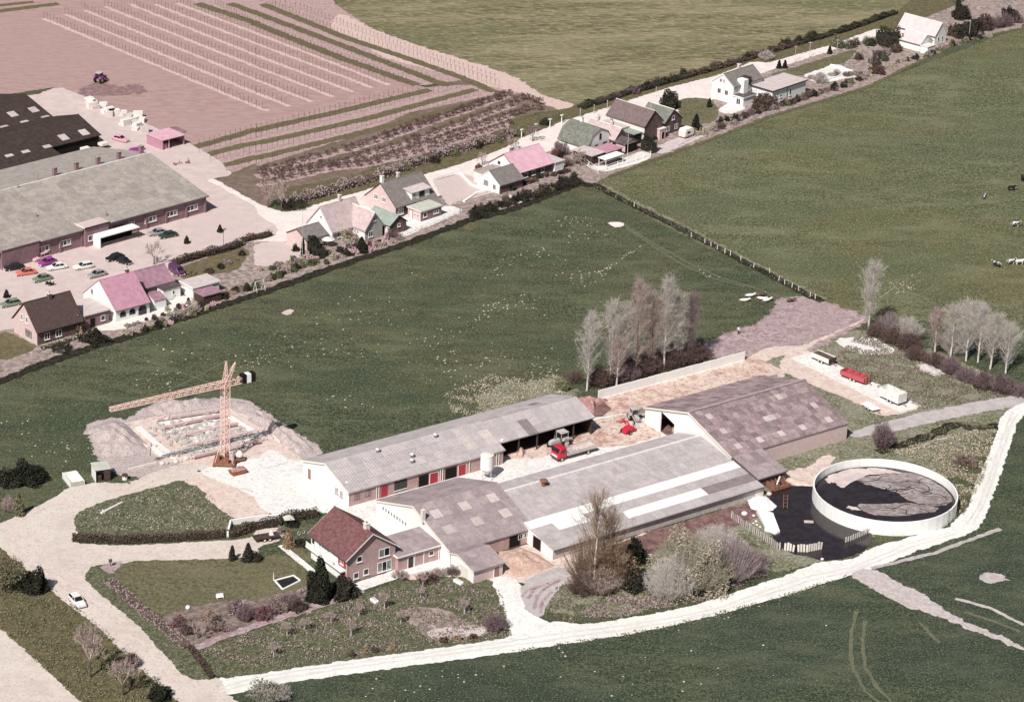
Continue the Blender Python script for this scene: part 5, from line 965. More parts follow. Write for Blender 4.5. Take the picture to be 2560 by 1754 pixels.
# lower thicket: birch and willows
plant('poplar', at('o', 740, 560), 16.5, 12, 'tall bare birch with orange-brown twigs in front of the lean-to', 'tree', 'twig_orange', 'bark_pale', seed=101)
plant('poplar', at('o', 860, 470), 11, 10, 'second birch with orange-brown twigs beside the tall one', 'tree', 'twig_orange', 'bark_pale', seed=106)
plant('shrub', at('o', 640, 600), 3.4, 6, 'brown shrub left below the tall birch', 'shrub', 'twig_brown', 'bark_dark', seed=107, dense=1.4)
plant('tree', at('o', 930, 520), 8.5, 6.5, 'spreading bare tree with brown twigs right of the tall birch', 'tree', 'twig_orange', 'bark_dark', seed=102, tw=.02)
plant('shrub', at('o', 800, 580), 4.2, 7, 'pinkish shrub at the foot of the tall birch', 'shrub', 'twig_pink', 'bark_dark', seed=103, dense=1.5)
plant('shrub', at('o', 680, 480), 8.0, 9, 'tall orange-brown undergrowth left of the tall birch trunk', 'shrub', 'twig_orange', 'bark_dark', seed=108, dense=1.1)
plant('shrub', at('o', 880, 500), 7.0, 9, 'tall brown undergrowth right of the tall birch trunk', 'shrub', 'twig_orange', 'bark_dark', seed=109, dense=1.1, leaf='leaf_gold')
plant('evergreen', at('o', 1110, 330), 4.2, 3.4, 'dark evergreen behind the tall birch', 'bush', 'leaf_dark', seed=104)
plant('evergreen', at('o', 1090, 540), 2.8, 5.2, 'black-green evergreen in front of the spreading tree', 'bush', 'leaf_dark', seed=105)
for i, (t, h, w, m, lb) in enumerate(((('o', 1420, 640), 7.4, 9, 'twig_pale', 'big pale willow bush nearest the white track, left of three'), (('o', 1680, 560), 8.6, 11.5, 'twig_green', 'biggest green-grey willow bush, middle of three by the track'), (('o', 1960, 470), 7.6, 11, 'twig_purple', 'mauve-grey willow bush, right of three by the track'), (('o', 1550, 430), 7.8, 10.5, 'twig_green', 'green-grey willow bush behind the three by the track'), (('o', 1850, 330), 7.0, 10.5, 'twig_pale', 'pale willow bush nearest the pond fence'), (('o', 2150, 390), 3.6, 7, 'twig_purple', 'low mauve bush below the pond fence'))):
    plant('shrub', at(*t), h, w, lb, 'bush', m, 'bark_pale', seed=110+i, dense=1.5, leaf='leaf_straw' if m == 'twig_green' else None)
for i, t in enumerate((('o', 1650, 590), ('o', 1880, 530))): plant('evergreen', at(*t), 2.2, 4.4, 'dark bramble clump %s the big willow bush' % ('left below', 'right below')[i], 'bush', 'leaf_dark', seed=120+i)
# farmhouse garden
plant('evergreen', at('n', 575, 660), 6.2, 3.9, 'big dark conifer at the corner of the farmhouse', 'conifer', 'leaf_dark', seed=130, dense=2.2, name='conifer')
plant('evergreen', at('n', 790, 640), 3.2, 3.8, 'dark evergreen bush right of the big farmhouse conifer', 'bush', 'leaf_deep', seed=131, dense=1.5)
plant('conifer', at('y', 160, 1080), 2.6, 1.1, 'small dark conifer, left of two on the drive edge', 'conifer', 'leaf_deep', seed=132)
plant('conifer', at('y', 470, 1090), 3.2, 2.0, 'broad dark conifer, right of two on the drive edge', 'conifer', 'leaf_deep', seed=133)
plant('evergreen', at('y', 620, 1080), 1.5, 2.2, 'dark low bush beside the two drive-edge conifers', 'bush', 'leaf_deep', seed=134)
plant('conifer', at('y', 1250, 830), 3.4, 2.0, 'golden-brown column conifer beside the farm wagon', 'conifer', 'leaf_gold', seed=135, dense=1.6)
plant('evergreen', at('y', 1530, 800), 1.3, 2.6, 'low dark bush against the white farmhouse wall', 'bush', 'leaf_deep', seed=136)
plant('evergreen', at('y', 1330, 420), 1.6, 2.2, 'dark bush under the small pale garden roof', 'bush', 'leaf_dark', seed=137)
plant('evergreen', at('y', 1080, 560), 1.3, 1.0, 'pale mauve rounded bush beside the golden conifer', 'bush', 'leaf_mauve', seed=138)
for i, (t, h, w, k, m, lf, lb) in enumerate(((('m', 1620, 900), 1.6, 2.4, 'shrub', 'twig_purple', 'leaf_red', 'purple-red shrub at the left end of the flower bed'), (('m', 1790, 1020), 3.2, 3.6, 'tree', 'twig_pink', None, 'small bare tree with pinkish twigs in the flower bed'), (('m', 1900, 850), 1.6, 2.4, 'shrub', 'twig_pink', 'leaf_gold', 'orange-pink shrub behind the small bare tree in the flower bed'), (('m', 2230, 850), 2.6, 3.6, 'shrub', 'twig_purple', None, 'deep purple shrub in the flower bed'), (('n', 60, 830), 2.0, 3.6, 'shrub', 'twig_purple', 'leaf_red', 'dark purple shrub in the middle of the flower bed'), (('n', 300, 720), 2.0, 3.8, 'shrub', 'twig_purple', None, 'mauve shrub in front of the garden pond'), (('n', 430, 640), 1.4, 2.4, 'shrub', 'twig_pink', 'leaf_mauve', 'pale mauve shrub between the pond and the big conifer'), (('m', 2080, 940), 1.2, 2.2, 'shrub', 'twig_pink', None, 'low pinkish shrub along the garden path'), (('m', 1700, 960), 2.0, 3.0, 'shrub', 'twig_purple', 'leaf_hedge', 'dark purple shrub left of the small bare tree'), (('m', 1960, 930), 2.2, 3.2, 'shrub', 'twig_pink', 'leaf_hedge', 'brown-pink shrub right of the small bare tree'), (('m', 2150, 790), 2.4, 3.4, 'shrub', 'twig_purple', 'leaf_mauve', 'big mauve shrub beside the deep purple one'), (('n', 190, 770), 2.2, 3.6, 'shrub', 'twig_pink', 'leaf_hedge', 'brown-mauve shrub between the dark purple and pond shrubs'), (('n', 380, 760), 1.6, 3.0, 'shrub', 'twig_brown', 'leaf_deep', 'dark low shrub left of the big farmhouse conifer'))):
    plant(k, at(*t), h, w, lb, 'shrub', m, 'bark_dark', seed=140+i, leaf=lf, dense=1.5)
for i, t in enumerate((('n', 680, 880), ('n', 930, 825), ('n', 1162, 748), ('n', 1490, 650), ('n', 1310, 880), ('n', 1885, 800), ('n', 440, 940), ('n', 160, 1180), ('n', 860, 1000), ('n', 1510, 540), ('n', 280, 990))):
    plant('tree', at(*t), 2.2+.5*(i % 3), 2.2, 'small bare fruit tree in the farmhouse orchard, %s' % ('nearest the dark conifer', 'left of the white tub', 'right of the white tub', 'beside the small shed', 'at the left of the vegetable bed', 'behind the vegetable bed', 'below the garden path at the left', 'nearest the white track at the left', 'in the middle of the grass', 'just below the farmhouse walk', 'left of the one nearest the conifer')[i], 'tree', 'twig_pink', 'bark_pale', seed=150+i % 4, group='fruit trees in the farmhouse orchard', tw=.012)
for i, t in enumerate((('n', 870, 1180), ('n', 980, 1155), ('n', 1080, 1140), ('n', 1230, 1120), ('n', 1700, 1050), ('n', 1830, 1035), ('n', 1960, 1020))): plant('evergreen', at(*t), .8, 1.3, 'low brown bush at the track edge, %s' % ('far left', 'second from the left', 'third from the left', 'fourth from the left', 'left of the vegetable bed edge', 'middle of the vegetable bed edge', 'right of the vegetable bed edge')[i], 'bush', 'leaf_gold' if i % 2 else 'leaf_hedge', seed=165+i % 3)
plant('shrub', at('n', 2170, 930), 2.4, 4.6, 'mauve shrub at the corner of the work yard and the white track', 'shrub', 'twig_purple', 'bark_dark', seed=170, dense=1.6)
for i, (t, w) in enumerate(((('n', 1300, 470), 3), (('n', 1560, 500), 4), (('n', 1660, 450), 3), (('n', 1790, 430), 3))): plant('shrub', at(*t), 1.4, w, 'reddish border shrub along the farmhouse walk, %s' % ('far left', 'left of the middle', 'right of the middle', 'far right')[i], 'shrub', 'twig_brown' if i % 2 else 'twig_pink', 'bark_dark', seed=171+i, leaf='leaf_hedge' if i == 1 else None)
# hedges on the farm
hedge(pts('m 660 135 1140 150 1600 130 2040 95'), 1.3, 1.1, 'leaf_hedge', 'clipped brown hedge along the drive below the island lawn', dens=70)
hedge(pts('y 100 640 620 470 1060 390'), 1.5, 1.2, 'leaf_hedge', 'brown hedge along the drive beside the farm wagon', dens=70)
hedge(pts('y 1090 350 1400 290 1800 230'), 1.5, 1.3, 'leaf_hedge', 'reddish brown hedge left of the farmhouse roof', dens=70)
hedge(pts('m 985 500 1350 820 1700 1105'), 1.8, .5, 'leaf_mauve', 'low mauve hedge along the side road and the front lawn', dens=60, core='leaf_hedge')
hedge(pts('m 1720 1120 1920 1385'), .7, .9, 'leaf_hedge', 'narrow dark hedge at the corner of the orchard and the white track', dens=60)
# left edge
plant('evergreen', at('i', 230, 1170), 3.4, 6.0, 'big black-green bush at the left edge below the meadow', 'bush', 'leaf_dark', seed=180, dense=1.5)
plant('evergreen', at('i', 70, 1200), 2.6, 4.6, 'dark bush nearest the left edge below the meadow', 'bush', 'leaf_deep', seed=181)
plant('conifer', at('i', 175, 1475), 4.4, 1.8, 'pale green column tree at the left edge', 'tree', 'leaf_olive', seed=182, name='column_tree')
plant('shrub', at('i', 80, 1440), 3.0, 2.4, 'bare pinkish shrub left of the pale column tree', 'shrub', 'twig_pink', 'bark_dark', seed=183)
plant('evergreen', at('m', 330, 590), 3.6, 3.8, 'black conifer-like bush beside the side road at the left', 'bush', 'leaf_dark', seed=184, dense=1.4)
plant('tree', at('m', 40, 600), 7, 6, 'large bare orange-brown tree at the left edge by the junction', 'tree', 'twig_orange', 'bark_dark', seed=185, leaf='leaf_olive', tw=.02)
plant('tree', at('m', 818, 1372), 9.5, 6.5, 'bare pinkish roadside tree with a straight trunk', 'tree', 'twig_pink', 'bark_dark', seed=186, tw=.02)
plant('tree', at('m', 1110, 1540), 7, 6.5, 'bare mauve roadside tree nearest the bottom edge', 'tree', 'twig_pink', 'bark_dark', seed=187, tw=.02)
plant('shrub', at('m', 1180, 1270), 2.4, 3.0, 'dark brown shrub beside the side road', 'shrub', 'twig_brown', 'bark_dark', seed=188, leaf='leaf_hedge', dense=1.3)
plant('evergreen', at('m', 1440, 1560), 2.2, 3.4, 'dark bush at the bottom edge left of the side road', 'bush', 'leaf_dark', seed=189)
plant('shrub', at('n', 120, 1560), 2.2, 7, 'grey-green shrubby growth at the bottom edge below the track corner', 'shrub', 'twig_pale', 'bark_dark', seed=190, leaf='leaf_green', dense=1.4)
# street side
plant('tree', at('e', 1395, 805), 5.5, 5.0, 'bare round tree in the parking lot behind the pink-roofed house', 'tree', 'twig_pink', 'bark_dark', seed=200)
for i, t in enumerate((('e', 1990, 510), ('e', 1690, 612), ('e', 60, 1100))): plant('conifer', at(*t), 1.7, 1.3, 'small dark conifer in the parking lot, %s' % ('beside the lamp post', 'in a round pale bed', 'beside the green car at the left')[i], 'conifer', 'leaf_deep', seed=201+i)
hedge(pts('e 1570 810 1800 740 2050 680 2180 630'), 1.5, 1.3, 'leaf_hedge', 'dark hedge between the parking lot and the small lawn', dens=70)
hedge(pts('e 2200 600 2316 570 f 50 565 130 540'), 1.4, 1.1, 'leaf_hedge', 'dark hedge at the parking lot entrance', dens=70)
hedge(pts('f 440 610 530 700 600 745'), 1.8, 2.6, 'leaf_dark', 'tall black-green conifer hedge beside the thatched house', dens=50, leaf=.26)
plant('conifer', at('f', 425, 745), 4.4, .9, 'very narrow dark conifer by the flagpole', 'conifer', 'leaf_dark', seed=210)
plant('evergreen', at('f', 355, 680), 1.6, 1.6, 'small dark bush by the garage drive', 'bush', 'leaf_dark', seed=211)
plant('tree', at('f', 850, 660), 4.6, 4.4, 'brownish bare garden tree in front of the thatched house', 'tree', 'twig_orange', 'bark_dark', seed=212, leaf='leaf_straw', tw=.02)
plant('conifer', at('f', 955, 690), 3.4, 2.8, 'dark conifer in front of the thatched house', 'conifer', 'leaf_dark', seed=213, dense=1.5)
plant('evergreen', at('f', 1030, 650), 1.5, 1.2, 'reddish brown bush beside the dark conifer', 'bush', 'leaf_red', seed=214)
plant('shrub', at('f', 1230, 570), 2.0, 3.2, 'mauve shrub by the paved terrace', 'shrub', 'twig_purple', 'bark_dark', seed=215, leaf='leaf_hedge')
for i, t in enumerate((('f', 110, 290), ('f', 230, 310))): plant('tree', at(*t), 7.5, 4.0, 'bare mauve roadside tree at the orchard corner, %s of two' % ('left', 'right')[i], 'tree', 'twig_pink', 'bark_dark', seed=220+i, tw=.02)
plant('evergreen', at('f', 330, 280), 1.6, 6.5, 'dark bramble bank at the orchard corner', 'bush', 'leaf_deep', seed=222, dense=1.3)
hedge(pts('f 240 270 420 230 700 140 1080 30 b 1300 1540 1600 1430 1900 1350 2316 1230'), 2.6, 1.4, 'leaf_mauve', 'long pale mauve flowering hedge along the street verge', dens=40, leaf=.3, ragged=.3, core='leaf_hedge')
for i, t in enumerate((('b', 1350, 1540), ('b', 1620, 1470), ('b', 1800, 1410), ('b', 2000, 1340), ('b', 2180, 1290), ('b', 2290, 1240), ('c', 60, 1230), ('c', 300, 1130), ('c', 420, 1080))): plant('evergreen', at(*t), 1.7, 2.6, 'dark bush in the street verge, %s' % ('first from the left', 'second from the left', 'third from the left', 'fourth from the left', 'fifth from the left', 'sixth from the left', 'beside the first white post', 'between the white posts', 'beside the last white post')[i], 'bush', 'leaf_deep' if i % 2 else 'leaf_olive', seed=225+i % 3)
hedge(pts('e 380 1570 560 1520 740 1450'), 1.2, .7, 'leaf_straw', 'pale straggly hedge below the leftmost brick house', dens=50, core='leaf_deep')
plant('evergreen', at('e', 860, 1500), 2.6, 5.0, 'dark bush mass right of the leftmost brick house', 'bush', 'leaf_deep', seed=230, dense=1.4)
plant('evergreen', at('e', 560, 1575), 1.6, 4.2, 'dark bush below the leftmost brick house', 'bush', 'leaf_deep', seed=231)
plant('shrub', at('e', 700, 1420), 3.6, 3.4, 'brown climbing shrub at the right corner of the leftmost brick house', 'shrub', 'twig_brown', 'bark_dark', seed=232, leaf='leaf_gold')
GS = np.random.default_rng(77)
def nth(i): return '%d%s' % (i+1, 'th' if 10 <= (i+1) % 100 <= 20 else {1: 'st', 2: 'nd', 3: 'rd'}.get((i+1) % 10, 'th'))
def row_shrubs(s, n, lab, mats, h0=.6, h1=1.6, w0=1.2, w1=2.4, jit=.9):
    P = pts(s); L = [0]
    for a, c in zip(P, P[1:]): L.append(L[-1]+(c-a).length)
    for i in range(n):
        d = L[-1]*(i+.5)/n; k = max(j for j in range(len(P)-1) if L[j] <= d+1e-6); p = P[k].lerp(P[k+1], (d-L[k])/(L[k+1]-L[k])); p = Vector((p.x+GS.uniform(-jit, jit), p.y+GS.uniform(-jit, jit), 0))
        m = mats[int(GS.integers(len(mats)))]; h = round(float(GS.uniform(h0, h1)), 0 if h1 > 2 else 1); wv = float(int(GS.uniform(w0, w1)*2)/2)
        plant('evergreen' if m.startswith('leaf') else 'shrub', p, max(.5, round(h*2)/2), wv, lab+', %s along' % nth(i), 'bush', m, 'bark_dark', seed=300+i % 3, group=lab, name='garden_shrub')
row_shrubs('e 1120 1440 1500 1330 1900 1180', 22, 'small mixed shrub in the meadow-side border of the pink-roofed white house', ['leaf_mauve', 'leaf_pink', 'leaf_deep', 'leaf_straw', 'leaf_olive'])
row_shrubs('e 1150 1360 1500 1260 1720 1140', 14, 'pale rockery plant on the terrace of the pink-roofed white house', ['leaf_pink', 'leaf_mauve', 'leaf_hedge', 'leaf_straw'], .4, .9, .8, 1.6)
row_shrubs('e 1900 1130 2316 1010 f 0 1000 300 860 600 780', 26, 'small garden shrub between the garden sheds and the conifer hedge', ['leaf_green', 'leaf_olive', 'leaf_mauve', 'leaf_deep', 'leaf_gold'])
row_shrubs('f 600 760 820 720 1100 620 1300 560', 16, 'small garden shrub below the thatched house', ['leaf_mauve', 'leaf_pink', 'leaf_deep', 'leaf_straw'])
row_shrubs('f 1950 350 2316 230 g 0 230 600 40', 26, 'dark ditch-side shrub below the bright pink roof', ['leaf_deep', 'leaf_dark', 'leaf_olive', 'leaf_hedge', 'twig_brown'], .8, 2.0, 1.5, 3.0)
row_shrubs('r 1300 1000 1500 950 1800 900 2200 850', 9, 'bare garden tree around the bright pink roof', ['twig_brown', 'twig_pink', 'twig_purple'], 1.5, 2.6, 2, 3)
row_shrubs('s 60 880 200 1150 450 1150', 6, 'bare shrub left of the gambrel house', ['twig_purple', 'twig_pink', 'leaf_deep'], 1.5, 2.6, 2, 3)
row_shrubs('c 1640 1230 1900 1150 2316 980 d 0 1000 400 880 900 700 1050 620', 44, 'mixed shrub in the hedge-bank below the white houses', ['leaf_deep', 'leaf_mauve', 'leaf_olive', 'twig_purple', 'leaf_hedge', 'leaf_straw'], .6, 1.6, 1.5, 3)
row_shrubs('d 600 440 800 420 1000 400 1150 440 1000 560 820 560', 22, 'dense garden shrub left of the farthest house', ['leaf_deep', 'leaf_olive', 'leaf_green', 'leaf_hedge', 'leaf_mauve'], 1.0, 2.6, 2, 4, 2)
row_shrubs('d 1050 620 1400 520 1700 400 2000 330', 24, 'pale shrub along the meadow edge below the farthest house', ['leaf_mauve', 'leaf_deep', 'leaf_straw', 'leaf_olive'], .6, 1.4, 1.2, 2.6)
row_shrubs('d 1700 350 1900 280 2100 230 2300 190', 14, 'dark shrub in the far right corner', ['leaf_deep', 'twig_purple', 'leaf_hedge', 'twig_brown'], 2, 4, 3, 5, 2)
hedge(pts('c 620 985 1000 865 1330 770 1600 695'), 1.9, .9, 'leaf_deep', 'ragged dark ditch growth between the street and the stubble field, left half', dens=34, leaf=.34, ragged=.35)
hedge(pts('c 1600 695 1830 634 2316 484 d 0 484 300 396'), 1.9, .9, 'leaf_hedge', 'ragged brown ditch growth behind the white villa and bungalow', dens=34, leaf=.34, ragged=.4)
hedge(pts('d 300 396 700 282 1150 122'), 1.8, .9, 'leaf_deep', 'ragged dark ditch growth at the far end of the street', dens=34, leaf=.34, ragged=.35)
row_shrubs('c 700 950 1330 760 2316 470 d 500 340', 16, 'taller bush in the ditch growth along the stubble field', ['leaf_deep', 'twig_brown', 'twig_purple'], 1.2, 2.2, 2, 4, 1.5)
row_shrubs('f 1950 380 2316 250 g 0 250 300 160 600 60', 20, 'black-green bramble in the ditch below the bright pink roof', ['leaf_dark', 'leaf_deep', 'leaf_deep'], .8, 1.6, 2, 3.5, .8)
row_shrubs('r 950 1330 1300 1180 1700 1050 2200 950', 12, 'dark garden plant in front of the bright pink roof', ['leaf_dark', 'leaf_deep', 'leaf_hedge'], .6, 1.4, 1.5, 2.6, .8)
row_shrubs('f 20 870 300 790 420 760 620 800', 14, 'pale rockery plant left of the conifer hedge', ['leaf_mauve', 'leaf_straw', 'leaf_green', 'leaf_pink'], .5, 1.0, 1.2, 2.2, 1.0)
row_shrubs('f 640 700 780 690 900 700 1100 640 1250 590', 12, 'pale plant in the front garden of the thatched house', ['leaf_mauve', 'leaf_straw', 'leaf_deep', 'leaf_pink'], .5, 1.2, 1.2, 2.2, .8)
row_shrubs('t 240 960 500 860 700 780 1100 690 1500 560 1900 420', 26, 'dark plant in the hedge-bank at the meadow edge below the villa', ['leaf_deep', 'leaf_dark', 'leaf_hedge', 'twig_purple'], .6, 1.4, 1.5, 3, .8)
row_shrubs('t 1350 370 1600 330 1850 330 1950 360', 10, 'greyish shrub on the pale court', ['twig_pale', 'twig_purple', 'leaf_mauve'], .8, 1.6, 2, 3, 1.2)
row_shrubs('e 1620 900 1900 880 2150 760 2250 720', 9, 'small plant around the lawn behind the garden sheds', ['leaf_deep', 'leaf_olive', 'leaf_mauve', 'leaf_hedge'], .5, 1.2, 1.2, 2.4, 1.0)
hedge(pts('d 990 400 1190 400'), 5, 3.4, 'leaf_deep', 'tall dark square hedge left of the farthest house', dens=14, leaf=.4)
hedge(pts('d 1700 330 1960 220'), 2.0, 2.2, 'leaf_deep', 'tall dark hedge right of the farthest house', dens=40, leaf=.3)
plant('evergreen', at('d', 1740, 170), 4.5, 5, 'dark round tree behind the farthest house', 'tree', 'leaf_deep', seed=240, name='evergreen_tree')
plant('evergreen', at('s', 1790, 300), 4.0, 4.6, 'black-purple round bush behind the dark gable house', 'bush', 'leaf_deep', seed=241, dense=1.4)
plant('conifer', at('s', 2190, 640), 4.0, 2.4, 'pointed dark conifer beside the caravan', 'conifer', 'leaf_dark', seed=242, dense=1.4)
hedge(pts('s 1380 930 1560 1000'), 1.6, 3.2, 'leaf_dark', 'black-green conifer hedge at the meadow corner of the tall brown house', dens=45, leaf=.28)
for i, t in enumerate((('t', 1000, 250), ('t', 1610, 75), ('t', 1070, 250), ('t', 160, 715))): plant('conifer', at(*t), 2.2, 1.2, 'small dark conifer on the street side, %s' % ('behind the bungalow', 'beyond the bungalow lawn', 'round one behind the bungalow', 'on the villa lawn')[i], 'conifer', 'leaf_dark', seed=245+i)
for i, t in enumerate((('t', 860, 680), ('t', 760, 740), ('t', 1500, 420), ('t', 850, 140), ('t', 2180, 300))): plant('shrub' if i in (2, 3) else 'evergreen', at(*t), 2.6, 4.5, ('dark bush in front of the bungalow door', 'dark bush below the balcony wing', 'pale bare bush beside the court', 'bare mauve tree behind the two-storey white house', 'dark bush at the far end of the court')[i], 'bush', 'twig_pale' if i in (2, 3) else 'leaf_hedge', 'bark_dark', seed=250+i)
plant('tree', at('r', 620, 830), 3.6, 2.8, 'bare garden tree behind the small white cottage', 'tree', 'twig_pink', 'bark_dark', seed=256)
plant('tree', at('r', 1180, 560), 4.2, 4.0, 'bare street-side tree behind the bright pink roof', 'tree', 'twig_pink', 'bark_dark', seed=257)
plant('tree', at('r', 1530, 400), 4.6, 3.6, 'bare tree above the ridge of the bright pink roof', 'tree', 'twig_purple', 'bark_dark', seed=258)
plant('tree', at('s', 430, 1200), 4.4, 4.6, 'twisted bare garden tree in front of the grey lean-to', 'tree', 'twig_pink', 'bark_dark', seed=259)
plant('evergreen', at('r', 560, 900), 1.3, 2.0, 'dark purple bush behind the small white cottage', 'bush', 'leaf_red', seed=260)
plant('evergreen', at('r', 1950, 640), 1.8, 2.2, 'red-purple bush left of the gambrel house', 'bush', 'leaf_red', seed=261)
# fruit bushes of the orchard (bare, dark, in rows)
fb = [spreader(400+k, 1.9, 2.4, .2, 4, .016) for k in range(3)]
fbm = [(seg_mesh('trunk', t, 'bark_dark', 4), seg_mesh('crown', c, 'twig_brown')) for t, c in fb]
k = 0
for rw, (s, n) in enumerate((('b 60 1560 1000 1320 2316 860', 34), ('b 0 1592 700 1500 1500 1260 2316 960', 34), ('f 40 20 500 -60 b 1050 1470 1700 1260 2316 1050', 34), ('f 30 90 700 -60 b 1000 1500 1500 1380 2316 1120', 30), ('b 1150 1250 1600 1100 2316 850', 18), ('c 0 930 120 900 260 960', 5), ('c 0 1060 150 1000 280 1000', 5))):
    P = pts(s); L = [0]
    for a, c in zip(P, P[1:]): L.append(L[-1]+(c-a).length)
    for i in range(n):
        d = L[-1]*(i+.5)/n; j = max(q for q in range(len(P)-1) if L[q] <= d+1e-6); p = P[j].lerp(P[j+1], (d-L[j])/(L[j+1]-L[j]))
        r = empty('fruit_bush', (p.x+GS.uniform(-.4, .4), p.y+GS.uniform(-.4, .4), 0), GS.uniform(0, 6.28), 'bare dark fruit bush, %s from the left in the %s' % (nth(i), ('farthest long orchard row', 'second long orchard row', 'third long orchard row', 'orchard row nearest the hedge', 'short row at the far side', 'upper short row beside the path', 'lower short row beside the path')[rw]), 'fruit bush', 'orchard fruit bushes'); sc_ = GS.uniform(.8, 1.2); r.scale = (sc_, sc_, sc_)
        link('trunk', fbm[k % 3][0], r); link('crown', fbm[k % 3][1], r); k += 1
# young trees tied to stakes: the 300 nearest are things of their own
ST = []
for rw, s in enumerate(ROWS+['a 1800 1330 2316 1185 b 0 1190 760 1000 1500 810', 'a 1800 1385 2316 1250 b 0 1250 900 1030 1940 770', 'a 1900 1460 2316 1380 b 0 1385 1000 1140 2050 850', 'a 2050 1550 2316 1500 b 0 1490 900 1250', 'b 150 60 800 330 1500 560 2240 810', 'b 0 165 900 500 1650 765', 'a 1950 40 b 0 240 700 510 1400 770', 'a 2316 10 b 400 90 1100 360 1600 540 2200 740']):
    P = pts(s); q0 = 0
    for a, c in zip(P, P[1:]):
        n = max(1, int((c-a).length/1.55))
        for i in range(n): q = a.lerp(c, i/n); ST.append((Vector((q.x+GS.uniform(-.1, .1), q.y+GS.uniform(-.1, .1), 0)), rw, q0)); q0 += 1
ST.sort(key=lambda p: p[0].y)
sm = []
for k in range(3):
    g = np.random.default_rng(500+k); S = [[0, 0, 0, .05*g.normal(), .05*g.normal(), 1.9, .045, .03]]
    for _ in range(9): z = g.uniform(.9, 1.8); d = unit(g.normal(0, 1, 3)+np.array([0, 0, 1.2])); S.append([0, 0, z, *(np.array([0, 0, z])+d*g.uniform(.25, .5)), .018, .01])
    sm.append((S, seg_mesh('stem', S, 'twig_brown', 4)))
RN = ['%s ploughed-field row' % k for k in ('first', 'second', 'third', 'fourth', 'fifth', 'sixth', 'seventh')]+['row along the %s grass strip' % k for k in ('upper', 'middle', 'lower', 'lowest')]+['%s slanting row' % k for k in ('first', 'second', 'third', 'fourth')]
for i, (p, rw, q0) in enumerate(ST[:300]):
    o = link('young_tree', sm[i % 3][1], None, p); o.rotation_euler = (0, 0, GS.uniform(0, 6)); tag(o, 'young staked fruit tree, %s from left in %s' % (nth(q0), RN[rw]), 'young tree', 'young fruit trees in rows')
S = []
for i, (p, rw, q0) in enumerate(ST[300:]):
    for q in sm[i % 3][0]: S.append([q[0]+p.x, q[1]+p.y, q[2], q[3]+p.x, q[4]+p.y, q[5], q[6], q[7]])
if S: tag(link('young_trees', seg_mesh('young_trees', S, 'twig_brown', 3)), 'farther rows of thin young fruit trees', 'young trees', kind='stuff')
# ground cover that nobody could count
tufts('barn_weeds', 'pale dry weeds and clods behind the long barn', 'weeds', pts('j 1700 380 2150 200 2316 250 k 420 200 520 330 190 405 0 470 j 2316 490 1800 600'), 5000, .2, 'leaf_straw', .2, 23)
tufts('dry_weeds', 'pale dry weeds on the bank behind the slurry tank', 'weeds', pts('l 1100 900 1700 740 2060 700 1950 1150 1700 1500 1500 1100 1200 930'), 7800, .22, 'leaf_straw', .25, 3)
tufts('green_weeds', 'green weeds on the bank behind the slurry tank', 'weeds', pts('l 1000 900 1700 640 2060 600 1950 1150 1770 1480 1500 1150 1200 950'), 6300, .20, 'leaf_olive', .2, 4)
tufts('green_weeds', 'green weeds between the trailers and the right-hand thicket', 'weeds', pts('h 850 1400 1100 1560 l 2280 390 1400 520 1000 330 600 60'), 10500, .22, 'leaf_olive', .25, 5)
tufts('dry_weeds', 'pale dry weeds between the trailers and the thicket', 'weeds', pts('h 850 1400 1100 1560 l 2280 390 1400 520 1000 330 600 60'), 6750, .21, 'leaf_mauve', .25, 6)
tufts('rough_grass', 'rough grass under the willow bushes by the white track', 'grass', pts('o 300 800 400 560 700 420 1400 300 2100 60 2316 300 1800 650 1000 840 500 880'), 13500, .21, 'leaf_olive', .3, 7)
tufts('dry_stalks', 'pale dry stalks beside the white track', 'weeds', pts('o 500 860 900 640 1400 640 2100 430 2316 450 1800 660 1000 830'), 6300, .24, 'leaf_mauve', .35, 8)
tufts('orchard_grass', 'tufted grass in the farmhouse orchard', 'grass', pts('m 1760 1160 2000 1060 n 0 950 500 800 950 640 1300 520 1740 470 2120 490 2230 640 2310 1000 1000 1180 0 1320 m 1940 1370'), 13500, .20, 'leaf_olive', .25, 9)
tufts('orchard_stalks', 'pale dry stalks in the farmhouse orchard', 'weeds', pts('m 1760 1160 n 0 950 950 640 1740 470 2230 640 2310 1000 1000 1180 0 1320'), 9000, .22, 'leaf_mauve', .3, 10)
tufts('verge_grass', 'tall verge grass between the side road and the main road', 'grass', pts('m 0 200 400 520 900 900 1640 1592 720 1592 0 940'), 9000, .21, 'leaf_olive', .3, 11)
tufts('verge_grass', 'pale grass along the far side of the white track', 'grass', pts('o 0 1135 1400 905 2316 665 p 720 445 730 480 o 2316 720 1400 960 0 1160'), 5250, .20, 'leaf_olive', .3, 12)
tufts('island_weeds', 'pale weeds on the island lawn by the drive', 'weeds', pts('i 700 1455 1400 1235 1830 1220 2190 1530 m 2050 40 720 50'), 2700, .18, 'leaf_straw', .2, 13)
tufts('ditch_grass', 'rank grass along the field ditch', 'grass', pts('g 780 60 1490 410 h 0 850 500 1100 480 1160 h 0 910 g 1440 470 700 90'), 4500, .24, 'leaf_olive', .35, 14)
tufts('ditch_grass', 'rank grass along the meadow ditch below the houses', 'grass', pts('i 0 230 700 -20 e 1090 1455 1900 1180 f 0 1055 1400 580 2316 280 g 600 50 600 90 f 2316 315 1400 615 0 1090 e 1090 1490 i 0 285'), 6300, .24, 'leaf_deep', .4, 15)
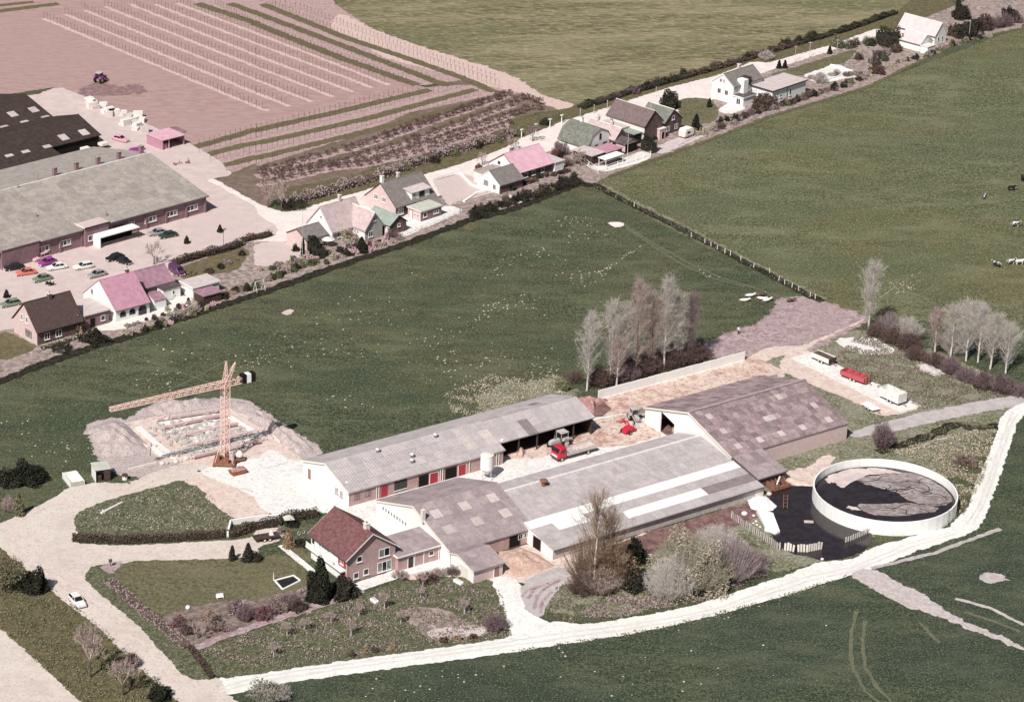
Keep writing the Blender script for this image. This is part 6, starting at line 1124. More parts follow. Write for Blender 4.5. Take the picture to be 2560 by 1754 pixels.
# pale clods and flower heads dotted over the meadow
CL = []
def clods(s, n, sp, s0=.09, s1=.24):
    P = pts(s)
    for i in range(n):
        t = GS.uniform(0, len(P)-1); k = min(int(t), len(P)-2); p = P[k].lerp(P[k+1], t-k); CL.append((p.x+GS.normal(0, sp), p.y+GS.normal(0, sp*1.6), GS.uniform(s0, s1)))
for s, n, sp in (('f 2020 890 2316 790 g 200 660 420 780', 34, 1.6), ('g 760 880 870 830 1000 740 1170 620', 30, .25), ('f 2080 1260 2316 1130 g 100 1160 230 1170', 40, 1.8), ('g 460 470 700 380 560 540 850 560', 36, 1.6), ('g 480 900 640 940 900 850', 36, 1.6), ('f 1480 1500 1850 1360 2150 1220', 36, 1.6), ('f 560 1350 1000 1220 1480 1060', 20, 2.4), ('j 1500 60 2000 250 2316 180 k 200 140 500 150', 130, 3.0), ('i 1900 60 2250 120 2316 60 j 100 30', 40, 2.5), ('i 1250 180 1480 200 1300 345 1600 300', 24, 1.4), ('i 450 850 600 950 800 850', 22, 2.0), ('i 80 780 300 640', 16, 2.6), ('g 1640 800 1760 890 1900 950', 8, .4), ('h 1110 960 1300 990 1180 1040 1340 900', 40, 1.0), ('j 600 410 1100 480', 10, 1.2), ('f 1410 860 1440 920', 4, .3), ('o 400 1200 1500 1400 p 300 800', 40, 5), ('n 700 1500 1300 1350 2100 1300', 24, 4), ('e 1500 1592 i 1700 60', 30, 5), ('f 300 1550 1200 1450', 40, 4), ('l 1350 120 1600 180', 40, 1.2), ('k 150 310 330 340 480 390', 60, .7)): clods(s, n, sp)
V = []; F = []
for x, y, s in CL:
    n = len(V); V += [(x-s, y, .02), (x, y-s*1.2, .02), (x+s, y, .02), (x, y+s*1.2, .02), (x+s*.2, y, s*.55)]; F += [(n, n+1, n+4), (n+1, n+2, n+4), (n+2, n+3, n+4), (n+3, n, n+4)]
tag(MB().add(V, F).build('pale_clods', 'pale_clod'), 'scattered pale clods and flower heads on the meadow', 'clods', kind='stuff')
# ================================================================== VEHICLES, CRANE, FENCES, ANIMALS, SMALL THINGS
def paint(n, c, rough=.35): return mat('paint_'+n, c, rough=rough, spec=.5)
def wheel(root, x, y, r, wd, sub='hub'):
    s = -1 if y < 0 else 1
    t = MB()
    n = 14; V = []; prof = [(r*.62, -.5), (r*.92, -.5), (r, -.3), (r, .3), (r*.92, .5), (r*.62, .5)]
    for rr, o in prof:
        for i in range(n): a = 2*math.pi*i/n; V.append((x+rr*math.cos(a), y+o*wd, r+rr*math.sin(a)))
    F = [(j*n+i, j*n+(i+1) % n, ((j+1) % 6)*n+(i+1) % n, ((j+1) % 6)*n+i) for j in range(6) for i in range(n)]
    w_ = t.add(V, F).build('wheel', 'rubber', root)
    MB().tube((x, y-wd*.38, r), (x, y+wd*.42*s+.0, r), r*.61, r*.55, 12).build('rim', sub, w_)
    return w_
def loft(sec, n=12):
    """body skin from cross-sections (x, half width, z bottom, z top, roundness)"""
    V = []; F = []; k = 10
    for x, hw, z0, z1 in sec:
        h = z1-z0
        for yy, zz in ((-.86, 0), (.86, 0), (1, .22), (1, .62), (.93, .9), (.8, 1), (-.8, 1), (-.93, .9), (-1, .62), (-1, .22)): V.append((x, yy*hw, z0+zz*h))
    for j in range(len(sec)-1):
        for i in range(k): F.append((j*k+i, j*k+(i+1) % k, (j+1)*k+(i+1) % k, (j+1)*k+i))
    F += [tuple(range(k-1, -1, -1)), tuple(range((len(sec)-1)*k, len(sec)*k))]
    return MB().add(V, F)
def car(t, x0, y0, x1, y1, pm, label, style='saloon', name='parked_car', L=4.2, group='cars in the parking lot'):
    a = at(t, x0, y0); b2 = at(t, x1, y1); d = b2-a; c = (a+b2)/2; k = L/4.2
    r = empty(name, c, math.atan2(d.y, d.x), label, 'car' if style != 'van' else 'van', group)
    X = lambda v: v*k
    if style == 'van':
        loft([(X(-2.05), .78, .3, 1.75), (X(-1.9), .84, .27, 1.88), (X(.9), .84, .27, 1.9), (X(1.4), .82, .27, 1.35), (X(1.95), .78, .28, 1.05), (X(2.08), .68, .36, .85)]).build('body', pm, r)
        MB().hexa([(X(.93), -.7, 1.76), (X(1.5), -.72, 1.26), (X(1.5), .72, 1.26), (X(.93), .7, 1.76)], [(X(.97), -.7, 1.84), (X(1.56), -.72, 1.32), (X(1.56), .72, 1.32), (X(.97), .7, 1.84)]).build('windscreen', 'glass', r)
        for s in (-1, 1):
            for p, q in ((-1.7, -.7), (-.5, .7)): MB().box(X(p), X(q), .845*s-.01, .845*s+.01, 1.2, 1.65).build('side_window', 'glass', r)
    else:
        loft([(X(-2.1), .66, .4, .74), (X(-1.98), .78, .3, .86), (X(-1.2), .83, .24, .92), (0, .84, .24, .92), (X(1.0), .83, .24, .9), (X(1.8), .78, .28, .82), (X(2.1), .66, .38, .7)]).build('body', pm, r)
        xr = -1.9 if style == 'estate' else -1.45
        B4 = [(X(xr), -.74), (X(.85), -.74), (X(.85), .74), (X(xr), .74)]; T4 = [(X(xr+.35), -.6), (X(.2), -.6), (X(.2), .6), (X(xr+.35), .6)]
        MB().hexa([(x, y, .9) for x, y in B4], [(x, y, 1.34) for x, y in T4]).build('windows', 'glass', r)
        rf = MB().hexa([(x*1.0, y*1.02, 1.345) for x, y in T4], [(x*.96, y*.92, 1.41) for x, y in T4]).build('roof', pm, r)
        for i in range(4):
            (x, y), (u, v) = B4[i], T4[i]; MB().tube((x, y*1.01, .9), (u, v*1.02, 1.36), .045, n=4).build('pillar', pm, r)
        for s in (-1, 1): MB().tube((X(-.35), .75*s, .9), (X(-.4), .61*s, 1.36), .04, n=4).build('pillar', pm, r)
    for x in (X(1.3), X(-1.3)):
        for y in (-.74, .74): wheel(r, x, y, .31, .18)
    for y in (-.55, .55): MB().box(X(2.06), X(2.12), y-.12, y+.12, .52, .68).build('headlight', 'zinc', r)
    for x, q in ((2.1, 2.18), (-2.18, -2.1)): MB().box(X(min(x, q)), X(max(x, q)), -.72, .72, .36, .5).build('bumper', 'zinc', r)
    return r
PW = paint('white', (.72, .72, .68)); PB = paint('black', (.02, .018, .02)); PO = paint('orange', (.60, .17, .12)); PP = paint('purple', (.30, .05, .27)); PG = paint('grey', (.30, .29, .28)); PGR = paint('green', (.18, .23, .16)); PDG = paint('dark_green', (.035, .06, .045)); PV = paint('plum', (.11, .03, .10)); PPK = paint('pink', (.66, .35, .40)); PR = paint('red', (.50, .02, .045)); PRD = paint('dark_red', (.30, .035, .04)); PC = paint('cream', (.68, .63, .55))
for a in (('e', 215, 835, 45, 860, PB, 'black saloon car parked nearest the warehouse wall at the left'), ('e', 320, 880, 150, 905, PO, 'orange-red saloon car parked in the lot'), ('e', 430, 735, 310, 775, PPK, 'pale pink car parked behind the purple car', 'estate'), ('e', 505, 775, 350, 825, PP, 'bright purple car parked between the pale cars'), ('e', 590, 830, 440, 855, PW, 'white car parked right of the purple car'), ('e', 820, 825, 690, 850, PW, 'white car parked with its nose to a grey one', 'estate'), ('e', 955, 890, 800, 930, PG, 'grey car parked behind the pink-roofed white house'), ('e', 1120, 735, 960, 780, PB, 'large black saloon car in the middle of the lot'), ('e', 455, 930, 310, 965, PGR, 'grey-green car parked in front of the orange one'), ('e', 1600, 540, 1440, 570, PDG, 'dark green car parked near the warehouse canopy'), ('e', 1500, 520, 1345, 545, PG, 'pale grey car half hidden behind the dark green car'), ('e', 170, 1160, 20, 1190, PGR, 'green car parked left of the leftmost brick house', 'estate'), ('e', 1100, 785, 1150, 800, PB, 'small black car behind the large black saloon')):
    car(*a[:5], a[5], a[6], a[7] if len(a) > 7 else 'saloon', L=4.3 if 'small' not in a[6] else 3.4)
car('e', 1540, 850, 1660, 920, PV, 'plum-coloured van beside the garden hedge', 'van', L=4.4)
car('m', 660, 660, 740, 745, PW, 'white car driving along the side road', 'estate', 'car', 4.1, None)
car('a', 1030, 1262, 1150, 1292, PPK, 'pink pickup beside the pink shed', 'saloon', 'pickup_car', 4.3, None)
for i, (x, y) in enumerate(((440, 985), (470, 995))):
    p = at('e', x, y); r = empty('motor_scooter', p, .6, 'dark scooter parked below the grey-green car, %s of two' % ('left', 'right')[i], 'scooter'); wheel(r, -.5, 0, .26, .1); wheel(r, .55, 0, .26, .1)
    loft([(-.6, .14, .35, .8), (-.2, .16, .3, .85), (.2, .12, .25, .5), (.45, .12, .3, .95)]).build('body', PB, r); MB().tube((.5, -.3, 1.0), (.5, .3, 1.0), .03).build('handlebar', 'steel', r)
# red flatbed lorry
r = empty('lorry', FARM.P(45.4, -3.7), FARM.a+math.pi, 'red-cabbed flatbed lorry parked beside the feed silo', 'lorry')
MB().box(-4.3, 3.6, -.42, .42, .65, .9).build('chassis', 'steel', r)
c = loft([(2.35, 1.12, .75, 2.55), (2.5, 1.18, .62, 2.68), (3.7, 1.2, .6, 2.68), (4.1, 1.18, .6, 2.0), (4.25, 1.1, .65, 1.5)]).build('cab', PR, r)
MB().hexa([(3.82, -1.0, 2.5), (4.16, -1.02, 1.85), (4.16, 1.02, 1.85), (3.82, 1.0, 2.5)], [(3.9, -1.0, 2.52), (4.24, -1.02, 1.87), (4.24, 1.02, 1.87), (3.9, 1.0, 2.52)]).build('windscreen', 'glass', c)
for s in (-1, 1): MB().box(2.8, 3.6, 1.2*s-.02, 1.2*s+.02, 1.75, 2.35).build('side_window', 'glass', c)
MB().box(4.26, 4.34, -1.1, 1.1, .55, .8).build('bumper', 'lead', c); MB().box(4.22, 4.3, -.8, .8, 1.0, 1.3).build('grille', 'white_paint', c)
bd = MB().box(-4.4, 2.2, -1.2, 1.2, .95, 1.1).build('load_bed', 'concrete_dirty', r)
for y in (-1.2, 1.14):
    for k in range(3): MB().box(-4.35+k*2.2, -2.22+k*2.2, y, y+.06, 1.102, 1.6).build('sideboard', 'grey_wood', bd)
MB().box(-4.42, -4.36, -1.14, 1.14, 1.102, 1.6).build('tailboard', 'grey_wood', bd); MB().box(2.14, 2.2, -1.14, 1.14, 1.102, 1.75).build('headboard', 'grey_wood', bd)
MB().box(-4.2, -.6, -1.0, 1.0, 1.102, 1.5).build('load', 'sand_yard', bd)
for x in (3.3, -2.6):
    for y in (-.95, .95): wheel(r, x, y, .46, .3)
def tractor(p, a, m, label, loader=False, s=1.0, name='tractor'):
    r = empty(name, p, a, label, 'tractor'); r.scale = (s, s, s)
    for y in (-.8, .8): wheel(r, -.8, y, .78, .42)
    for y in (-.65, .65): wheel(r, 1.25, y, .45, .25)
    loft([(-.1, .3, .75, 1.45), (.6, .33, .7, 1.5), (1.5, .32, .7, 1.4), (1.75, .26, .75, 1.25)]).build('bonnet', m, r)
    MB().box(-1.2, 0, -.32, .32, .5, 1.0).build('gearbox', 'steel', r)
    for y in (-.82, .82): MB().hexa([(-1.55, y-.25, 1.3), (-.1, y-.25, 1.3), (-.1, y+.25, 1.3), (-1.55, y+.25, 1.3)], [(-1.3, y-.25, 1.68), (-.3, y-.25, 1.68), (-.3, y+.25, 1.68), (-1.3, y+.25, 1.68)]).build('mudguard', m, r)
    c = MB().hexa([(-1.3, -.62, 1.5), (0, -.62, 1.5), (0, .62, 1.5), (-1.3, .62, 1.5)], [(-1.2, -.6, 2.35), (-.1, -.6, 2.35), (-.1, .6, 2.35), (-1.2, .6, 2.35)]).build('cab', 'glass', r); MB().box(-1.35, .05, -.7, .7, 2.36, 2.5).build('cab_roof', 'concrete_dirty', c)
    for x, y in ((-1.3, -.63), (-1.3, .63), (0, -.63), (0, .63)): MB().tube((x, y, 1.5), (x*.92-.03, y*.97, 2.37), .05, n=4).build('cab_post', m, c)
    MB().tube((.9, .12, 1.4), (.9, .12, 2.2), .05, n=6).build('exhaust', 'steel', r)
    if loader:
        for y in (-.55, .55): MB().tube((-.1, y, 1.2), (2.5, y, .7), .07, n=5).build('loader_arm', m, r)
        MB().hexa([(2.5, -.9, .2), (3.1, -.9, .15), (3.1, .9, .15), (2.5, .9, .2)], [(2.45, -.9, .9), (2.55, -.9, .95), (2.55, .9, .95), (2.45, .9, .9)]).build('bucket', m, r)
    return r
tractor(FARM.P(45.3, .6), FARM.a+math.pi, 'concrete_dirty', 'old beige tractor with cab between the lorry and the open barn bays', s=1.2)
tractor(FARM.P(64.0, 2.0), FARM.a-1.9, 'concrete_dirty', 'muddy tractor with front loader at the corner of the big barn', True)
tractor(at('a', 915, 745), R(60), PP, 'small purple tractor working on the ploughed field', s=1.1)
# red forage harvester
p = at('w', 1580, 700); r = empty('forage_harvester', p, FARM.a+.3, 'red forage harvester parked in front of the big barn', 'harvester')
loft([(-1.6, .5, .4, 1.0), (-.8, .75, .35, 1.35), (.4, .75, .35, 1.3), (1.0, .6, .4, .9)]).build('body', PR, r); wheel(r, -.9, -.95, .42, .25); wheel(r, -.9, .95, .42, .25)
MB().tube((.2, 0, 1.2), (.1, .6, 2.1), .16, n=8).build('chute', PR, r); MB().tube((.1, .6, 2.1), (-1.6, 1.0, 2.2), .14, n=8).build('spout', PR, r); MB().tube((1.0, -.9, .45), (1.0, .9, .45), .3, n=10).build('pickup_drum', PRD, r)
MB().tube((1.0, .3, .6), (2.4, .5, .4), .07, n=6).build('drawbar', 'rust', r)
p = at('w', 1530, 560); r = empty('red_scraper', p, FARM.a+1.2, 'red upright scraper blade next to the forage harvester', 'implement'); MB().hexa([(-.9, 0, .1), (.9, 0, .1), (.9, .3, .1), (-.9, .3, .1)], [(-.9, .5, 1.2), (.9, .5, .5), (.9, .65, .5), (-.9, .65, 1.2)]).build('blade', PRD, r); MB().tube((0, .3, .5), (0, 1.8, .5), .08).build('arm', PRD, r)
# trailers on the concrete pad
def trailer(t, x0, y0, x1, y1, wd, label, m, hs=.6, deck=.9, front='grey_wood', name='farm_trailer', L=None, load=None, ends=True):
    a = at(t, x0, y0); b2 = at(t, x1, y1); d = b2-a; c = (a+b2)/2; L = L or d.length
    r = empty(name, c, math.atan2(d.y, d.x), label, 'trailer')
    MB().box(-L/2, L/2, -wd/2, wd/2, deck-.14, deck).build('deck', m, r)
    if hs:
        n = max(2, int(L/1.3))
        for y in (-wd/2, wd/2-.07):
            for k in range(n): MB().box(-L/2+k*L/n+.02, -L/2+(k+1)*L/n-.02, y, y+.07, deck+.002, deck+hs).build('side_panel', m, r)
        if ends:
            MB().box(-L/2-.07, -L/2-.002, -wd/2, wd/2, deck-.1, deck+hs).build('end_panel', m, r); MB().box(L/2+.002, L/2+.07, -wd/2, wd/2, deck-.1, deck+hs).build('end_panel', front, r)
    if load: MB().hexa([(-L/2+.1, -wd/2+.1, deck+.01), (L/2-.1, -wd/2+.1, deck+.01), (L/2-.1, wd/2-.1, deck+.01), (-L/2+.1, wd/2-.1, deck+.01)], [(-L/2+.3, -wd/2+.3, deck+hs*.8), (L/2-.3, -wd/2+.3, deck+hs*.7), (L/2-.3, wd/2-.3, deck+hs*.8), (-L/2+.3, wd/2-.3, deck+hs*.9)]).build('load', load, r)
    for x in (-.45, .45):
        for y in (-wd*.4, wd*.4): wheel(r, x, y, .36, .22)
    MB().tube((L/2, 0, deck-.2), (L/2+1.2, 0, .45), .07, n=5).build('drawbar', 'rust', r)
    MB().box(-L/2+.2, L/2-.2, -.3, .3, deck-.35, deck-.145).build('chassis', 'rust', r)
    return r
trailer('l', 420, 60, 575, 125, 2.2, 'white-sided trailer with a dark tailgate, uppermost on the concrete pad', 'wall_cream', .8, .9, 'dark_wood', L=4.6, load='leaf_hedge')
r = trailer('l', 670, 215, 900, 300, 2.1, 'red manure spreader on the concrete pad', paint('dusty_red', (.42, .085, .10), .6), .75, .85, PRD, 'manure_spreader', L=5.6)
for k in range(4): MB().tube((-2.4+k*1.5, -1.0, 1.6), (-2.4+k*1.5, 1.0, 1.6), .06, n=5).build('cross_bar', PRD, r)
for y in (-.5, .5): MB().tube((2.9, y, .5), (2.9, y, 1.9), .22, n=8).build('beater', 'rust', r)
trailer('l', 1060, 420, 1190, 480, 2.3, 'tall grey slatted box trailer, lowest on the concrete pad', 'concrete', 1.7, .9, 'concrete', L=4.8)
trailer('l', 850, 470, 1000, 560, 1.9, 'low white flat trailer beside the tall grey box trailer', 'wall_white', 0, .7, L=3.6)
r = trailer('y', 620, 720, 1000, 660, 1.8, 'old dark flat farm wagon standing on the drive', 'dark_wood', 0, .85, name='farm_wagon', L=4.4); MB().hexa([(.6, -.3, .86), (1.3, -.3, .86), (1.3, .3, .86), (.6, .3, .86)], [(.8, -.05, 1.7), (1.0, -.05, 1.7), (1.0, .05, 1.7), (.8, .05, 1.7)]).build('tarp', 'white_sheet', r)
# caravan
r = empty('caravan', H9.P(3.7, 11.4), H9.a+math.pi/2, 'white box caravan parked beside the pointed conifer', 'caravan')
loft([(-1.7, 1.0, .55, 2.15), (-1.5, 1.1, .5, 2.35), (1.5, 1.1, .5, 2.35), (1.75, 1.0, .6, 2.1)]).build('body', 'wall_cream', r); MB().box(-1.3, 1.3, -1.0, 1.0, 2.352, 2.42).build('roof', 'wall_white', r)
for y in (-1.02, 1.02): wheel(r, -.1, y, .32, .18)
for s in (-1, 1): MB().box(-.9, .2, 1.1*s-.015, 1.1*s+.015, 1.3, 1.85).build('side_window', 'glass', r)
MB().tube((1.7, 0, .6), (2.7, 0, .45), .05, n=5).build('drawbar', 'steel', r)

# ---------------------------------------------------------------- tower crane
def lattice(mb, p, q, s0, s1, n, r=.05, rb=.03, side=None):
    """square lattice boom: returns chord and brace builders"""
    p = Vector(p); q = Vector(q); d = (q-p).normalized(); a = (Vector(side) if side else d.orthogonal()).normalized(); b = d.cross(a).normalized(); ch, brc = mb
    C = []
    for k in range(n+1):
        f = k/n; c = p.lerp(q, f); s = (s0+(s1-s0)*f)/2; C.append([c+a*s+b*s, c-a*s+b*s, c-a*s-b*s, c+a*s-b*s])
    for j in range(4): ch.tube(C[0][j], C[n][j], r, r, 5)
    for k in range(n):
        for j in range(4):
            A, Bp = (C[k][j], C[k+1][(j+1) % 4]) if k % 2 else (C[k][(j+1) % 4], C[k+1][j]); brc.tube(A, Bp, rb, rb, 4, False); brc.tube(C[k+1][j], C[k+1][(j+1) % 4], rb, rb, 4, False)
cb = at('i', 2035, 1005); JZ = 15.2; jt = at('i', 995, 518, JZ); cj = at('i', 2225, 262, JZ); mt = at('i', 2058, 255, JZ)
r = empty('tower_crane', (cb.x, cb.y, 0), 0, 'salmon-coloured lattice tower crane standing over the building site', 'crane'); O = Vector((cb.x, cb.y, 0))
T0 = Vector((0, 0, 1.6)); T1 = Vector((mt.x-O.x, mt.y-O.y, JZ)); T1 = Vector((T1.x*.3, T1.y*.3, JZ)); J1 = Vector((jt.x-O.x, jt.y-O.y, JZ)); dj = (J1-T1).normalized(); CJ = T1-dj*5.2
c1, b1 = MB(), MB(); lattice((c1, b1), T0, T1, 1.15, 1.15, 16, .08, .045); ms = c1.build('mast', 'crane_paint', r); b1.build('mast_bracing', 'crane_paint', ms)
c1, b1 = MB(), MB(); lattice((c1, b1), T1, J1, .95, .6, 30, .075, .04, (0, 0, 1)); ms = c1.build('jib', 'crane_paint', r); b1.build('jib_bracing', 'crane_paint', ms)
c1, b1 = MB(), MB(); lattice((c1, b1), T1, CJ, .95, .95, 6, .075, .04, (0, 0, 1)); ms = c1.build('counter_jib', 'crane_paint', r); b1.build('bracing', 'crane_paint', ms)
for nm, e in (('head_mast', T1+Vector((-dj.x*.2, -dj.y*.2, 4.2))), ('head_mast', T1-dj*2.0+Vector((0, 0, 3.6)))):
    c1, b1 = MB(), MB(); lattice((c1, b1), T1 if 'x' else T1, e, .8, .12, 6, .06, .03); o = c1.build(nm, 'crane_paint', r); b1.build('bracing', 'crane_paint', o)
tips = [T1+Vector((-dj.x*.2, -dj.y*.2, 4.2)), T1-dj*2.0+Vector((0, 0, 3.6))]
for a, b2 in ((tips[0], T1+dj*((J1-T1).length*.6)), (tips[0], tips[1]), (tips[1], CJ)): MB().tube(a, b2+Vector((0, 0, .4)), .025, .025, 4).build('tie_rope', 'steel', r)
bl = CJ+dj*.8; aj = math.atan2(dj.y, dj.x)
for k in range(3):
    o = MB().box(-.42, .42, -.6, .6, -.6, 1.0).build('ballast', 'dark_void' if k != 1 else 'white_paint', r, loc=bl-dj*.9*(k-1)*-1); o.rotation_euler = (0, 0, aj)
o = MB().box(-.4, .5, -.4, .4, -1.3, -.5).build('trolley', 'lead', r, loc=T1+dj*((J1-T1).length*.3)); o.rotation_euler = (0, 0, aj)
MB().tube(T1+dj*((J1-T1).length*.3)+Vector((0, 0, -1.2)), T1+dj*((J1-T1).length*.3)+Vector((0, 0, -6)), .02, .02, 4).build('hoist_rope', 'steel', r)
MB().box(-1.9, 1.9, -1.9, 1.9, .35, .75).build('undercarriage', 'rust', r)
for x in (-1.7, 1.7):
    for y in (-1.7, 1.7): wheel(r, x, y, .3, .25, 'rust')
for x, y, s in ((-1.3, 0, .8), (1.2, .3, .9), (.2, 1.2, .7), (.4, -1.3, .8)): MB().box(x-s/2, x+s/2, y-s/2, y+s/2, .76, .76+s*1.1).build('base_ballast', 'rust' if s < .85 else 'concrete_dirty', r)
for x, y in ((-1.6, -1.6), (1.6, -1.6), (1.6, 1.6), (-1.6, 1.6)): MB().tube((x, y, .75), (x*.35, y*.35, 4.5), .05, .05, 5).build('stay', 'crane_paint', r)
p = at('x', 1850, 1180); r = empty('concrete_mixer', p, .5, 'white-drummed mixer beside the crane base', 'mixer'); MB().lathe([(.25, .9), (.65, 1.2), (.7, 1.6), (.35, 2.1), (.3, 2.15)], 14).build('drum', 'wall_cream', r); MB().box(-.8, .8, -.5, .5, .45, .85).build('frame', 'rust', r); wheel(r, -.5, -.5, .28, .12, 'rust'); wheel(r, -.5, .5, .28, .12, 'rust')
p = at('x', 1830, 1320); r = empty('brick_pallet', p, .6, 'rusty skip of rubble in front of the crane base', 'skip'); MB().hexa([(-1.2, -.7, .05), (1.2, -.7, .05), (1.2, .7, .05), (-1.2, .7, .05)], [(-1.5, -.8, .9), (1.5, -.8, .9), (1.5, .8, .9), (-1.5, .8, .9)]).build('bin', 'rust', r); MB().hexa([(-1.3, -.7, .91), (1.3, -.7, .91), (1.3, .7, .91), (-1.3, .7, .91)], [(-.7, -.4, 1.3), (.7, -.3, 1.2), (.6, .4, 1.3), (-.6, .3, 1.25)]).build('rubble', 'brick_pile', r)
# ---------------------------------------------------------------- building site
def beam(root, O, t, x0, y0, x1, y1, wd, h, m, nm):
    a = at(t, x0, y0)-O; b2 = at(t, x1, y1)-O; d = (b2-a).normalized(); n = Vector((-d.y, d.x, 0))*wd/2; z = Vector((0, 0, h)); B4 = [a-n, b2-n, b2+n, a+n]; return MB().hexa(B4, [p+z for p in B4]).build(nm, m, root)
O = at('x', 1000, 1110); r = empty('house_foundation', O, 0, 'pale concrete foundation of a new house in the building site', 'foundation')
for q in ((670, 785, 1025, 1090, .9), (1000, 1110, 1560, 1000, .5), (1720, 655, 2100, 890, .8), (840, 1020, 1000, 1140, .7)): beam(r, O, 'x', *q[:4], q[4], .35, 'concrete', 'footing')
for q in ((900, 700, 1620, 590), (950, 800, 1640, 650), (1210, 880, 1830, 745), (1240, 1010, 2060, 835), (1330, 1130, 2110, 945)): beam(r, O, 'x', *q, .45, .5, 'brick_rose', 'wall_course'); beam(r, O, 'x', q[0], q[1]+20, q[2], q[3]+20, .42, .2, 'red_soil', 'trench')
for s in ('x 860 730 1560 620 1600 640 930 770', 'x 930 830 1640 680 1660 760 1150 860', 'x 1260 910 1600 830 1640 880 1280 970', 'x 1260 1050 1660 960 1840 900 2040 860 2080 900 1350 1090', 'j 20 960 130 870 330 985 80 1060'): sheet('concrete_slab', pts(s), .14, 'concrete_yard', .1, fringe=.2)
flush_sheets(.13, .003)
for i, q in enumerate(((420, 770, 790, 1015), (1740, 570, 2240, 915), (500, 755, 740, 700), (1090, 620, 1640, 525), (560, 1270, 890, 1190), (800, 1110, 825, 970), (2240, 880, 2321, 960), (1870, 1500, 2000, 1535), (1000, 1110, 1170, 1170))):
    O = at('x', q[0], q[1]); r = empty('timber_board', O, 0, 'long pale timber board lying at the building site, %s' % ('across the left spoil heap', 'along the right side', 'at the back left', 'along the back', 'beside the site hut', 'propped at the left corner', 'at the far right end', 'on the farmyard sand', 'at the front corner')[i], 'board'); beam(r, O, 'x', *q, .22, .28, 'grey_wood' if i % 2 else 'wall_cream', 'plank')
gd = np.random.default_rng(33); DV = MB(); SP = pts('x 560 740 1600 560 2200 880 1900 1100 1000 1170')
for k in range(420):
    q = gd.dirichlet(np.ones(5)*.8); p = sum((SP[i]*float(q[i]) for i in range(5)), Vector((0, 0, 0))); a, l, wd, h = gd.uniform(0, 3.14), gd.uniform(.15, .9), gd.uniform(.06, .3), gd.uniform(.15, .4); d = Vector((math.cos(a), math.sin(a), 0))*l; n2 = Vector((-math.sin(a), math.cos(a), 0))*wd; B4 = [p-d-n2, p+d-n2, p+d+n2, p-d+n2]; DV.hexa(B4, [v+Vector((0, 0, h)) for v in B4])
tag(DV.build('site_debris', 'grey_wood'), 'scattered boards, blocks and rubble over the building site', 'debris', kind='stuff')
for i, (x, y) in enumerate(((1250, 1150), (1380, 960), (1500, 860), (1020, 690), (1130, 1190), (970, 1210), (1960, 1000), (2120, 930))):
    p = at('x', x, y); r = empty('block_stack', p, .6, 'small stack of pale building blocks on the site, %s from the left end of the list of stacks' % nth(i), 'block stack'); r['label'] = 'stack of pale building blocks at the site, %s' % ('in front of the second wall', 'in the middle bay', 'beside the third wall', 'at the back left', 'front left by the drive', 'beside the timber at the left', 'right of the crane', 'at the right corner')[i]
    for q in range(3): MB().box(-.6+q*.42, -.2+q*.42, -.4, .4, .14, .5+.2*(q % 2)).build('block', 'concrete' if q != 1 else 'brick_rose', r)
def mound(name, label, cat, P, h, m, seed=1, lump=.35, n=34):
    c = sum((Vector((p.x, p.y)) for p in P), Vector((0, 0)))/len(P); g = np.random.default_rng(seed); K = len(P); V = [(0, 0, h)]; F = []; rings = 9; ph = g.uniform(0, 6.28, 8)
    for j in range(1, rings+1):
        f = j/rings
        for i in range(n):
            t = i/n*K; a = P[int(t) % K]; b2 = P[(int(t)+1) % K]; e = Vector((a.x, a.y)).lerp(Vector((b2.x, b2.y)), t-int(t))-c
            x, y = e.x*f, e.y*f; z = h*(1-f**1.8)*(1+lump*(math.sin(x*1.1+ph[0])*math.cos(y*1.3+ph[1])+.5*math.sin(x*2.7+ph[2]+y*2.1)))+g.normal(0, .05*h)*(f < .99); V.append((x, y, max(z, .0) if f < .99 else -.05))
    for i in range(n): F.append((0, 1+i, 1+(i+1) % n))
    for j in range(rings-1):
        for i in range(n): F.append((1+j*n+i, 1+(j+1)*n+i, 1+(j+1)*n+(i+1) % n, 1+j*n+(i+1) % n))
    o = MB().add(V, F).build(name, m, None, True, (c.x, c.y, 0)); return tag(o, label, cat)
mound('spoil_heap', 'large mauve heap of dug earth left of the foundation', 'heap', pts('x 80 830 180 740 400 690 530 730 800 990 780 1060 500 1120 260 1120 230 1010'), 1.5, 'spoil', 1)
mound('spoil_heap', 'long mauve heap of dug earth behind the foundation', 'heap', pts('x 780 580 980 480 1230 510 1560 450 1640 500 1300 590 1080 610 900 640'), 1.3, 'spoil', 2)
mound('spoil_heap', 'long mauve heap of dug earth right of the foundation', 'heap', pts('x 1740 470 1860 470 2010 560 2321 770 j 540 880 530 930 420 950 300 860 x 2240 860 1900 640'), 1.5, 'spoil', 3)
mound('straw_heap', 'pinkish straw and dung heap between the small shed and the lean-to', 'heap', pts('n 2190 230 2316 210 o 60 190 230 250 400 360 330 400 120 460 20 470 n 2200 420'), 1.1, 'straw', 4)
mound('rubble_heap', 'reddish brick rubble at the end of the long barn', 'heap', pts('w 840 190 1000 180 1150 230 1300 230 1100 330 1080 440 1000 440 900 300'), 1.0, 'brick_pile', 5, .6)
mound('lime_heap', 'white lime heap at the edge of the slurry pond', 'heap', pts('z 500 400 640 340 780 350 860 420 960 500 900 570 780 590 560 540'), .9, 'white_sheet', 6)
mound('sand_heap', 'pale mud bank between the barn extension and the slurry tank', 'heap', pts('z 1080 90 1150 60 1460 170 1440 215 1200 200'), .5, 'sand_yard', 7)
mound('earth_heap', 'orange earth heap under the open barn bays', 'heap', pts('w -50 980 60 950 90 980 40 1080 -60 1090'), .9, 'straw', 8)
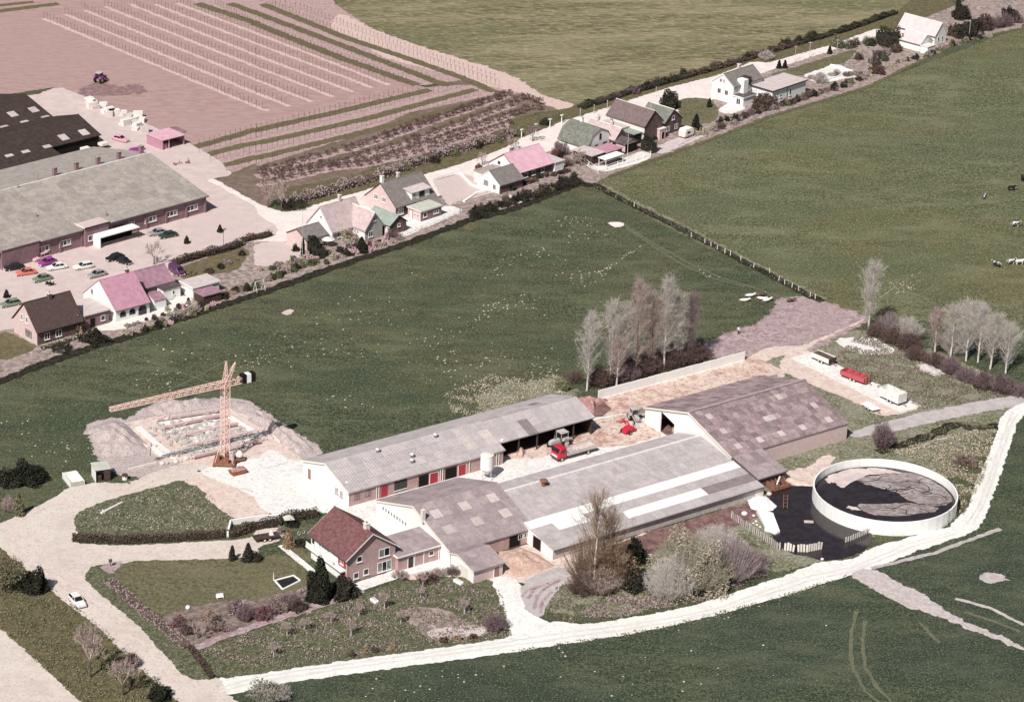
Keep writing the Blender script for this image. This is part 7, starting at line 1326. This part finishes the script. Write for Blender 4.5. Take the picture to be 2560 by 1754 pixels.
mound('stone_heap', 'heap of pale stones on the slope beside the thicket', 'heap', pts('l 1330 110 1430 100 1560 170 1620 200 1520 220 1380 180'), .7, 'concrete_dirty', 9, .7)
# white tarpaulin, wreckage, ladder by the pond
O = at('z', 820, 740); V = [p-O for p in pts('z 640 580 760 620 890 660 1000 890 960 900 930 880')]
r = empty('tarpaulin', O, 0, 'white tarpaulin stretched over a stack by the picket fence', 'tarpaulin')
a = pts('z 640 600 880 660 985 890 940 905 760 800'); MB().prism([(p.x-O.x, p.y-O.y, .12) for p in a][::-1], [(p.x-O.x, p.y-O.y, 1.0 if i in (0, 1) else .5) for i, p in enumerate(a)][::-1]).build('sheet', 'white_sheet', r)
a = pts('z 770 800 940 890 920 915 760 850'); MB().prism([(p.x-O.x, p.y-O.y, .0) for p in a][::-1], [(p.x-O.x, p.y-O.y, .35) for p in a][::-1]).build('lower_sheet', 'white_sheet', r)
for i, (x, y, s) in enumerate(((605, 640, .3), (640, 720, .28), (655, 770, .24), (600, 745, .2), (700, 800, .22), (470, 620, .6), (830, 330, .5), (1600, 1270, .3))):
    p = at('z', x, y); tag(MB().lathe([(s*.7, 0), (s, s*.35), (s*.85, s*.9), (s*.3, s*1.15)], 9).build('boulder', 'flat_pale' if i != 6 else 'brick_rose', None, True, p), 'pale rounded boulder by the slurry pond, %s' % ('nearest the tarpaulin corner', 'second along the tarpaulin', 'third along the tarpaulin', 'smallest by the fence', 'at the tarpaulin foot', 'largest, by the fence end', 'pinkish one under the barn extension', 'at the pond corner by the track')[i], 'boulder')
O = at('z', 960, 230); r = empty('manure_loader', O, FARM.a, 'rusty manure loader frame at the edge of the slurry pond', 'machine')
MB().box(-1.6, 1.8, -1.2, -1.0, .3, .9).build('side_beam', 'rust', r); MB().box(-1.6, 1.8, 1.0, 1.2, .3, .9).build('side_beam', 'rust', r); MB().box(-1.8, -1.62, -1.2, 1.2, .3, 1.4).build('end_plate', 'rust', r); MB().box(1.82, 2.0, -1.2, 1.2, .3, .8).build('end_plate', 'rust', r)
for k in range(4): MB().tube((-1.3+k*.9, -1, .7), (-.9+k*.9, 1, 1.5), .08, n=5).build('cross_bar', 'rust', r)
MB().tube((-.4, 0, .8), (.6, .4, 2.0), .14, n=8).build('hopper', 'flat_pale', r)
O = at('z', 1065, 530); r = empty('ladder', O, 0, 'reddish ladder standing in the slurry pond', 'ladder')
for y in (-.35, .35): MB().tube((y, 0, 0), (y, 1.2, 2.2), .05, n=5).build('rail', 'rust', r)
for k in range(4): MB().tube((-.35, .25+k*.28, .4+k*.52), (.35, .25+k*.28, .4+k*.52), .04, n=5).build('rung', 'rust', r)
p = at('z', 1405, 720, .12); tag(MB().box(-.8, .8, -.35, .35, 0, .14).build('floating_board', 'crust_pale', None, False, (p.x, p.y, .1)), 'pale board floating on the slurry pond', 'board')
# picket fences round the pond
def picket_fence(label, P, h, n, m='grey_wood', wd=.26, skip=(), lean=.05, z0=.05):
    L = [0]
    for a, b2 in zip(P, P[1:]): L.append(L[-1]+(b2-a).length)
    O = P[0]; r = empty('picket_fence', O, 0, label, 'fence'); me = MB().prism([(-wd/2, -.025, z0), (wd/2, -.025, z0), (wd/2, .025, z0), (-wd/2, .025, z0)], [(-wd/2, -.025, h), (wd/2, -.025, h), (wd/2, .025, h), (-wd/2, .025, h)]).mesh('picket', m)
    for i in range(n):
        if i in skip: continue
        d = L[-1]*(i+.5)/n; k = max(j for j in range(len(P)-1) if L[j] <= d+1e-6); p = P[k].lerp(P[k+1], (d-L[k])/(L[k+1]-L[k])); dv = P[k+1]-P[k]
        o = link('picket', me, r, p-O); o.rotation_euler = (rnd.uniform(-lean, lean), rnd.uniform(-lean, lean), math.atan2(dv.y, dv.x)); o.scale = (1, 1, rnd.uniform(.92, 1.06))
    for a, b2 in zip(P, P[1:]):
        for z in (h*.3, h*.75):
            n2 = Vector((-(b2-a).y, (b2-a).x, 0)).normalized()*.07; MB().tube(a-O+n2+Vector((0, 0, z)), b2-O+n2+Vector((0, 0, z)), .04, n=4).build('rail', 'dark_wood', r)
    return r
picket_fence('long fence of weathered upright slats on the left side of the slurry pond', pts('z 270 660 600 890 930 1110 1000 1135'), 1.35, 27)
picket_fence('fence of broad pale slats along the front of the slurry pond', pts('z 1040 1130 1180 1160 1380 1165 1600 1120'), 1.5, 15, 'wall_cream', .34, (4,), .08)
picket_fence('short fence of pale slats between the slurry pond and the tank', pts('z 1925 1030 2050 985 2290 880'), 1.1, 11, 'wall_cream', .3)
# field fence along the ditch
P = pts('g 1105 280 1620 555 1745 612 1800 638 1855 668 1925 702 1975 722 2070 768 2185 832 h 15 880 97 950 150 982 215 1012 275 1040 380 1095 425 1115'); O = P[0]; r = empty('field_fence', O, 0, 'white-posted wire fence along the field ditch', 'fence'); me = MB().box(-.07, .07, -.07, .07, 0, 1.15).mesh('post', 'wall_cream')
for p in P: o = link('post', me, r, p-O); o.rotation_euler = (rnd.uniform(-.08, .08), rnd.uniform(-.08, .08), 0)
for z in (.5, 1.0):
    mb = MB()
    for a, b2 in zip(P, P[1:]): mb.tube(a-O+Vector((0, 0, z)), b2-O+Vector((0, 0, z)), .012, n=3)
    mb.build('wire', 'steel', r)
def rail_fence(label, P, h, m, step=1.8, rails=2, name='rail_fence', pw=.1):
    O = P[0]; r = empty(name, O, 0, label, 'fence'); me = MB().box(-pw/2, pw/2, -pw/2, pw/2, 0, h).mesh('post', m)
    for a, b2 in zip(P, P[1:]):
        n = max(1, int((b2-a).length/step))
        for k in range(n+1): link('post', me, r, a.lerp(b2, k/n)-O)
        for q in range(rails): z = h*(.45+.5*q/max(1, rails-1)); MB().tube(a-O+Vector((0, 0, z)), b2-O+Vector((0, 0, z)), .045, n=4).build('rail', m, r)
    return r
rail_fence('white rail fence around the corner garden of the gambrel house', pts('s 500 1140 560 1200 700 1290 820 1260 1000 1200 1280 1120 1500 1040'), 1.3, 'white_paint', 2.2, 2, pw=.16)
rail_fence('low white rail fence along the terrace of the dormer house', pts('f 1290 560 1500 480 1700 390 1860 330'), .8, 'white_paint', 2.5, 2)
rail_fence('low rail fence of the yard beside the small white cottage', pts('r 60 1540 350 1420 700 1320 930 1250'), .7, 'wall_cream', 1.4, 2)
rail_fence('white rail fence between the street and the paved yard', pts('f 1640 40 1790 0'), .8, 'grey_wood', 1.6, 2)
rail_fence('post and rail fence below the villa garden', pts('c 1500 1330 1760 1190 1900 1130'), .9, 'grey_wood', 2.2, 1)
for i, q in enumerate(('f 1840 -20 1950 90 2060 130 2190 110', 'f 1880 240 2000 160 2190 110')):
    P = pts(q); O = P[0]; r = empty('garden_wall', O, 0, 'low white garden wall of the paved yard, %s' % ('upper one', 'lower one')[i], 'wall')
    for a, b2 in zip(P, P[1:]): d = (b2-a).normalized(); n = Vector((-d.y, d.x, 0))*.3; B4 = [a-n-O, b2-n-O, b2+n-O, a+n-O]; MB().hexa(B4, [p+Vector((0, 0, .45)) for p in B4]).build('wall_section', 'wall_white', r)
P = pts('y 70 640 130 400 600 330 1070 290'); O = P[0]; r = empty('white_wall', O, 0, 'white-topped low wall behind the drive hedge beside the farm wagon', 'wall')
for a, b2 in zip(P, P[1:]): d = (b2-a).normalized(); n = Vector((-d.y, d.x, 0))*.16; B4 = [a-n-O, b2-n-O, b2+n-O, a+n-O]; MB().hexa(B4, [p+Vector((0, 0, 1.0)) for p in B4]).build('wall_section', 'wall_white', r)
# posts, masts, lamps
def at_h(t, x, y, h): return at(t, x, y)
for i, (x, y) in enumerate(((85, 1252), (215, 1202), (342, 1158), (448, 1120))):
    p = at('c', x, y); r = empty('white_post', p, R(48), 'white T-headed post beside the street, %s of four' % ('first', 'second', 'third', 'fourth')[i] + ' from the left', 'post', 'white posts beside the street'); MB().tube((0, 0, 0), (0, 0, 2.1), .11, n=8).build('shaft', 'white_paint', r); MB().box(-.42, .42, -.16, .16, 2.1, 2.3).build('head', 'white_paint', r)
for i, (x, y) in enumerate(((615, 1062), (740, 1030), (860, 990))):
    p = at('c', x, y); r = empty('grey_post', p, 0, 'slim grey post beside the street, %s of three' % ('left', 'middle', 'right')[i], 'post'); MB().tube((0, 0, 0), (0, 0, 2.2), .07, n=6).build('shaft', 'concrete_dirty', r); MB().box(-.1, .1, -.1, .1, 2.2, 2.3).build('cap', 'concrete', r)
for i, (t, x, y, h, lb) in enumerate((('s', 1475, 740, 9.2, 'tall thin aerial mast in front of the tall brown house'), ('s', 1145, 1090, 6.6, 'thin aerial mast behind the white garden fence'), ('f', 420, 755, 11.0, 'tall thin flagpole by the conifer hedge'), ('c', 1300, 880, 2.6, 'slim white post on the far side of the street'), ('u', 1475, 600, 5, 'white pole right of the farthest house'))):
    p = at(t, x, y); r = empty('mast', p, 0, lb, 'mast'); MB().tube((0, 0, 0), (0, 0, h), .06, .035, 6).build('pole', 'wall_cream' if i != 2 else 'grey_wood', r)
    if i in (0, 1):
        for k in range(3): MB().tube((-.6, 0, h-.1-k*.35), (.6, 0, h-.1-k*.35), .015, n=4).build('aerial_rod', 'steel', r)
    else: MB().lathe([(.07, h), (.08, h+.08), (.02, h+.14)], 8).build('finial', 'white_paint', r)
p = at('e', 2022, 655); r = empty('street_lamp', p, R(45), 'lamp post at the edge of the parking lot', 'lamp'); MB().tube((0, 0, 0), (0, 0, 4.2), .06, .05, 6).build('pole', 'lead', r); MB().box(-.1, .7, -.14, .14, 4.2, 4.34).build('lamp_head', 'lead', r)
for i, (t, x, y) in enumerate((('t', 1190, 170), ('t', 1365, 120), ('d', 620, 500))): p = at(t, x, y); r = empty('power_pole', p, 0, 'thin pole beside the street beyond the villa, %s of three' % ('left', 'middle', 'right')[i], 'pole'); MB().tube((0, 0, 0), (0, 0, 4.5), .07, .05, 6).build('shaft', 'grey_wood', r); MB().box(-.5, .5, -.05, .05, 4.1, 4.2).build('cross_arm', 'grey_wood', r)
# site hut, open pen, garden things
p = at('x', 180, 1420); r = empty('site_hut', p, R(22), 'white site hut with a dark open front beside the building site', 'hut'); MB().box(0, 2.6, 2.9, 3.0, 0, 2.3).build('rear_wall', 'wall_white', r); MB().box(0, .1, 0, 2.9, 0, 2.3).build('side_wall', 'wall_white', r); MB().box(2.5, 2.6, 0, 2.9, 0, 2.3).build('side_wall', 'brick_dark', r); MB().box(-.15, 2.75, -.15, 3.15, 2.31, 2.42).build('roof', 'flat_green', r); MB().box(.2, 1.2, .4, 1.4, 0, 1.1).build('bench', 'dark_wood', r); MB().box(1.5, 2.4, .02, .1, 0, 2.2).build('door', 'dark_wood', r)
p = at('i', 640, 1225); r = empty('open_skip', p, R(28), 'white open-topped container left of the site hut', 'container'); MB().box(0, 2.4, 0, .12, 0, .9).build('front_panel', 'render_grey', r); MB().box(-.12, -.002, 0, 4.2, 0, 1.1).build('side_panel', 'wall_white', r); MB().box(0, 2.4, 4.08, 4.2, 0, 1.0).build('rear_panel', 'wall_white', r); MB().box(2.402, 2.52, 0, 4.2, 0, .9).build('side_panel', 'wall_white', r); MB().box(0, 2.4, .121, 4.07, 0, .1).build('floor', 'flat_pale', r)
p = at('i', 1130, 1150); r = empty('garden_stone', p, 0, 'pale stone with a dark cap beside the curved drive', 'stone'); MB().lathe([(.5, 0), (.45, .6), (.2, .8)], 9).build('base', 'flat_pale', r); MB().lathe([(.6, .8), (.55, .95), (.1, 1.1)], 9).build('cap', 'dark_wood', r)
for i, (x, y) in enumerate(((1165, 1185), (1240, 1150), (1800, 1078))): p = at('i', x, y); tag(MB().lathe([(.35, 0), (.32, .12), (.1, .16)], 9).build('manhole_cover', 'lead', None, False, p), 'dark flat lid on the curved drive, %s of three' % ('left', 'middle', 'right')[i], 'lid')
O = at('i', 915, 1465); r = empty('log', O, 0, 'pale felled log lying on the island lawn', 'log'); q = at('i', 1105, 1365)-O; MB().tube((0, 0, .2), (q.x, q.y, .2), .26, .16, 9).build('stem', 'wall_cream', r); MB().tube((q.x*.15, q.y*.15, .2), (q.x*.1-.3, q.y*.1+.8, .3), .12, .07, 6).build('stub', 'wall_cream', r)
O = at('n', 280, 560); r = empty('garden_pond', O, 0, 'square garden pond with white concrete rim on the front lawn', 'pond'); a = [p-O for p in pts('n 170 500 340 455 400 500 240 580')]; MB().prism([(p.x, p.y, 0) for p in a][::-1], [(p.x, p.y, .12) for p in a][::-1]).build('water', 'slurry', r)
for k in range(4): b2 = a[(k+1) % 4]; MB().tube(a[k]+Vector((0, 0, .15)), b2+Vector((0, 0, .15)), .16, n=6).build('rim', 'wall_white', r)
MB().tube(a[0]+Vector((-.2, .2, 0)), a[0]+Vector((-.2, .2, 1.5)), .12, .06, 7).build('fountain_post', 'wall_cream', r)
def tub(t, x, y, label, L=1.6): p = at(t, x, y); r = empty('white_tub', p, rnd.uniform(0, 3), label, 'tub'); loft([(-L/2, .3, .1, .5), (-L*.4, .42, .05, .6), (L*.4, .42, .05, .6), (L/2, .3, .1, .5)]).build('basin', 'wall_white', r); MB().box(-L*.36, L*.36, -.3, .3, .601, .62).build('water', 'zinc', r)
tub('n', 1070, 690, 'white bathtub on the grass of the farmhouse orchard'); tub('n', 1830, 520, 'white cloth-covered tub in front of the small shed', 1.9)
p = at('m', 1990, 660); r = empty('garden_bench', p, .4, 'white garden seat on the front lawn', 'bench'); MB().box(-.6, .6, -.25, .25, .38, .45).build('seat', 'white_paint', r); MB().box(-.6, .6, .22, .28, .45, .9).build('backrest', 'white_paint', r)
for x in (-.5, .45):
    for y in (-.2, .15): MB().box(x, x+.06, y, y+.06, 0, .38).build('leg', 'white_paint', r)
for i, (x, y) in enumerate(((1700, 750), (310, 700))): p = at('mn'[i], x, y); tag(MB().lathe([(.3, 0), (.42, .3), (.3, .55), (.1, .65)], 9).build('white_stone', 'wall_white', None, True, p), 'rounded white stone at the flower bed, %s' % ('left end', 'in the middle')[i], 'stone')
p = at('m', 1000, 370); r = empty('letter_box', p, .5, 'black letter box at the corner of the drive', 'letter box'); MB().tube((0, 0, 0), (0, 0, .9), .05, n=6).build('post', 'lead', r); MB().box(-.25, .25, -.18, .18, .9, 1.3).build('box', 'lead', r); MB().box(-.28, .28, -.21, .21, 1.3, 1.36).build('lid', 'lead', r)
p = at('y', 1250, 430); r = empty('bird_house_roof', p, .3, 'small pale hipped roof on a post in the farmhouse garden', 'garden roof'); MB().tube((0, 0, 0), (0, 0, 1.6), .08, n=6).build('post', 'dark_wood', r); MB().prism([(-.9, -.8, 1.6), (.9, -.8, 1.6), (.9, .8, 1.6), (-.9, .8, 1.6)], [(-.2, -.1, 2.2), (.2, -.1, 2.2), (.2, .1, 2.2), (-.2, .1, 2.2)]).build('roof', 'flat_green', r)
p = at('y', 1490, 580); r = empty('cycle', p, .8, 'white bicycle leaning near the farmhouse corner', 'bicycle')
for x in (-.5, .5):
    V = []; n = 14
    mb = MB()
    for i in range(n): a, c = 2*math.pi*i/n, 2*math.pi*(i+1)/n; mb.tube((x+.34*math.cos(a), 0, .36+.34*math.sin(a)), (x+.34*math.cos(c), 0, .36+.34*math.sin(c)), .035, n=4, caps=False)
    mb.build('wheel', 'white_paint', r)
mb = MB()
for a, c in (((-.5, 0, .36), (-.15, 0, .85)), ((-.15, 0, .85), (.4, 0, .85)), ((0, 0, .36), (.4, 0, .85)), ((.5, 0, .36), (.4, 0, .95)), ((-.5, 0, .36), (0, 0, .36))): mb.tube(a, c, .03, n=5)
mb.build('frame', 'dark_wood', r); MB().tube((.4, -.25, 1.0), (.4, .25, 1.0), .025, n=5).build('handlebar', 'steel', r); MB().box(-.28, -.02, -.07, .07, .87, .93).build('saddle', 'dark_wood', r)
# brush pile by the tank
g = np.random.default_rng(9); S = []; p = at('l', 1780, 1000)
for _ in range(150): a = g.uniform(0, 6.28); c = g.normal(0, 1.2, 2); l = g.uniform(.8, 2.4); z = abs(g.normal(.3, .35)); S.append([c[0], c[1], z*.5, c[0]+l*math.cos(a), c[1]+l*math.sin(a), z+g.uniform(0, .9), .05, .025])
tag(link('brush_pile', seg_mesh('brush_pile', S, 'twig_brown', 4), None, (p.x, p.y, 0)), 'heap of cut branches beside the white track behind the slurry tank', 'brush pile')
# crates and sacks on the warehouse yard
for i in range(26):
    t = i/26; p = at('a', 760+t*560+GS.uniform(-50, 60), 900+t*200+GS.uniform(-10, 100)*(.4+t)); r = empty('crate_stack', p, GS.uniform(0, 1.5), 'pale stack of %d crates at the edge of the warehouse yard, %s along' % (1+i % 3, nth(i)), 'crates', 'crates on the warehouse yard'); z = 0; m = ['wall_cream', 'flat_pale', 'concrete', 'flat_felt'][i % 4]
    for k in range(1+i % 3): w_ = GS.uniform(.9, 1.3); MB().box(-w_, w_, -.7, .7, z, z+.5).build('crate', m, r); z += .52
p = at('a', 1240, 1365); r = empty('purple_tarpaulin', p, WF.a, 'bright purple tarpaulin over a load beside the pink pickup', 'tarpaulin'); MB().hexa([(-2.2, -.9, 0), (2.2, -.9, 0), (2.2, .9, 0), (-2.2, .9, 0)], [(-1.8, -.3, 1.0), (1.8, -.3, .7), (1.8, .3, .7), (-1.8, .3, 1.0)]).build('cover', PP, r)
for i, (x, y, lb) in enumerate(((775, 1390, 'pale square tank on a dark stand behind the warehouse'), (935, 1345, 'grey flat tank behind the warehouse near the black barn'))): p = at('a', x, y); r = empty('yard_tank', p, WF.a, lb, 'tank'); MB().box(-1.0, 1.0, -.8, .8, .9, 1.5).build('tank', 'wall_cream', r); MB().box(-.5, .5, -.4, .4, 0, .89).build('stand', 'dark_wood', r)
for i, (x, y) in enumerate(((1610, 1490), (1700, 1470))): p = at('a', x, y); r = empty('yard_machine', p, .6+i, 'rusty farm implement on the yard end of the warehouse, %s of two' % ('left', 'right')[i], 'implement'); MB().tube((-1, 0, .3), (1, 0, .5), .09).build('beam', 'rust', r); MB().tube((-.8, -.5, .3), (-.8, .5, .3), .25, n=8).build('roller', 'rust', r); MB().tube((.3, 0, .4), (.4, 0, 1.1), .06).build('lever', 'rust', r)
p = at('b', 465, 1540); r = empty('beehive', p, .3, 'pale upright marker board in the orchard', 'board'); MB().box(-.25, .25, -.04, .04, .3, 1.3).build('board', 'wall_cream', r); MB().box(-.05, .05, .05, .12, 0, 1.2).build('stake', 'grey_wood', r)
p = at('f', 650, 640); r = empty('garden_parasol', p, 0, 'pale garden parasol beside the conifer hedge', 'parasol'); MB().tube((0, 0, 0), (0, 0, 2.1), .03, n=5).build('pole', 'white_paint', r); MB().lathe([(1.5, 1.75), (.8, 2.05), (.05, 2.3)], 8).build('canopy', 'wall_cream', r)
r = empty('swing_frame', at('f', 30, 1040), .7, 'white metal swing frame at the meadow edge', 'swing')
for x in (-1, 1):
    for y in (-.7, .7): MB().tube((x, y, 0), (x, 0, 2.2), .05, n=5).build('leg', 'white_paint', r)
MB().tube((-1, 0, 2.2), (1, 0, 2.2), .05, n=5).build('top_bar', 'white_paint', r)
p = at('r', 1320, 1500); O = p; r = empty('plank_bridge', O, 0, 'pale plank footbridge over the meadow ditch', 'footbridge'); q = at('r', 1090, 1370)-O; d = q.normalized(); n = Vector((-d.y, d.x, 0))*.3; MB().hexa([-n, q-n, q+n, n], [v+Vector((0, 0, .2)) for v in (-n, q-n, q+n, n)]).build('deck', 'wall_cream', r)
# ---------------------------------------------------------------- cattle and the man in the meadow
def skin(name, pts_, edges, m, parent=None, sub=1):
    me = bpy.data.meshes.new(name); me.from_pydata([p[:3] for p in pts_], edges, []); me.materials.append(m); o = bpy.data.objects.new(name, me); col.objects.link(o)
    md = o.modifiers.new('Skin', 'SKIN'); md.use_smooth_shade = True
    for i, p in enumerate(pts_): v = me.skin_vertices[0].data[i]; v.radius = (p[3], p[4] if len(p) > 4 else p[3]); v.use_root = (i == 0)
    if sub: s = o.modifiers.new('Sub', 'SUBSURF'); s.levels = sub; s.render_levels = sub
    if parent: o.parent = parent
    return o
def hide_mat(name, c0, c1, thr, sc=1.6):
    m = mat(name, c0, c1, sc, .8, ramp=(thr-.02, thr+.02), obj=True); return m
hide_mat('hide_pied', (.015, .014, .016), (.72, .69, .66), .5); hide_mat('hide_black', (.015, .014, .016), (.72, .69, .66), .66); hide_mat('hide_white', (.74, .70, .66), (.10, .05, .045), .63); hide_mat('hide_brown', (.10, .045, .035), (.70, .64, .58), .6)
def cow(p, a, m, label, lying=False):
    r = empty('cow', p, a, label, 'cow'); k = .42 if lying else 1.0; zb = 1.0*k+(.02 if lying else 0)
    P = [(0, 0, zb, .34, .36), (.5, 0, zb+.02, .30, .35), (.85, 0, zb+.2, .18, .2), (1.15, 0, zb+.34, .13, .14), (1.42, 0, zb+.2, .09, .09), (-.45, 0, zb+.02, .33, .36), (-.8, 0, zb+.05, .24, .27)]
    E = [(0, 1), (1, 2), (2, 3), (3, 4), (0, 5), (5, 6)]
    if not lying:
        for i, (x, y, par) in enumerate(((.55, .2, 1), (.55, -.2, 1), (-.62, .22, 6), (-.62, -.22, 6))):
            j = len(P); P += [(x, y, .78, .13), (x+(.04 if i < 2 else -.08), y, .42, .075), (x+(0 if i < 2 else .02), y, .04, .055)]; E += [(par, j), (j, j+1), (j+1, j+2)]
    else:
        for x, y, par in ((.6, .25, 1), (-.5, .3, 6)): j = len(P); P += [(x, y, .2, .12), (x+.35, y+.18, .08, .06)]; E += [(par, j), (j, j+1)]
    j = len(P); P += [(-1.02, 0, zb+.05, .04), (-1.1, 0, zb-.45*k, .03)]; E += [(6, j), (j, j+1)]
    for s in (-1, 1): j = len(P); P.append((1.1, .24*s, zb+.42, .04)); E.append((3, j))
    skin('body', P, E, M(m), r); MB().lathe([(.06, 0), (.05, .07), (.02, .1)], 7).build('horn', 'wall_cream', r, loc=(1.16, .08, zb+.45)); MB().lathe([(.06, 0), (.05, .07), (.02, .1)], 7).build('horn', 'wall_cream', r, loc=(1.16, -.08, zb+.45))
for t, x, y, a, m, ly, lb in (('h', 2200, 135, .3, 'hide_black', 0, 'nearly black cow grazing at the right edge, upper part of the far pasture'), ('h', 1955, 200, 1.2, 'hide_pied', 1, 'black and white cow lying alone in the far pasture'), ('h', 2235, 462, .1, 'hide_pied', 0, 'black and white cow standing at the right edge, middle of the far pasture'), ('h', 2065, 825, 2.6, 'hide_pied', 0, 'black and white cow, left of the three at the right edge'), ('h', 2195, 803, .3, 'hide_pied', 0, 'black and white cow, middle of the three at the right edge'), ('h', 2275, 805, .2, 'hide_white', 0, 'mostly white cow, right of the three at the right edge'), ('h', 2300, 45, 1.5, 'hide_black', 0, 'black cow cut by the right edge, uppermost in the far pasture'), ('g', 2150, 1095, .2, 'hide_white', 1, 'white cow lying, top left of the group near the mud patch'), ('g', 2245, 1092, .4, 'hide_brown', 1, 'dark brown cow lying in the group near the mud patch'), ('g', 2100, 1138, .1, 'hide_white', 1, 'white cow lying, leftmost of the group near the mud patch'), ('g', 2255, 1122, -.3, 'hide_white', 1, 'white cow lying below the dark brown one'), ('g', 2305, 1138, .5, 'hide_white', 1, 'white cow lying, rightmost of the group near the mud patch'), ('h', 205, 1140, .4, 'hide_brown', 1, 'dark brown calf lying alone near the corner of the mud patch')): cow(at(t, x, y), a, m, lb, bool(ly))
p = at('g', 2045, 1432); r = empty('person', p, -2.0, 'person in a white top and dark trousers walking at the edge of the mud patch', 'person')
pm = bpy.data.materials.new('person_skin_and_clothes'); pm.use_nodes = True; nt = pm.node_tree; tc = nt.nodes.new('ShaderNodeTexCoord'); sp = nt.nodes.new('ShaderNodeSeparateXYZ'); nt.links.new(tc.outputs['Object'], sp.inputs[0]); cr = nt.nodes.new('ShaderNodeValToRGB'); mr = nt.nodes.new('ShaderNodeMath'); mr.operation = 'DIVIDE'; mr.inputs[1].default_value = 1.8; nt.links.new(sp.outputs[2], mr.inputs[0]); nt.links.new(mr.outputs[0], cr.inputs[0]); cr.color_ramp.interpolation = 'CONSTANT'
el = cr.color_ramp.elements; el[0].position = 0; el[0].color = (.02, .018, .02, 1); el[1].position = .52; el[1].color = (.74, .72, .70, 1); e3 = el.new(.845); e3.color = (.45, .28, .22, 1); nt.links.new(cr.outputs[0], nt.nodes['Principled BSDF'].inputs['Base Color'])
P = [(0, 0, .95, .15, .11), (0, 0, 1.15, .14, .10), (0, 0, 1.36, .17, .11), (0, .01, 1.5, .06), (.02, .01, 1.62, .095, .11), (.02, .01, 1.72, .08)]; E = [(0, 1), (1, 2), (2, 3), (3, 4), (4, 5)]
for s in (-1, 1):
    j = len(P); P += [(0, .09*s, .86, .095), (.14*s, .1*s, .48, .065), (.06*s-.12*(s > 0), .1*s, .09, .045), (.06*s-.12*(s > 0)+.16, .11*s, .04, .04)]; E += [(0, j), (j, j+1), (j+1, j+2), (j+2, j+3)]
    j = len(P); P += [(0, .21*s, 1.40, .06), (-.08*s, .26*s, 1.13, .045), (-.02*s+.06, .27*s, .9, .032), (-.02*s+.08, .27*s, .82, .03)]; E += [(2, j), (j, j+1), (j+1, j+2), (j+2, j+3)]
    h = j+3
    for q, (dx, dy, l) in enumerate(((.03, 0, .07), (.015, .012, .085), (0, .012, .08), (-.02, .008, .065), (.035, -.02*s, .04))): j = len(P); P.append((P[h][0]+dx, P[h][1]+dy, P[h][2]-l, .009)); E.append((h, j))
skin('body', P, E, pm, r); C, g = ball_leaves(3, .16, .22, 90); link('hair', leaf_mesh('hair', C+np.array([.0, .01, 1.66]), .06, 'dark_wood', g), r)
